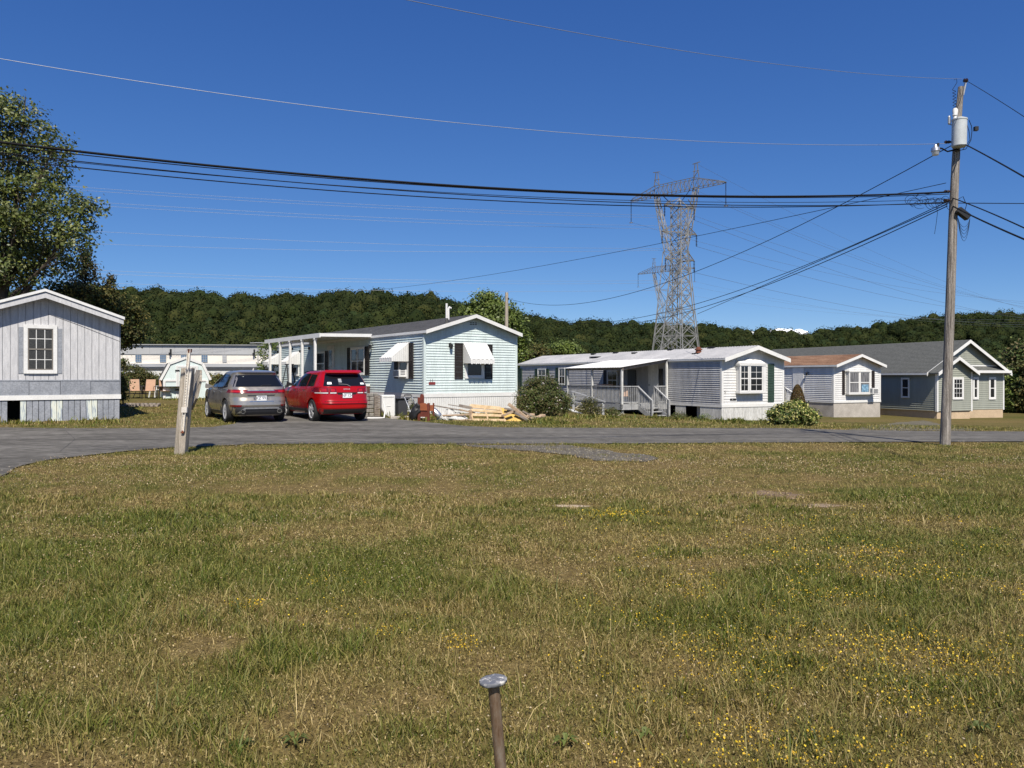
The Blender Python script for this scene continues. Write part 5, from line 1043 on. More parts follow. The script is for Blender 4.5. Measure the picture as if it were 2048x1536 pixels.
# single circuit tower with a wide beam
def delta():
    root = thing('lattice_pylon', 'tall lattice pylon with a wide crossbeam and two peaks, behind the double circuit pylon', 'pylon', (0, 0, 0)); mb = MB()
    Hb = 49.3; cs = 6.0; lattice_leg(mb, [(0, 5.0, 5.0, 0), (6, 4.5, 4.5, 0), (12, 4.0, 4.0, 0), (18, 3.5, 3.5, 0), (24, 3.1, 3.0, 0), (29, 2.8, 2.5, 0), (34, 2.6, 2.0, 0)], w_=.17)
    for s_ in (-1, 1): lattice_leg(mb, [(34, .7, 1.4, s_ * 1.9), (37, .65, 1.1, s_ * 2.9), (40, .6, .9, s_ * 3.8), (43, .55, .7, s_ * 4.6), (46, .5, .6, s_ * 5.4), (Hb, .5, .55, s_ * cs)], w_=.16)
    mb.build('tower_body', M['lattice'], root); mb = MB()
    truss(mb, (-cs, 0, Hb), (cs, 0, Hb), 2.6, 2.6, .9, 9)
    for s_ in (-1, 1): truss(mb, (s_ * cs, 0, Hb), (s_ * 14.5, 0, Hb - .0), 2.6, .1, .9, 6)
    for s_ in (-1, 1):
        for a, b_ in [((s_ * (cs - .7), 0, Hb + 2.6), (s_ * (cs - .3), 0, Hb + 6.3)), ((s_ * (cs + .9), 0, Hb + 2.6), (s_ * (cs + .3), 0, Hb + 6.3)), ((s_ * (cs - .9), 0, Hb + 4.4), (s_ * (cs + .8), 0, Hb + 4.4)), ((s_ * (cs - 1.0), 0, Hb + 6.3), (s_ * (cs + 1.2), 0, Hb + 6.5)), ((s_ * (cs - .9), 0, Hb + 2.6), (s_ * (cs + .7), 0, Hb + 4.4))]: member(mb, a, b_, .15)
    mb.build('crossbeam', M['darklattice'], root); E = []
    for s_ in (-1, 1):
        E.append(strings(root, (s_ * 14.5, 0, Hb - .1), 5.6)); mb = MB(); mb.tube([Vector((s_ * 14.5 + .45 * math.cos(t), .45 * math.sin(t), Hb - 5.8)) for t in np.linspace(0, 6.28, 12)], .07, 5); mb.build('corona_ring', M['steel'], root)
    for s_ in (-1, 1): strings(root, (s_ * 4.3, 0, Hb), 5.6, (-s_ * 4.3, 0, -4.2), .15)
    return root, [(-14.5, 0, Hb - 5.7), (0, 0, Hb - 4.3), (14.5, 0, Hb - 5.7)], [(-cs, 0, Hb + 6.3), (cs, 0, Hb + 6.3)]
T2, E2, P2 = delta(); yaw2 = math.atan2(-.72, .69); T2.location = (42.6, 200, 0); T2.rotation_euler = (0, 0, yaw2); T2['group'] = 'steel lattice pylons'
T3 = copy_tree(T2); T3.location = (68.6, 344, -1); T3.rotation_euler = (0, 0, yaw2 + .06); T3['label'] = 'farthest and smallest lattice pylon with a wide crossbeam, lower left of the other two'
root = T1 = thing('lattice_pylon', 'nearest double circuit lattice pylon with three levels of short arms', 'pylon', (W(1359, 752, 150).x, 150, 0), R(42), 'steel lattice pylons')
q2 = math.sqrt(2); zz = lambda py: EYE + (HZ - py) / FPX * 150
mb = MB(); lv = []
for py, hp_ in [(760, 47), (728, 42), (700, 37.5), (672, 33), (645, 29.5), (618, 26.5), (590, 23.5), (565, 21), (545, 19), (523, 17.3), (505, 17), (487, 17), (468, 17), (450, 17), (432, 17), (415, 17)]:
    r_ = hp_ / FPX * 150 / q2; lv.append((zz(py) if py < 752 else -.3, r_, r_, 0))
c = lattice_leg(mb, lv, w_=.16)
for q in c: member(mb, q, (0, 0, zz(398)), .13)
mb.build('tower_body', M['lattice'], root)
a1 = []
for py, rl, rr_ in [(415, 36, 36), (468, 42, 42), (521, 34, 36)]:
    for s_ in (-1, 1):
        Lm = (rl if s_ < 0 else rr_) / FPX * 150 * 1.05; dirv = Vector((math.cos(-R(42)) * s_, math.sin(-R(42)) * s_, 0)) ; dirv = Vector((s_ * math.cos(R(28) - R(42)), s_ * math.sin(R(28) - R(42)) * 1.0, 0))
        mb = MB(); tip = Vector((0, 0, zz(py) + .2)) + dirv * Lm
        for c_ in ((-1, -1), (1, -1), (1, 1), (-1, 1)):
            hx = 17 / FPX * 150 / q2; e = Vector((c_[0] * hx, c_[1] * hx, zz(py)))
            if e.dot(dirv) > -.2: member(mb, e, tip, .17); member(mb, e + Vector((0, 0, 1.6)), tip, .13); member(mb, e.lerp(tip, .5), (e + Vector((0, 0, 1.6))).lerp(tip, .5), .07)
        mb.build('cross_arm', M['darklattice'], root); e = strings(root, tip, 2.3, r=.2); a1.append(T1.matrix_basis @ e)
Mb2 = lambda v, T: (Matrix.Translation(T.location) @ Matrix.Rotation(T.rotation_euler.z, 4, 'Z')) @ Vector(v)
bpy.context.view_layer.update()
# ------------------------------------------------------------------ cables
def cable(label, a, b_, sag, r, m, name='overhead_cable', n=28, group='overhead wires', mid=None):
    a = Vector(a); b_ = Vector(b_); mb = MB(); pts = []
    for i in range(n + 1): t = i / n; p = a.lerp(b_, t); p.z -= 4 * sag * t * (1 - t); pts.append(p)
    mb.tube(pts, r, 5); return tag(mb.build(name, m, smooth=True), label, 'cable', group)
def cable3(label, p0, y0, p1, y1, pm, r, m, **k):
    """ends given as pixel+distance, the sag from the photograph's row at a middle pixel column"""
    a = W(*p0, y0); b_ = W(*p1, y1); kx = (pm[0] - 1024) / FPX; t = (kx * a.y - a.x) / ((b_.x - a.x) - kx * (b_.y - a.y)); c = a.lerp(b_, t); zc_ = EYE - (pm[1] - HZ) / FPX * c.y
    return cable(label, a, b_, (c.z - zc_) / max(.02, 4 * t * (1 - t)), r, m, **k)
PB = G(1890, 891); PY = PB.y
thinw = mat('thin_line', (.16, .18, .22), .5, .1, 5, metal=.4)
for i, (ya, yb) in enumerate([(376, 431), (382, 436), (405, 452), (412, 458), (466, 497), (495, 500), (546, 561), (553, 566), (572, 580)]):
    cable3('faint high-voltage line running left from the pylons, %s from the top' % ['first', 'second', 'third', 'fourth', 'fifth', 'sixth', 'seventh', 'eighth', 'lowest'][i], (-60, ya - 18), 125, (1322 + (i % 3) * 12, yb), 152, (700, (ya + yb) / 2 + 4), .021, thinw, name='transmission_line', group='high voltage lines', n=20)
ends = [Mb2(e, T2) for e in E2] + a1[1:2] + a1[3:4] + a1[5:6]
for i, e in enumerate(ends + [Mb2(e, T2) for e in P2] + [Mb2(e, T3) for e in E2]):
    tgt = Vector((260 + i * 6, 330 + i * 9, 33 - (i % 4) * 2)); nm = ['the left arm of the tall pylon', 'the middle of the tall pylon', 'the right arm of the tall pylon', 'the top arm of the near pylon', 'the middle arm of the near pylon', 'the lowest arm of the near pylon', 'the left peak of the tall pylon', 'the right peak of the tall pylon', 'the left arm of the farthest pylon', 'the middle of the farthest pylon', 'the right arm of the farthest pylon'][i]
    cable('thin line descending to the right from ' + nm, e, tgt, 7, .03 if i < 6 else .025, thinw, name='transmission_line', group='high voltage lines', n=20)
C_ = M['cable']; x0 = -140
for lab, p0, y0, p1, y1, pm, r, m in [
    ('pale upper wire from the left edge to the transformer on the wooden pole', (-60, 107), 12, (1895, 287), PY, (600, 209), .0055, M['wire']),
    ('pale topmost wire from above the frame to the tip of the wooden pole', (780, -7), 9, (1925, 158), PY, (1400, 107), .0045, M['wire']),
    ('thickest twisted black cable crossing the sky from left to the wooden pole', (-60, 277), 12, (1898, 384), PY, (900, 371), .021, C_),
    ('black cable just under the thickest cable', (-60, 284), 12.3, (1898, 388), PY, (700, 360), .009, C_),
    ('black cable third from the top of the bundle crossing the sky', (-60, 298), 12.6, (1898, 406), PY, (800, 381), .009, C_),
    ('lowest black cable of the bundle crossing the sky', (-60, 311), 12.6, (1898, 404), PY, (1000, 402), .010, C_),
    ('thin black cable between the lower strands of the bundle', (-60, 302), 12.8, (1898, 398), PY, (1200, 399), .006, C_),
    ('black service wire sagging from the street lamp to the weathered post behind the blue home', (1905, 290), PY, (1016, 597), 57, (1560, 470), .011, C_),
    ('service wire running down to the pale blue home', (1895, 403), PY, (1085, 641), 45, (1500, 573), .010, C_),
    ('service wire running down to the roof of the light grey home', (1895, 408), PY, (1395, 628), 41, (1620, 530), .012, C_),
    ('thicker service wire beside the one to the light grey home', (1895, 412), PY, (1190, 652), 47, (1540, 568), .012, C_),
    ('thin wire running from the pole far down to the left over the hill', (1892, 366), PY, (520, 578), 90, (1300, 491), .008, C_),
    ('black wire running right from the top insulator of the wooden pole', (1932, 161), PY, (2130, 288), 11, (2040, 228), .006, C_),
    ('twisted pair of wires leaving the pole to the right at transformer height', (1925, 286), PY, (2120, 396), 11, (2040, 349), .014, C_),
    ('upper communication cable leaving the pole to the right', (1905, 396), PY, (2120, 490), 11, (2040, 452), .012, C_),
    ('lower communication cable leaving the pole to the right', (1905, 412), PY, (2120, 508), 11, (2040, 475), .016, C_),
    ('level black cable continuing right past the pole', (1898, 406), PY, (2200, 408), 20, (2040, 407), .010, C_)]:
    cable3(lab, p0, y0, p1, y1, pm, r, m)

# ------------------------------------------------------------------ utility pole
P = lambda px, py, dy=0: W(px, py, PY + dy) - PB
root = thing('utility_pole', 'tall weathered wooden utility pole with a transformer at the roadside', 'utility pole', PB)
ctr = [(1890, 892, 9.8), (1892, 830, 9.3), (1897, 700, 8.8), (1902, 560, 8.5), (1906, 440, 8.1), (1911, 330, 7.3), (1917, 230, 6.2), (1922, 174, 5.3)]
mb = MB(); mb.tube([P(a, b_) for a, b_, _ in ctr], [r_ / FPX * PY for _, _, r_ in ctr], 14); mb.build('shaft', M['polewood'], root, smooth=True, ang=60)
mb = MB(); c = P(1918, 294, -.22); hT = (294 - 240) / FPX * PY; rT = 13.5 / FPX * PY; mb.lathe(c, (0.02, 0, 1), [(0, rT * .9), (.02, rT), (hT - .03, rT), (hT - .02, rT * 1.06), (hT + .01, rT * 1.06), (hT + .05, rT * .5)], 20)
tr = mb.build('transformer', mat('pale_grey_enamel', (.46, .49, .50), .45, .1, 6, fine=.15), root, smooth=True, ang=35)
mb = MB(); mb.lathe(c + Vector((-.09, 0, hT + .02)), (0, 0, 1), [(0, .05), (.05, .04), (.08, .06), (.11, .05), (.2, .06), (.24, .04)], 10); mb.build('bushing', M['white_trim'], tr, smooth=True)
mb = MB(); mb.tube([P(1905, 250, -.1), P(1899, 249, -.12), P(1898.5, 238, -.12)], .012, 5); mb.lathe(P(1898.5, 249, -.12), (0, 0, 1), [(0, .02), (.02, .032), (.17, .032), (.2, .02)], 8); mb.build('arrester', M['galv'], root)
mb = MB(); pts = [P(1909.5 + 3.2 * math.sin(i * .62) - i * .02, 222 - i * .62, -.12 + .04 * math.cos(i * .62)) for i in range(70)]; pts += [P(1914, 165), P(1913, 157), P(1908, 160)]; mb.tube(pts, .006, 5); mb.build('jumper_wire', C_, root)
mb = MB(); mb.bar(P(1926, 190), P(1931, 166), .035); mb.build('top_bracket', M['galv'], root); mb = MB(); mb.lathe(P(1927, 161), (1, 0, 0), [(0, .03), (.02, .05), (.05, .03), (.07, .055), (.1, .03)], 10); mb.build('insulator', M['insul'], root)
for py in (284, 383, 401):
    mb = MB(); x_ = {284: 1901, 383: 1900, 401: 1899}[py]; mb.lathe(P(x_ - 12, py), (1, 0, 0), [(0, .02), (.03, .04), (.07, .025), (.1, .04), (.14, .02)], 8); mb.bar(P(x_ - 2, py), P(x_ + 8, py), .04); mb.build('insulator', M['insul'], root)
mb = MB(); mb.tube([P(1918, 298, -.1), P(1895, 303, -.1), P(1884, 297, -.15), P(1876, 296, -.2)], .018, 6); mb.build('lamp_arm', C_, root)
mb = MB(); mb.lathe(P(1871, 300, -.2), (0, 0, -1), [(-.12, .03), (-.06, .05), (-.05, .09), (.03, .10), (.04, .085), (.12, .07)], 12); lm = mb.build('street_lamp', M['steel'], root, smooth=True, ang=30)
mb = MB(); mb.lathe(P(1876, 293, -.2), (0, 0, 1), [(0, .03), (.07, .03), (.08, .015)], 8); mb.build('photocell', M['black'], lm)
mb = MB(); mb.bar(P(1915, 419, -.15), P(1937, 436, -.15), .13, .16); mb.build('splice_box', M['black'], root, bevel=.02)
mb = MB()
for k in range(5): mb.tube([P(1916 + 24 * t, 436 + (18 + 7 * k) * math.sin(math.pi * t) ** .7, -.12 + .02 * k) for t in np.linspace(0, 1, 14)], .0045, 4)
for k in range(14):
    cx = 1820 + k * 6 + random.uniform(-3, 3); cy = 395 + random.uniform(-2, 10); rx = random.uniform(6, 13); ry = random.uniform(8, 17); mb.tube([P(cx + rx * math.cos(t), cy + ry * math.sin(t) * .7 + ry * .5, random.uniform(-.02, .02) - .05) for t in np.linspace(random.random() * 2, 6, 12)], .005, 4)
mb.tube([P(1833, 393), P(1838, 386), P(1855, 388), P(1870, 386), P(1885, 384), P(1900, 382)], .012, 5); mb.tube([P(1866, 395), P(1872, 410), P(1875, 425), P(1872, 450), P(1869, 468)], .005, 4)
mb.tube([P(1917, 398, -.05), P(1926, 393, -.1), P(1933, 410, -.1), P(1930, 420, -.1)], .008, 5); mb.tube([P(1938, 240, -.2), P(1943, 252, -.2), P(1944, 262, -.2), P(1942, 280, -.2), P(1932, 298, -.15), P(1910, 303, -.12)], .008, 5); mb.tube([P(1932, 243, -.2), P(1938, 262, -.25), P(1940, 280, -.2), P(1925, 300, -.15)], .007, 5)
mb.build('drip_loop', C_, root)
mb = MB(); mb.box(P(1940, 262).x - .02, P(1940, 262).x + .06, -.24, -.16, P(1940, 267).z, P(1940, 259).z); mb.build('cutout', M['black'], root)
mb = MB()
for py in (250, 273): mb.bar(P(1908, py, -.05), P(1926, py - 3, -.05), .04, .06)
mb.build('mounting_bracket', M['galv'], root)
# grey post behind the blue home
b0 = W(1012, 752, 57); root = thing('wooden_post', 'plain grey weathered pole rising behind the pale blue gable', 'pole', (b0.x, 57, -.2))
mb = MB(); t = W(1013.5, 585, 57) - Vector((b0.x, 57, -.2)); mb.tube([(0, 0, 0), t], [.16, .12], 10); mb.build('shaft', M['oldwood'], root, smooth=True); mb = MB(); mb.lathe((t.x + .12, -.1, t.z - .5), (0, 0, 1), [(0, .03), (.05, .06), (.1, .03)], 8); mb.build('insulator', M['insul'], root)
# ------------------------------------------------------------------ cars
class Car:
    def __init__(s, lev, n=5.5):
        s.lev = np.array(lev, float); s.n = n
    def at(s, z):
        L = s.lev; return [np.interp(z, L[:, 0], L[:, k]) for k in (1, 2, 3)]
    def sx(s, y, z):
        W_, yr, yf = s.at(z); yc = (yr + yf) / 2; q = min(1, abs((y - yc) / ((yf - yr) / 2))); return W_ * (1 - q ** s.n) ** (1 / s.n)
    def ry(s, x, z):
        W_, yr, yf = s.at(z); yc = (yr + yf) / 2; q = min(.9995, abs(x / W_)); return yc - (yf - yr) / 2 * (1 - q ** s.n) ** (1 / s.n)
    def body(s, nz=44, nr=88):
        zs = np.unique(np.concatenate([np.linspace(s.lev[0, 0], s.lev[-1, 0], nz), s.lev[:, 0]])); vs = []; fs = []
        for z in zs:
            W_, yr, yf = s.at(z); yc = (yr + yf) / 2; t = np.linspace(0, 2 * np.pi, 721); c, q = np.cos(t), np.sin(t)
            P = np.stack([W_ * np.sign(c) * np.abs(c) ** (2 / s.n), yc + (yf - yr) / 2 * np.sign(q) * np.abs(q) ** (2 / s.n)], -1)
            d = np.concatenate([[0], np.cumsum(np.linalg.norm(np.diff(P, axis=0), axis=1))]); u = np.linspace(0, d[-1], nr + 1)[:-1]
            vs += [(np.interp(a, d, P[:, 0]), np.interp(a, d, P[:, 1]), z) for a in u]
        for i in range(len(zs) - 1):
            for k in range(nr): k2 = (k + 1) % nr; fs.append((i * nr + k, i * nr + k2, (i + 1) * nr + k2, (i + 1) * nr + k))
        fs.append(tuple(range(nr))[::-1]); fs.append(tuple((len(zs) - 1) * nr + k for k in range(nr))); mb = MB(); mb.add(vs, fs); return mb
def patch(mb, f, q, off=.008, back=-.03, nu=12, nv=6):
    """q: four corners in the surface's own coordinates; f maps (a,b,offset) to a point"""
    q = [np.array(p, float) for p in q]; V = []; 
    for o in (off, back):
        for j in range(nv + 1):
            for i in range(nu + 1):
                u, v = i / nu, j / nv; p = (q[0] * (1 - u) + q[1] * u) * (1 - v) + (q[3] * (1 - u) + q[2] * u) * v; V.append(f(p[0], p[1], o))
    n1 = (nu + 1) * (nv + 1); F = []
    for j in range(nv):
        for i in range(nu): a = j * (nu + 1) + i; F += [(a, a + 1, a + nu + 2, a + nu + 1)]
    rim = [i for i in range(nu + 1)] + [(j) * (nu + 1) + nu for j in range(1, nv + 1)] + [nv * (nu + 1) + i for i in range(nu - 1, -1, -1)] + [j * (nu + 1) for j in range(nv - 1, 0, -1)]
    for a, b_ in zip(rim, rim[1:] + rim[:1]): F.append((a, b_, b_ + n1, a + n1))
    mb.add(V, F)
def make_car(name, label, pos, rz, lev, oh, wb, tr, wr, paint, spec):
    c = Car(lev); root = thing(name, label, 'car', pos, rz, 'cars parked on the driveway'); yr_, yf_ = oh, oh + wb
    body = c.body().build('body', M[paint], root, smooth=True, ang=50)
    cut = MB()
    for y in (yr_, yf_):
        for s_ in (-1, 1): cut.lathe((s_ * (tr + .32), y, wr), (-s_, 0, 0), [(0, wr + .055), (.62, wr + .055)], 28)
    co = cut.build('cutter', M[paint], None); co.location = pos; co.rotation_euler = (0, 0, rz); bpy.context.view_layer.update()
    md = body.modifiers.new('b', 'BOOLEAN'); md.object = co; md.operation = 'DIFFERENCE'; md.solver = 'EXACT'; dg = bpy.context.evaluated_depsgraph_get(); dg.update()
    nm = bpy.data.meshes.new_from_object(body.evaluated_get(dg)); body.modifiers.clear(); body.data = nm; bpy.data.objects.remove(co)
    nm.polygons.foreach_set('use_smooth', [True] * len(nm.polygons))
    try: nm.set_sharp_from_angle(angle=R(40))
    except Exception: pass
    side = lambda s_: (lambda y, z, o: (s_ * (c.sx(y, z) + o), y, z)); rear = lambda x, z, o: (x, c.ry(x, z) - o, z)
    def P(nm_, m, qs, f, parent=root, **k):
        mb = MB(); [patch(mb, f, q, **k) for q in qs]; return mb.build(nm_, m, parent, smooth=True, ang=30)
    # near-black box added for the shade inside the wheel arches
    mb = MB(); mb.box(-tr + .12, tr - .12, yr_ - wr - .1, yf_ + wr + .1, .24, .8); mb.build('arch_shade_box', M['dark'], root)
    for s_ in (-1, 1):
        for w_ in spec['side']: P('side_window', M['carglass'], [w_], side(s_), off=.007)
        if spec.get('trimline'): P('window_trim', M['chrome'], [spec['trimline']], side(s_), off=.012)
        for y in (yr_, yf_):
            wm = MB(); wc = Vector((s_ * tr, y, wr)); wm.lathe(wc + Vector((s_ * .11, 0, 0)), (-s_, 0, 0), [(.05, wr * .05), (.05, wr * .68), (0, wr * .71), (.0, wr * .93), (.02, wr * .985), (.05, wr), (.18, wr), (.21, wr * .98), (.22, wr * .7)], 32); wo = wm.build('wheel', M['rubber'], root, smooth=True, ang=35)
            rm = MB(); rm.lathe(wc + Vector((s_ * .085, 0, 0)), (-s_, 0, 0), [(0, wr * .08), (.005, wr * .12), (.06, wr * .14)], 16); k = spec['spokes']
            for i in range(k):
                a = 2 * math.pi * i / k + .3; d = Vector((0, math.cos(a), math.sin(a))); d2 = Vector((0, -math.sin(a), math.cos(a))); o_ = wc + Vector((s_ * .09, 0, 0))
                for e in (-1, 1): rm.bar(o_ + d * wr * .1 + d2 * e * .012, o_ + d * wr * .68 + d2 * e * wr * .10 - Vector((s_ * .01, 0, 0)), .028 if k > 5 else .04, .03, up=(1, 0, 0))
            n = 32; vs = []; fs = []
            for rr_, xx in ((wr * .64, .075), (wr * .70, .105), (wr * .72, .105)):
                for i in range(n): a = 2 * math.pi * i / n; vs.append(wc + Vector((s_ * xx, math.cos(a) * rr_, math.sin(a) * rr_)))
            for j in range(2):
                for i in range(n): fs.append((j * n + i, j * n + (i + 1) % n, (j + 1) * n + (i + 1) % n, (j + 1) * n + i))
            rm.add(vs, fs); rm.build('rim', M['silver'], wo)
            dk = MB(); dk.lathe(wc + Vector((s_ * .064, 0, 0)), (-s_, 0, 0), [(0, wr * .66), (.02, wr * .66)], 24); dk.build('brake_shadow_disc' if 0 else 'spoke_shade_disc', M['dark'], wo)  # black disc added as the shade behind the spokes
        y, z = spec['mirror']; mb = MB(); x_ = c.sx(y, z); mb.hexa([(s_ * (x_ - .02), y - .04, z - .03), (s_ * (x_ + .24), y - .05, z - .05), (s_ * (x_ + .22), y + .12, z - .03), (s_ * (x_ - .02), y + .06, z), (s_ * (x_ - .02), y - .04, z + .02), (s_ * (x_ + .24), y - .05, z + .12), (s_ * (x_ + .2), y + .1, z + .12), (s_ * (x_ - .02), y + .06, z + .03)])
        mb.build('mirror', M[spec['mirror_mat']], root, bevel=.02)
        for y, z in spec['handles']: mb = MB(); x_ = c.sx(y, z); mb.box(*sorted((s_ * (x_ + .0), s_ * (x_ + .03))), y - .1, y + .1, z - .012, z + .015); mb.build('door_handle', M['chrome'] if paint == 'champagne' else M[paint], root, bevel=.006)
        for y in spec['seams']: P('door_seam', M['dark'], [[(y, spec['sill'] + .1), (y + .012, spec['sill'] + .1), (y + .012, spec['belt'] - .01), (y, spec['belt'] - .01)]], side(s_), off=.002, nu=1, nv=14)
        P('sill_trim', M['darkgreyplastic'], [[(yr_ + wr + .06, spec['sill'] - .0), (yf_ - wr - .06, spec['sill'] - .0), (yf_ - wr - .06, spec['sill'] + .1), (yr_ + wr + .06, spec['sill'] + .1)]], side(s_), off=.012)
        pts = []
        y0, y1, zr = spec['rail']
        for i in range(13): t = i / 12; pts.append((s_ * spec['railx'], y0 + (y1 - y0) * t, zr + .06 * math.sin(math.pi * min(1, max(0, t))) ** .5 + spec['rails'] * t))
        mb = MB(); mb.tube(pts, .018, 6); mb.build('roof_rail', M[spec['railmat']], root, smooth=True)
    P('rear_window', M['carglass'], [spec['rearwin']], rear, off=.008, nu=16)
    for nm_, m, q, off in spec['rear']: P(nm_, M[m], [q] if not isinstance(q[0][0], (list, tuple)) else q, rear, off=off, nu=20 if abs(q[0][0] if not isinstance(q[0][0], (list, tuple)) else 9) > .5 else 8)
    px_, pz = spec['plate']; yb = c.ry(px_, pz) - .03; FR = lambda u, o, z: (u, yb - o, z); mb = MB(); mb.box(px_ - .155, px_ + .155, yb - .006, yb + .02, pz - .076, pz + .076); mb.mi = 1
    text_into(mb, spec['platetext'], FR, px_, pz - .005, .085, .008, 1); mb.box(px_ - .12, px_ + .12, yb - .009, yb - .006, pz + .052, pz + .064); mb.mi = 0; mb.build('licence_plate', [M['plate'], M['plateblue']], root)
    for (tx, txt, z, h_, m) in spec['badges']:
        mb = MB(); yy = c.ry(tx, z); text_into(mb, txt, lambda u, o, zz_: (u, c.ry(u, zz_) - .012, zz_), tx, z, h_, .0, 0); mb.build('badge', M[m], root)
    return root, c, P, rear, side
# silver-beige crossover
lev = [(.20, .80, .22, 4.30), (.30, .86, .08, 4.44), (.42, .90, .02, 4.50), (.55, .925, .00, 4.53), (.68, .93, .02, 4.54), (.80, .93, .06, 4.52), (.92, .93, .05, 4.46), (1.00, .925, .09, 4.30), (1.06, .905, .13, 3.75), (1.10, .89, .16, 3.38), (1.20, .85, .24, 3.16), (1.35, .77, .36, 2.82), (1.46, .70, .45, 2.55), (1.53, .66, .42, 2.38), (1.575, .64, .37, 2.25), (1.60, .60, .46, 2.10), (1.625, .54, .62, 1.95), (1.645, .42, .9, 1.7), (1.655, .25, 1.1, 1.5)]
lin = dict(side=[[(.72, 1.12), (1.20, 1.06), (1.20, 1.49), (.92, 1.44)], [(1.25, 1.06), (2.05, 1.05), (2.02, 1.535), (1.25, 1.50)], [(2.10, 1.05), (3.12, 1.07), (2.50, 1.46), (2.08, 1.535)]],
           trimline=[(.7, 1.02), (3.2, 1.03), (3.2, 1.05), (.7, 1.04)], spokes=10, mirror=(2.95, 1.10), mirror_mat='champagne', handles=[(1.42, .95), (2.42, .94)], seams=[1.22, 2.07, 3.12], sill=.24, belt=1.05, rail=(.75, 2.35, 1.555), railx=.57, rails=-.02, railmat='steel',
           rearwin=[(-.79, 1.125), (.79, 1.125), (.64, 1.49), (-.64, 1.49)],
           rear=[('tail_light', 'redlens', [(-.91, .93), (-.50, .925), (-.40, 1.03), (-.88, 1.04)], .012), ('tail_light', 'redlens', [(.50, .925), (.91, .93), (.88, 1.04), (.40, 1.03)], .012), ('light_bar', 'redlens', [(-.51, .925), (.51, .925), (.43, .985), (-.43, .985)], .011),
                 ('lens', 'brightlens', [(-.85, .955), (-.55, .955), (-.52, 1.0), (-.85, 1.01)], .016), ('lens', 'brightlens', [(.55, .955), (.85, .955), (.85, 1.01), (.52, 1.0)], .016),
                 ('chrome_strip', 'chrome', [(-.44, .988), (.44, .988), (.44, 1.003), (-.44, 1.003)], .014), ('plate_recess', 'darkgreyplastic', [(-.40, .83), (.40, .83), (.44, .875), (-.44, .875)], .004), ('recess_trim', 'chrome', [(-.38, .66), (.38, .66), (.37, .672), (-.37, .672)], .006),
                 ('bumper_cladding', 'darkgreyplastic', [(-.90, .24), (.90, .24), (.915, .50), (-.915, .50)], .014), ('reflector', 'redlens', [(-.86, .50), (-.62, .50), (-.60, .56), (-.86, .56)], .018), ('reflector', 'redlens', [(.62, .50), (.86, .50), (.86, .56), (.60, .56)], .018),
                 ('skid_plate', 'steel', [(-.52, .43), (.52, .43), (.46, .475), (-.46, .475)], .03), ('skid_leg', 'steel', [(-.70, .30), (-.60, .30), (-.44, .475), (-.52, .475)], .028), ('skid_leg', 'steel', [(.60, .30), (.70, .30), (.52, .475), (.44, .475)], .028),
                 ('hatch_seam', 'dark', [(-.80, .52), (.80, .52), (.80, .532), (-.80, .532)], .003)],
           plate=(0, .765), platetext='KKZ 9971', badges=[(.62, 'LINCOLN', .66, .03, 'darkgreyplastic')])
p = G(508, 843.5); th = R(33); ax = .93; pos = (p.x + math.sin(th) * ax, p.y - math.cos(th) * ax, gf(p.x, p.y) + .02)
r1, c1, Pq, rear, side = make_car('parked_car', 'champagne silver crossover with full-width red tail light bar, left of the red one', pos, th, lev, .93, 2.69, .80, .36, 'champagne', lin)
for s_ in (-1, 1): mb = MB(); mb.lathe((s_ * .56, c1.ry(s_ * .56, .36) - .05, .36), (0, 1, 0), [(0, .055), (.0, .075), (.14, .075), (.14, .03)], 14); mb.build('exhaust_tip', M['chrome'], r1); mb = MB(); mb.lathe((s_ * .56, c1.ry(s_ * .56, .36) - .052, .36), (0, 1, 0), [(0, .058), (.02, .058)], 12); mb.build('exhaust_bore', M['dark'], r1)
mb = MB(); mb.hexa([(-.02, 1.25, 1.64), (.02, 1.25, 1.64), (.015, 1.0, 1.655), (-.015, 1.0, 1.655), (-.012, 1.1, 1.66), (.012, 1.1, 1.66), (.004, .98, 1.73), (-.004, .98, 1.73)]); mb.build('antenna_fin', M['white_trim'], r1)
mb = MB(); mb.tube([(0, c1.ry(0, 1.14) - .02, 1.14), (.05, c1.ry(.1, 1.17) - .03, 1.165), (.34, c1.ry(.3, 1.18) - .02, 1.17)], .009, 5); mb.build('rear_wiper', M['black'], r1)
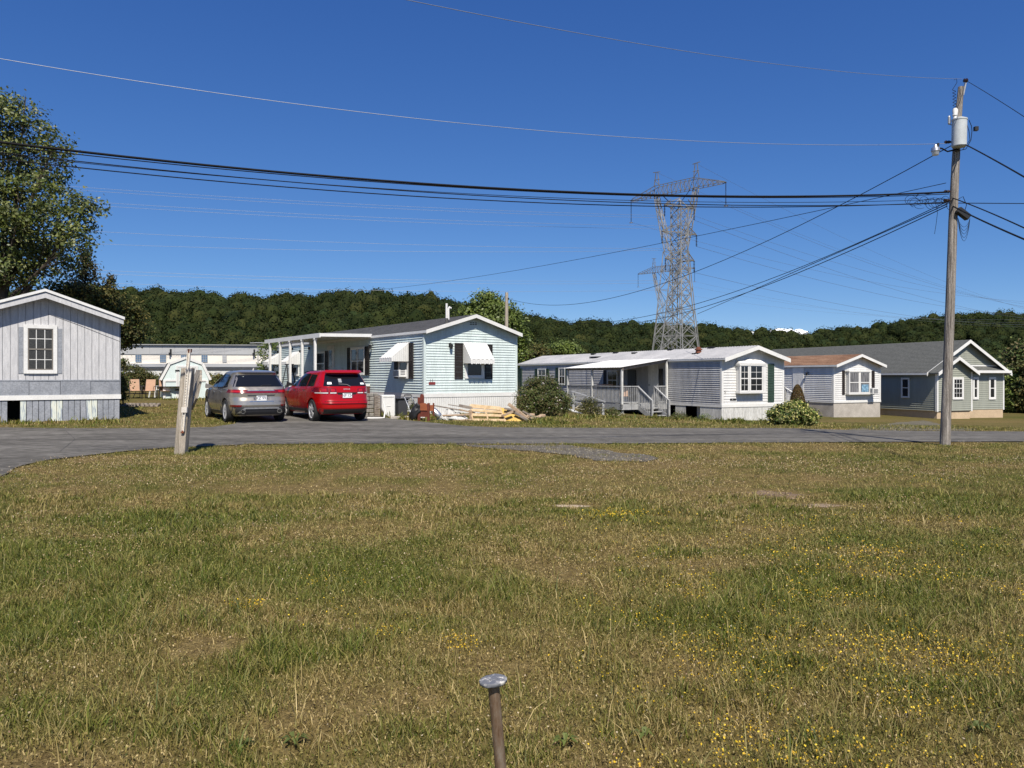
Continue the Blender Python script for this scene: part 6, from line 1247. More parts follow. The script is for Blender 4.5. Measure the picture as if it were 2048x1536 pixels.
# red crossover
lev = [(.24, .80, .20, 4.62), (.34, .87, .05, 4.74), (.46, .90, .00, 4.78), (.60, .915, .00, 4.80), (.72, .915, .05, 4.80), (.85, .915, .07, 4.78), (.97, .915, .08, 4.68), (1.05, .905, .10, 4.35), (1.11, .89, .12, 3.78), (1.15, .88, .13, 3.55), (1.30, .82, .22, 3.18), (1.45, .75, .33, 2.82), (1.55, .70, .41, 2.58), (1.61, .67, .42, 2.40), (1.645, .63, .40, 2.25), (1.665, .55, .55, 2.05), (1.68, .42, .8, 1.8), (1.688, .25, 1.1, 1.5)]
red = dict(side=[[(.78, 1.16), (1.42, 1.15), (1.42, 1.55), (.86, 1.53)], [(1.48, 1.15), (2.35, 1.14), (2.33, 1.575), (1.48, 1.56)], [(2.42, 1.14), (3.42, 1.15), (2.75, 1.48), (2.40, 1.575)]],
           trimline=None, spokes=5, mirror=(3.25, 1.18), mirror_mat='black', handles=[(1.62, 1.05), (2.68, 1.05)], seams=[1.45, 2.38, 3.4], sill=.30, belt=1.13, rail=(.7, 2.5, 1.60), railx=.60, rails=-.0, railmat='black',
           rearwin=[(-.73, 1.16), (.73, 1.16), (.60, 1.54), (-.60, 1.54)],
           rear=[('tail_light', 'redlens', [(-.905, .94), (-.60, .93), (-.60, 1.10), (-.885, 1.12)], .014), ('tail_light', 'redlens', [(.60, .93), (.905, .94), (.885, 1.12), (.60, 1.10)], .014), ('tail_light', 'redlens', [(-.57, .93), (-.34, .93), (-.37, 1.08), (-.57, 1.10)], .014), ('tail_light', 'redlens', [(.34, .93), (.57, .93), (.57, 1.10), (.37, 1.08)], .014),
                 ('lens', 'brightlens', [(-.83, .985), (-.66, .985), (-.66, 1.08), (-.82, 1.09)], .018), ('lens', 'brightlens', [(.66, .985), (.83, .985), (.82, 1.09), (.66, 1.08)], .018), ('lens', 'brightlens', [(-.53, .985), (-.40, .985), (-.41, 1.06), (-.53, 1.07)], .018), ('lens', 'brightlens', [(.40, .985), (.53, .985), (.53, 1.07), (.41, 1.06)], .018),
                 ('reversing_light', 'white_trim', [(-.88, .925), (-.62, .925), (-.62, .955), (-.88, .955)], .018), ('reversing_light', 'white_trim', [(-.56, .925), (-.36, .925), (-.36, .955), (-.56, .955)], .018), ('reversing_light', 'white_trim', [(.36, .925), (.56, .925), (.56, .955), (.36, .955)], .018), ('reversing_light', 'white_trim', [(.62, .925), (.88, .925), (.88, .955), (.62, .955)], .018),
                 ('plate_recess', 'dark', [(-.30, .885), (.30, .885), (.34, .955), (-.34, .955)], .005), ('bumper_valance', 'black', [(-.88, .26), (.88, .26), (.90, .42), (-.90, .42)], .014), ('hatch_seam', 'dark', [(-.72, .66), (.72, .66), (.72, .672), (-.72, .672)], .003), ('bumper_step', 'redpaint', [(-.86, .60), (.86, .60), (.84, .645), (-.84, .645)], .03),
                 ('sticker', 'plate', [(-.62, 1.22), (-.48, 1.22), (-.48, 1.29), (-.60, 1.29)], .012), ('sticker', 'plate', [(.50, 1.21), (.66, 1.21), (.63, 1.27), (.50, 1.27)], .012), ('sticker', 'galv', [(-.24, 1.28), (-.13, 1.28), (-.13, 1.40), (-.24, 1.40)], .012)],
           plate=(.0, .855), platetext='LNF 1241', badges=[(0, 'DODGE', 1.06, .045, 'silver')])
p = G(675, 842); ax = .95; pos = (p.x + math.sin(th) * ax, p.y - math.cos(th) * ax, gf(p.x, p.y) + .02)
r2, c2, *_ = make_car('parked_car', 'bright red crossover with dark roof rails parked beside the pale blue home', pos, th, lev, .95, 2.89, .79, .36, 'redpaint', red)
mb = MB(); mb.tube([(.12, c2.ry(0, 1.15) - .03, 1.15), (.02, c2.ry(0, 1.2) - .03, 1.21), (-.25, c2.ry(.25, 1.25) - .02, 1.23)], .009, 5); mb.build('rear_wiper', M['galv'], r2)
mb = MB(); patch(mb, lambda x, z, o: (x, c2.ry(x, 1.60) - .16 + (z - 1.62) * 2.2, z + o), [(-.62, 1.60), (.62, 1.60), (.60, 1.66), (-.60, 1.66)], off=.02, back=-.01); mb.build('spoiler', M['redpaint'], r2, smooth=True)

# ------------------------------------------------------------------ leaning sign post on the corner
b0 = G(363, 908); root = thing('sign_post', 'leaning weathered timber post with a rusty steel channel and edge-on octagonal board', 'sign post', b0); Yp = b0.y; k = Yp / FPX
Q = lambda px, py, dy=0: Vector(((px - 1024) * (Yp + dy) / FPX - b0.x, dy, EYE - (py - HZ) * (Yp + dy) / FPX - b0.z))
mb = MB(); w_ = 10.5 * k
def beam(mb, a, b_, wx, wy): a, b_ = Vector(a), Vector(b_); mb.hexa([a + Vector((-wx, -wy, 0)), a + Vector((wx, -wy, 0)), a + Vector((wx, wy, 0)), a + Vector((-wx, wy, 0)), b_ + Vector((-wx, -wy, 0)), b_ + Vector((wx, -wy, 0)), b_ + Vector((wx, wy, 0)), b_ + Vector((-wx, wy, 0))])
beam(mb, Q(361.5, 915), Q(376, 736), w_, w_ * .9); mb.build('timber', M['oldwood'], root, bevel=.012)
mb = MB(); fy = -w_ * .9 - .02; n = 16
beam(mb, Q(365.5, 863, fy), Q(378.5, 698, fy), .022, .012)
for s_ in (-1, 1): beam(mb, Q(365.5, 863, fy - .02) + Vector((s_ * .026, 0, 0)), Q(378.5, 698, fy - .02) + Vector((s_ * .026, 0, 0)), .006, .02)
ch = mb.build('steel_channel', M['rust'], root); mb = MB()
for i in range(13): c = Q(369.8 + (374 - 369.8) * i / 12, 812 + (746 - 812) * i / 12, fy - .014); mb.lathe(c, (0, -1, 0), [(0, .007), (.004, .007)], 8)
mb.build('bolt_hole', M['dark'], ch); 
mb = MB(); beam(mb, Q(380, 705, fy - .0), Q(380.6, 698, fy), .03, .02); beam(mb, Q(375.5, 705, fy - .0), Q(376.1, 698, fy), .012, .022); mb.build('rusty_tip', M['rustcap'], ch)
mb = MB(); beam(mb, Q(369, 825, fy - .02), Q(369.5, 814, fy - .02), .055, .03); mb.build('clamp', M['rust'], ch); mb = MB(); beam(mb, Q(365, 866, fy - .01), Q(365.4, 861, fy - .01), .03, .02); mb.build('bolt', M['rustcap'], ch)
mb = MB(); beam(mb, Q(372.5, 823, fy + .01), Q(382.5, 735, fy + .01), .02, .015); mb.build('second_strip', M['rust'], root)
ctr_ = Q(387, 779, .50); e1 = Vector((-.53, .848, .0)).normalized(); ax_ = Vector((.848, .53, -.22)).normalized(); e2 = ax_.cross(e1).normalized(); mb = MB(); oc = [ctr_ + (e1 * math.cos(R(22.5 + 45 * i)) * .52 + e2 * math.sin(R(22.5 + 45 * i)) * .46) for i in range(8)]; mb.prism(oc, ax_ * .045); mb.build('octagon_board', M['oldwood'], root)

# ------------------------------------------------------------------ steel stake in the foreground
Ys = 2.2; top = W(986, 1360, Ys); bt = W(1014, 1640, Ys + .02); bt = bt + (bt - top) * ((bt.z + .05) / (top.z - bt.z)); root = thing('survey_stake', 'brown steel stake with a pale scuffed disc cap leaning in the near grass', 'stake', bt); d = (top - bt); u = d.normalized()
mb = MB(); mb.tube([(0, 0, -.1), d - u * .012], [.0165, .0165], 20); 
stk, nt, b = newmat('rusty_pipe'); v = objvec(nt, (6, 6, 1.5)); n_ = noise(nt, 9, 6, v, .7); r_ = ramp(nt, [(.3, (.12, .065, .035)), (.5, (.20, .14, .095)), (.7, (.27, .225, .18))], n_.outputs[0]); nt.links.new(r_.outputs[0], b.inputs['Base Color']); b.inputs['Roughness'].default_value = .5; b.inputs['Metallic'].default_value = .4
n2 = noise(nt, 60, 4, v); bp = N(nt, 'ShaderNodeBump'); bp.inputs['Strength'].default_value = .4; bp.inputs['Distance'].default_value = .003; nt.links.new(n2.outputs[0], bp.inputs['Height']); nt.links.new(bp.outputs[0], b.inputs['Normal'])
mb.build('pipe', stk, root, smooth=True)
cp, nt, b = newmat('scuffed_cap'); v = objvec(nt); n_ = noise(nt, 38, 5, v, .7); r_ = ramp(nt, [(.50, (.13, .135, .15)), (.56, (.24, .24, .245)), (.64, (.62, .59, .53))], n_.outputs[0]); nt.links.new(r_.outputs[0], b.inputs['Base Color']); b.inputs['Roughness'].default_value = .6; b.inputs['Metallic'].default_value = .0
mb = MB(); capn = (u + Vector((.0, .08, .0))).normalized(); vs = []; x_ = capn.orthogonal().normalized(); y_ = capn.cross(x_); prof = [(-.012, .026), (-.010, .037), (-.004, .0405), (.001, .0395), (.004, .033), (.0045, .0)]
mb.lathe(d, capn, [(-.014, .017), (-.011, .034), (-.006, .0395), (0, .0405), (.003, .038), (.0035, .012)], 28)
for i in range(len(mb.v)): q = Vector(mb.v[i]); r_ = RNG.normal(0, .0006, 3); mb.v[i] = tuple(q + Vector(r_))
mb.build('disc_cap', cp, root, smooth=True, ang=50); mb = MB(); mb.lathe(d + capn * .0035, capn, [(0, .013), (.002, .012), (.003, .004)], 12); mb.build('rivet', cp, root, smooth=True)

# ------------------------------------------------------------------ things in front of the pale blue home
def at(px, py): p = G(px, py); return p
def place(name, label, cat, px, py, rz=0, group=None): p = at(px, py); return thing(name, label, cat, p, rz, group), p.y / FPX
r, k = place('plastic_tank', 'white plastic tub with chamfered corners standing on edge beside the pale blue home', 'tub', 777, 835, R(20)); w_, H = 13.5 * k, 45 * k
pl = [(-w_, 0, H), (w_, 0, H), (w_, 0, .05), (w_ * .6, 0, 0), (-w_ * .2, 0, .02), (-w_ * .95, 0, .28), (-w_, 0, .35)]; mb = MB(); mb.prism(pl, (0, .35, 0)); mb.build('shell', M['white_trim'], r, bevel=.025)
mb = MB(); mb.box(-w_ * .8, w_ * .8, -.012, -.001, H - .08, H - .05); mb.box(-w_ * .3, w_ * .3, -.012, -.001, H * .5, H * .5 + .01); mb.build('moulding', M['white_paint'], r)
r, k = place('dark_panel', 'dark slatted panel leaning behind the white tub near the red car', 'panel', 756, 833, R(30)); mb = MB(); w_, H = 6 * k, 42 * k
for i in range(9): mb.box(-w_, w_, i % 2 * .01, .05 + i % 2 * .01, i * H / 9 + .005, (i + 1) * H / 9 - .01)
mb.box(-w_ - .02, -w_, -.01, .07, 0, H); mb.box(w_, w_ + .02, -.01, .07, 0, H); mb.build('slats', M['greyplank'], r)
p = at(735, 838); q = at(768, 838); mb = MB(); pts = [p + Vector((0, 0, .03)), p.lerp(q, .3) + Vector((0, -.05, .03)), p.lerp(q, .7) + Vector((0, .02, .03)), q + Vector((0, .0, .04)), q + Vector((.03, .1, .3)), q + Vector((-.05, .2, .6))]; pts = [a - p for a in pts]; mb.tube(pts, .03, 8); tag(mb.build('drain_hose', M['white_trim'], loc=p, smooth=True), 'white drain hose lying at the foot of the white tub', 'hose')
r, k = place('stone_pier', 'stack of pale mortared stones under the corner of the side porch wall', 'stone pier', 744, 833, R(34)); mb = MB()
for i in range(6):
    z = i * .145
    for j in range(3): a = -.28 + j * .19 + random.uniform(-.02, .02); mb.box(a, a + .17, random.uniform(-.02, .02), .22, z, z + .13)
mb.build('stones', mat('pier_stone', (.16, .15, .13), .9, .2, 6, c2=(.32, .30, .27), fine=.5), r, bevel=.02)
# hand truck
r, k = place('hand_truck', 'grey hand truck with a dark basket beside a black bin', 'hand truck', 823, 836, R(25)); mb = MB(); H = 46 * k
for s_ in (-1, 1): mb.tube([(s_ * .16 + .12, -.12, .12), (s_ * .15 + .02, .0, H * .55), (s_ * .14 - .1, .1, H * .92)], .014, 6)
for t in (.25, .5, .75): mb.tube([(-.16 + .12 - .22 * t, -.12 + .22 * t, H * t), (.16 + .12 - .22 * t, -.12 + .22 * t, H * t)], .012, 6)
mb.build('frame', M['steel'], r); mb = MB(); mb.tube([(-.24, .1, H * .92), (-.22, .12, H), (.02, .12, H), (.04, .1, H * .92)], .022, 6); mb.build('handle', M['black'], r)
mb = MB(); mb.box(-.02, .42, -.38, -.1, .05, .30); mb.build('basket', M['black'], r, bevel=.02); mb = MB(); mb.box(.05, .38, -.4, -.36, .02, .07); mb.build('toe_plate', M['white_trim'], r)
for s_ in (-1, 1): mb = MB(); mb.lathe((.16 + s_ * .2, -.06, .1), (1, 0, 0), [(0, .1), (.04, .1)], 14); mb.build('wheel', M['rubber'], r)
r, k = place('bin', 'black plastic bin behind the hand truck', 'bin', 806, 833, R(34)); mb = MB(); H = 34 * k; mb.hexa([(-.17, 0, 0), (.17, 0, 0), (.17, .32, 0), (-.17, .32, 0), (-.22, -.05, H), (.22, -.05, H), (.22, .37, H), (-.22, .37, H)]); mb.build('body', M['darkgreyplastic'], r, bevel=.02)
mb = MB(); mb.box(-.26, .26, -.09, .41, H, H + .05); mb.build('lid', M['black'], r, bevel=.02)
mb = MB(); p = at(812, 839)
for i in range(5): c = Vector((random.uniform(-.5, .35), random.uniform(-.1, .15), .06)); mb.bar(c - Vector((.12, 0, 0)), c + Vector((.12, random.uniform(-.1, .1), 0)), .14, .12)
tag(mb.build('rubble', M['concrete'], loc=p, bevel=.03), 'loose concrete rubble on the ground by the hand truck', 'rubble', kind='stuff')
r, k = place('rubbish_bag', 'black rubbish bag slumped against the red-brown headboard', 'bag', 826, 841, 0)
bm = bmesh.new(); bmesh.ops.create_icosphere(bm, subdivisions=4, radius=1, matrix=Matrix.Diagonal((.2, .17, .34, 1)))
for v in bm.verts: 
    n_ = float(vnoise(np.array(v.co.x * 14 + 5), np.array(v.co.z * 10 + v.co.y * 9))); v.co *= .85 + .3 * n_; v.co.z += .3; v.co.x += v.co.z * .35
me = bpy.data.meshes.new('sack'); bm.to_mesh(me); bm.free(); me.materials.append(M['black']); o = bpy.data.objects.new('sack', me); COL.objects.link(o); o.parent = r
# old bed: red-brown headboard with posts
r, k = place('bed_headboard', 'red brown wooden headboard with a tall arched post standing in the junk pile', 'headboard', 848, 842, R(-18)); H = 53 * k; P_ = lambda px, py: ((px - 848) * k, 0, (842 - py) * k)
mb = MB()
def slab(mb, x0, x1, y0, y1, d=.06, y=0.): mb.box((x0 - 848) * k, (x1 - 848) * k, y, y + d, (842 - y1) * k, (842 - y0) * k)
slab(mb, 833.5, 838.5, 795, 842, .09); slab(mb, 855, 859.5, 806, 843, .09, -.02); mb.build('leg', M['redwood'], r, bevel=.012)
mb = MB(); pp = [((838.5 - 848) * k, .02, (842 - 812) * k)] + [((842.5 + 4.2 * math.cos(t) - 848) * k, .02, (842 - 793 + 5 * math.sin(t)) * k) for t in np.linspace(math.pi, 0, 9)] + [((846.7 - 848) * k, .02, (842 - 812) * k)]; mb.prism(pp, (0, .05, 0)); mb.build('arched_top', M['redwood'], r, bevel=.008)
mb = MB(); slab(mb, 838.5, 855, 820, 832, .03, .03); slab(mb, 838.5, 855, 831, 834, .05, .02); mb.build('panel', M['redwood'], r)
mb = MB(); mb.prism([((838.5 - 848) * k, .0, (842 - 821) * k), ((838.5 - 848) * k, .0, (842 - 807) * k), ((850 - 848) * k, .0, (842 - 806) * k), ((855 - 848) * k, .0, (842 - 809) * k), ((855 - 848) * k, .0, (842 - 821) * k)], (0, .03, 0)); mb.build('inlay', M['orangewood'], r)
r, k = place('bed_footboard', 'orange brown footboard standing just right of the tall headboard', 'footboard', 866, 842, R(20)); mb = MB(); slab2 = lambda x0, x1, y0, y1, d=.04: mb.box((x0 - 866) * k, (x1 - 866) * k, 0, d, (842 - y1) * k, (842 - y0) * k)
slab2(858, 868, 810, 822); mb.build('panel', M['orangewood'], r); mb = MB(); slab2(866, 869, 806, 832, .06); mb.build('leg', M['redwood'], r, bevel=.01)
mb = MB(); r, k = place('gas_cylinder', 'silver metal cylinder leaning on the junk pile beside the footboard', 'cylinder', 874, 840, 0); a = Vector((-.16, 0, 21 * k)); b_ = Vector((.1, -.05, 7 * k)); mb.lathe(a, b_ - a, [(0, .05), (.01, .1), (.04, .12), ((b_ - a).length - .04, .12), ((b_ - a).length, .10)], 20); mb.build('barrel', M['steel'], r, smooth=True, ang=40); mb = MB(); mb.bar((.0, -.02, .16), (.14, -.08, .0), .05, .08); mb.build('foot', M['steel'], r)
# white sack pile
r, k = place('sheet_heap', 'crumpled white plastic sheeting heaped in the middle of the junk pile', 'sheeting', 905, 839, 0); bm = bmesh.new(); bmesh.ops.create_grid(bm, x_segments=44, y_segments=22, size=1)
for v in bm.verts:
    x_, y_ = v.co.x, v.co.y; z = max(0, (1 - abs(x_) ** 2.2)) * max(0, 1 - abs(y_) ** 2.5); nn = float(fbm(np.array(x_ * 5 + 3), np.array(y_ * 5 + 9), 4)); v.co = Vector((x_ * .60, y_ * .4, z * (.02 + .62 * nn) * .85 - .02))
me = bpy.data.meshes.new('sheet'); bm.to_mesh(me); bm.free(); me.materials.append(mat('dusty_white_sheeting', (.30, .295, .28), .6, .2, 6, c2=(.62, .61, .58), fine=.3)); o = bpy.data.objects.new('sheet', me); COL.objects.link(o); o.parent = r
def plankobj(label, a, ya, b_, yb, wd, th_, m, group='loose boards in the junk pile', name='plank'):
    A = W(a[0], a[1], ya); B = W(b_[0], b_[1], yb); c = (A + B) / 2; mb = MB(); mb.bar(A - c, B - c, wd, th_); return tag(mb.build(name, M[m], loc=c, bevel=.004), label, 'plank', group)
Yj = G(930, 840).y
for lab, a, b_, wd, th_, m, ya, yb in [
    ('long grey plank sloping down to the right above the white sheeting', (868, 811), (925, 821), .10, .04, 'greyplank', .25, .1), ('thin pole crossing behind the pallet, highest of the loose boards', (896, 809), (945, 817), .03, .03, 'greyplank', .5, .4),
    ('thick grey board end resting against the pallet top', (918, 811), (944, 816), .13, .10, 'greyplank', .1, .1), ('second board under the thick grey board end', (918, 819), (950, 826), .12, .05, 'plank', .0, .1),
    ('pale plank lying low left of the pallet', (885, 831), (940, 829), .12, .05, 'plank', -.1, -.1), ('pale painted board lying at the very front left of the pallet', (898, 836), (938, 841), .15, .04, 'white_paint', -.3, -.2),
    ('short white board sticking out below the sheeting', (882, 832), (900, 843), .09, .03, 'white_paint', -.3, -.4), ('pinkish board lying on the ground left of the pallet', (905, 841), (945, 839), .10, .05, 'plank', -.3, -.25),
    ('brown upright board end beside the pallet leg', (940, 820), (944, 842), .10, .08, 'plank', -.1, -.15),
    ('long pale timber leaning at the right end of the junk pile', (1017, 808), (1057, 838), .13, .10, 'plank', .1, -.1), ('dark grey board behind the yellow board', (1009, 817), (1040, 822), .12, .06, 'greyplank', .1, .0),
    ('short brown board resting on the yellow board', (1004, 832), (1026, 823), .12, .07, 'plank', -.3, -.2), ('brown board under the long leaning timber', (1030, 825), (1056, 841), .10, .07, 'greyplank', -.1, -.3), ('thin grey stick at the right end of the pile', (1045, 822), (1075, 838), .06, .05, 'greyplank', .0, -.1)]:
    plankobj(lab, a, Yj + ya, b_, Yj + yb, wd, th_, m)
for lab, px, py, l_, an in [('rough split log lying at the right end of the junk pile', 1070, 842, .55, .6), ('second short log lying behind the first split log', 1082, 838, .45, .9), ('small log end beside the pair of split logs', 1062, 836, .3, -.3)]:
    p = at(px, py); mb = MB(); d = Vector((math.cos(an), math.sin(an) * .6, .15)); mb.tube([-d * l_ / 2 + Vector((0, 0, .08)), Vector((0, 0, .1)), d * l_ / 2 + Vector((0, 0, .08))], [.07, .085, .07], 9); tag(mb.build('log', M['bark'] if 0 else M['plank'], loc=p), lab, 'log', 'logs at the end of the junk pile')
# pallet leaning back
r, k = place('pallet', 'light timber pallet leaning in the middle of the junk pile', 'pallet', 975, 842, 0)
def PP(px, py): t = (842 - py) / 32; return Vector(((px - 975) * k, .55 * t, (842 - py) * k))
mb = MB()
rows = [((940, 813), (1000, 818)), ((941, 821), (1003, 825)), ((944, 830), (1008, 832)), ((946, 840), (1012, 841))]
for a, b_ in rows: mb.bar(PP(*a), PP(*b_), .03, .14 if a[1] < 815 else .10, up=(0, .5, 1))
mb.build('deck_board', M['pallet'], r, bevel=.003); mb = MB()
for a, b_ in [((939, 812), (946, 842)), ((968, 816), (977, 842)), ((1000, 817), (1010, 842))]: mb.bar(PP(*a) + Vector((0, .06, 0)), PP(*b_) + Vector((0, .06, 0)), .045, .09, up=(0, 1, 0))
mb.build('stringer', M['pallet'], r, bevel=.003); mb = MB()
for a, b_ in rows: mb.bar(PP(*a) + Vector((0, .12, .0)), PP(*b_) + Vector((0, .12, 0)), .02, .09, up=(0, .5, 1))
mb.build('back_board', M['pallet'], r)
r, k = place('yellow_board', 'ochre yellow foam board lying between the pallet and the leaning timber', 'board', 1020, 842, 0); Z = lambda px, py, y: ((px - 1020) * k, y, (842 - py) * k)
mb = MB(); mb.prism([Z(990, 816, .45), Z(1000, 818, .45), Z(1038, 822, .4), Z(1044, 829, .2), Z(1054, 838, -.0), Z(1040, 842, -.1), Z(1003, 844, -.1), Z(998, 834, .1)], (0, .02, .03)); mb.build('sheet', M['yellow'], r)

# ------------------------------------------------------------------ ladders, rail, porch clutter
def ladder(mb, a0, a1, b0_, b1, n, r_=.03):
    a0, a1, b0_, b1 = map(Vector, (a0, a1, b0_, b1)); mb.bar(a0, a1, r_ * 2, r_ * 1.2); mb.bar(b0_, b1, r_ * 2, r_ * 1.2)
    for i in range(n): t = (i + .5) / n; mb.bar(a0.lerp(a1, t), b0_.lerp(b1, t), r_, r_)
Yl = 36.5; c = W(1200, 830, Yl); mb = MB(); z = lambda px, py, y=Yl: W(px, py, y) - c
ladder(mb, z(1148, 815, 38), z(1232, 838, 35), z(1160, 806, 38.8), z(1248, 828, 35.8), 11); tag(mb.build('ladder', mat('yellowed_wood', (.45, .40, .28), .7, .1, 5), loc=c), 'long pale wooden ladder lying in the grass before the deck', 'ladder')
# sloping handrail of the old ramp
p0 = W(1147, 835, 37.0); root = thing('ramp_handrail', 'sloping grey wooden handrail on two posts in front of the deck', 'handrail', (p0.x, 37, gf(p0.x, 37))); q = lambda px, py, y: W(px, py, y) - root.location
for px, pt, pb, y in ((1147, 786, 836, 37.0), (1206, 806, 840, 35.6)): mb = MB(); mb.bar(q(px, pb, y), q(px, pt, y), .11); mb.build('post', M['greypaint'], root)
mb = MB(); mb.bar(q(1143, 783, 37.1), q(1210, 804, 35.5), .10, .06); mb.build('top_rail', M['greypaint'], root); mb = MB(); mb.bar(q(1150, 804, 36.9), q(1200, 822, 35.7), .05, .08); mb.build('lower_rail', M['greypaint'], root)
# sloping pale boards under the bush
for lab, a, b_ in [('pale board lying aslant left of the ladder', (1128, 815), (1165, 828)), ('short pale board end beside the handrail post', (1190, 832), (1204, 837))]: plankobj(lab, a, 36.2, b_, 35.6, .25, .04, 'white_paint', 'pale boards by the ladder', 'board')
# stepladder on the side porch
h = HA; c = h.A - h.gd * 2.0 + h.sd * h.u(579, 's', 2.0); root = thing('stepladder', 'dark folding stepladder standing on the side porch', 'stepladder', (c.x, c.y, .2), h.th + .4); H = 1.95
mb = MB(); ladder(mb, (-.28, -.35, 0), (-.16, 0, H), (.28, -.35, 0), (.16, 0, H), 6, .028); mb.build('front_frame', M['darkgreyplastic'], root); mb = MB(); ladder(mb, (-.3, .5, 0), (-.16, .04, H), (.3, .5, 0), (.16, .04, H), 4, .022); mb.build('rear_frame', M['darkgreyplastic'], root); mb = MB(); mb.box(-.18, .18, -.12, .14, H, H + .05); mb.build('top_step', M['black'], root); mb = MB(); mb.hexa([(-.12, -.3, H * .8), (.12, -.3, H * .8), (.12, -.1, H * .8), (-.12, -.1, H * .8), (-.15, -.34, H * .93), (.15, -.34, H * .93), (.15, -.08, H * .93), (-.15, -.08, H * .93)]); mb.build('bucket', M['darkgreyplastic'], root)
c = h.A - h.gd * 1.6 + h.sd * h.u(588, 's', 1.6); root = thing('barbecue', 'black covered barbecue on the side porch beside the stepladder', 'barbecue', (c.x, c.y, .16), h.th); mb = MB(); mb.box(-.3, .3, -.5, .5, .1, .8); mb.build('cart', M['black'], root, bevel=.02); mb = MB(); mb.prism([(-.3, -.5, .8), (-.3, -.5, .95), (-.12, -.5, 1.12), (.15, -.5, 1.12), (.3, -.5, .95), (.3, -.5, .8)], (0, 1, 0)); mb.build('hood', M['darkgreyplastic'], root, bevel=.02)
for i, (px, off, dz_) in enumerate([(618, 2.2, .35), (600, 2.2, .45), (584, 2.2, .32), (556, 2.2, .4)]):
    c = h.A - h.gd * off + h.sd * h.u(px, 's', off); r = thing('hanging_ornament', 'dark hanging ornament under the side porch roof, %s from the front' % ['first', 'second', 'third', 'fourth'][i], 'ornament', (c.x, c.y, 3.3), 0, 'ornaments hung under the side porch'); mb = MB(); mb.tube([(0, 0, 0), (0, 0, -dz_)], .006, 4); mb.build('cord', M['black'], r); mb = MB(); mb.lathe((0, 0, -dz_), (0, 0, -1), [(0, .01), (.05, .06), (.1, .05), (.14, .02)], 10); mb.build('bell', M['black'], r)
# deck chair with an orange throw
h = HB; hx = lambda x_, y_: h.A + h.gd * x_ + h.sd * y_; zf = EYE - 57 / FPX * 40.2
def chair(name, label, x_, y_, z_, rz, m, group, fm='black'):
    r = thing(name, label, 'chair', (x_, y_, z_), rz, group); mb = MB(); mb.hexa([(-.24, -.26, .40), (.24, -.26, .40), (.23, .2, .37), (-.23, .2, .37), (-.24, -.26, .415), (.24, -.26, .415), (.23, .2, .385), (-.23, .2, .385)]); mb.build('seat', M[m], r)
    mb = MB(); mb.hexa([(-.24, .2, .38), (.24, .2, .38), (.24, .215, .38), (-.24, .215, .38), (-.23, .42, 1.0), (.23, .42, 1.0), (.23, .435, 1.0), (-.23, .435, 1.0)]); mb.build('backrest', M[m], r)
    mb = MB()
    for s_ in (-1, 1): mb.tube([(s_ * .26, -.28, 0), (s_ * .26, -.26, .4), (s_ * .28, -.2, .62), (s_ * .28, .1, .64), (s_ * .26, .26, .5)], .014, 6); mb.tube([(s_ * .26, .35, 0), (s_ * .25, .2, .39), (s_ * .245, .43, 1.02)], .014, 6); mb.tube([(s_ * .26, -.26, .4), (s_ * .25, .22, .38)], .013, 6)
    mb.tube([(-.26, .33, .03), (.26, .33, .03)], .012, 6); mb.build('frame', M[fm], r); return r
c = hx(-2.3, 4.2 + .7); chair('deck_chair', 'chair with an orange pink cover on the deck behind the balusters', c.x, c.y, zf, h.th - .3, 'tancloth', None)
c = hx(-2.5, 4.2 + 2.4); r = thing('deck_table', 'pale small table standing on the deck behind the rail', 'table', (c.x, c.y, zf), h.th); mb = MB(); mb.box(-.35, .35, -.3, .3, .98, 1.03); mb.build('table_top', M['tancloth'], r)
for a in (-1, 1):
    for b_ in (-1, 1): mb = MB(); mb.box(a * .3 - .02, a * .3 + .02, b_ * .25 - .02, b_ * .25 + .02, 0, .98); mb.build('leg', M['greyplank'], r)
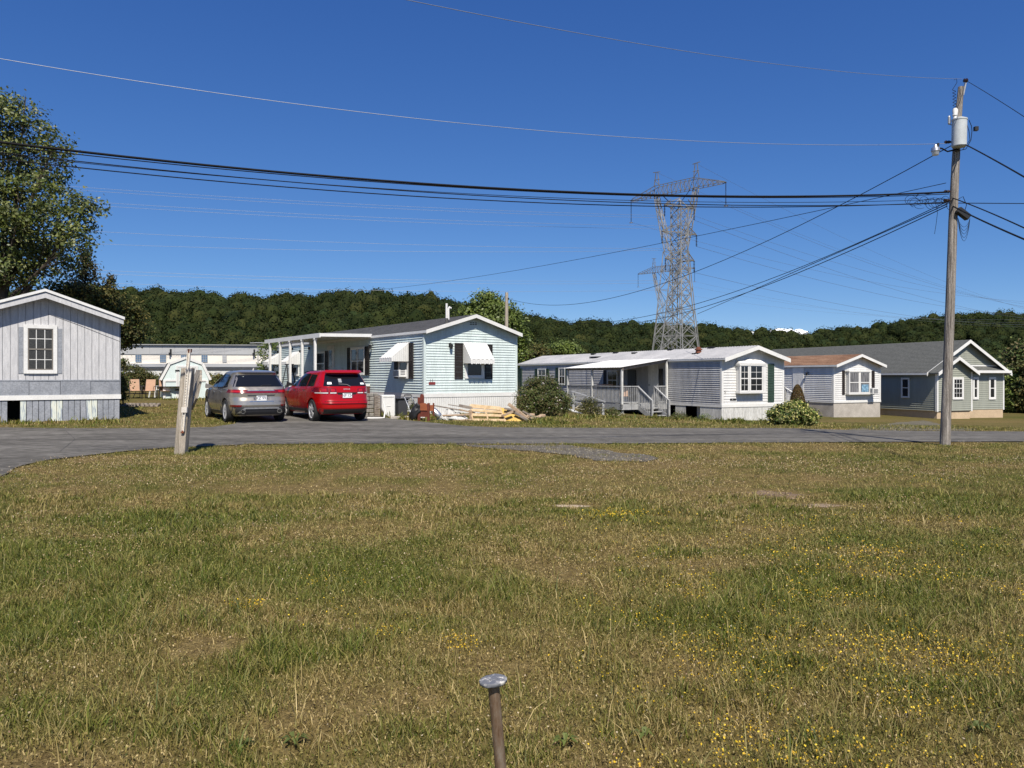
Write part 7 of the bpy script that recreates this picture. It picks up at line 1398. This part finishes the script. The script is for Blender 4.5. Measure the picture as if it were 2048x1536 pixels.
# patio chairs and table in the left yard
for i, (px, py, rz, lab) in enumerate([(270, 797, .35, 'tan mesh patio chair nearest the left home'), (298, 797, .5, 'tan mesh patio chair in the middle of the row of three'), (329, 797, .3, 'tan mesh patio chair beside the dark table by the shed')]):
    p = G(px, py); chair('patio_chair', lab, p.x, p.y, p.z, rz + (.2 if i != 1 else -.3), 'tancloth', 'tan patio chairs in the yard')
p = G(281, 795); r = chair('patio_chair', 'tan patio chair turned sideways behind the first two', p.x, p.y, p.z, 2.0, 'tancloth', 'tan patio chairs in the yard')
p = G(312, 795); r = thing('garden_chair', 'white plastic garden chair stacked behind the tan chairs', 'chair', p, 2.6); mb = MB(); mb.box(-.25, .25, -.22, .22, .4, .44); mb.build('seat', M['white_trim'], r, bevel=.01); mb = MB()
for i in range(5): mb.box(-.22 + i * .1, -.16 + i * .1, .2, .23, .44, .85 + .05 * (2 - abs(i - 2)))
mb.box(-.25, .25, .195, .235, .85, .93); mb.build('backrest', M['white_trim'], r)
for a in (-1, 1):
    for b_ in (-1, 1): mb = MB(); mb.bar((a * .26, b_ * .25, 0), (a * .22, b_ * .19, .4), .05); mb.build('leg', M['white_trim'], r)
    mb = MB(); mb.bar((a * .27, -.2, .62), (a * .25, .2, .64), .05, .03); mb.bar((a * .25, -.2, .4), (a * .27, -.2, .62), .04); mb.build('armrest', M['white_trim'], r)
p = G(347, 797); r = thing('patio_table', 'low dark metal table in front of the shed door', 'table', p, .15); mb = MB(); mb.box(-.75, .45, -.4, .4, .62, .65); mb.build('table_top', M['black'], r)
for a in (-.7, .4):
    for b_ in (-.36, .36): mb = MB(); mb.tube([(a, b_, 0), (a, b_, .62)], .014, 6); mb.build('leg', M['black'], r)
p = G(285, 812); r = thing('fire_ring', 'low dark stone edging on the grass in front of the patio chairs', 'edging', p); mb = MB()
for i in range(9): mb.bar((-.75 + i * .17, random.uniform(-.03, .03), .05), (-.62 + i * .17, random.uniform(-.03, .03), .05), .13, .15)
for i in range(9): mb.bar((-.75 + i * .19, -.55 + random.uniform(-.03, .03), .03), (-.6 + i * .19, -.55, .03), .12, .1)
mb.build('stones', M['greyplank'], r, bevel=.02); mb = MB(); mb.prism([(-.7, -.5, .0), (.8, -.5, .0), (.75, 0, .0), (-.7, 0, 0)], (0, 0, .06)); mb.build('soil', mat('dark_soil', (.08, .06, .045), .95, .2, 8, fine=.5), r)
# electric meter on the corner of the left home, cluster of weeds done above
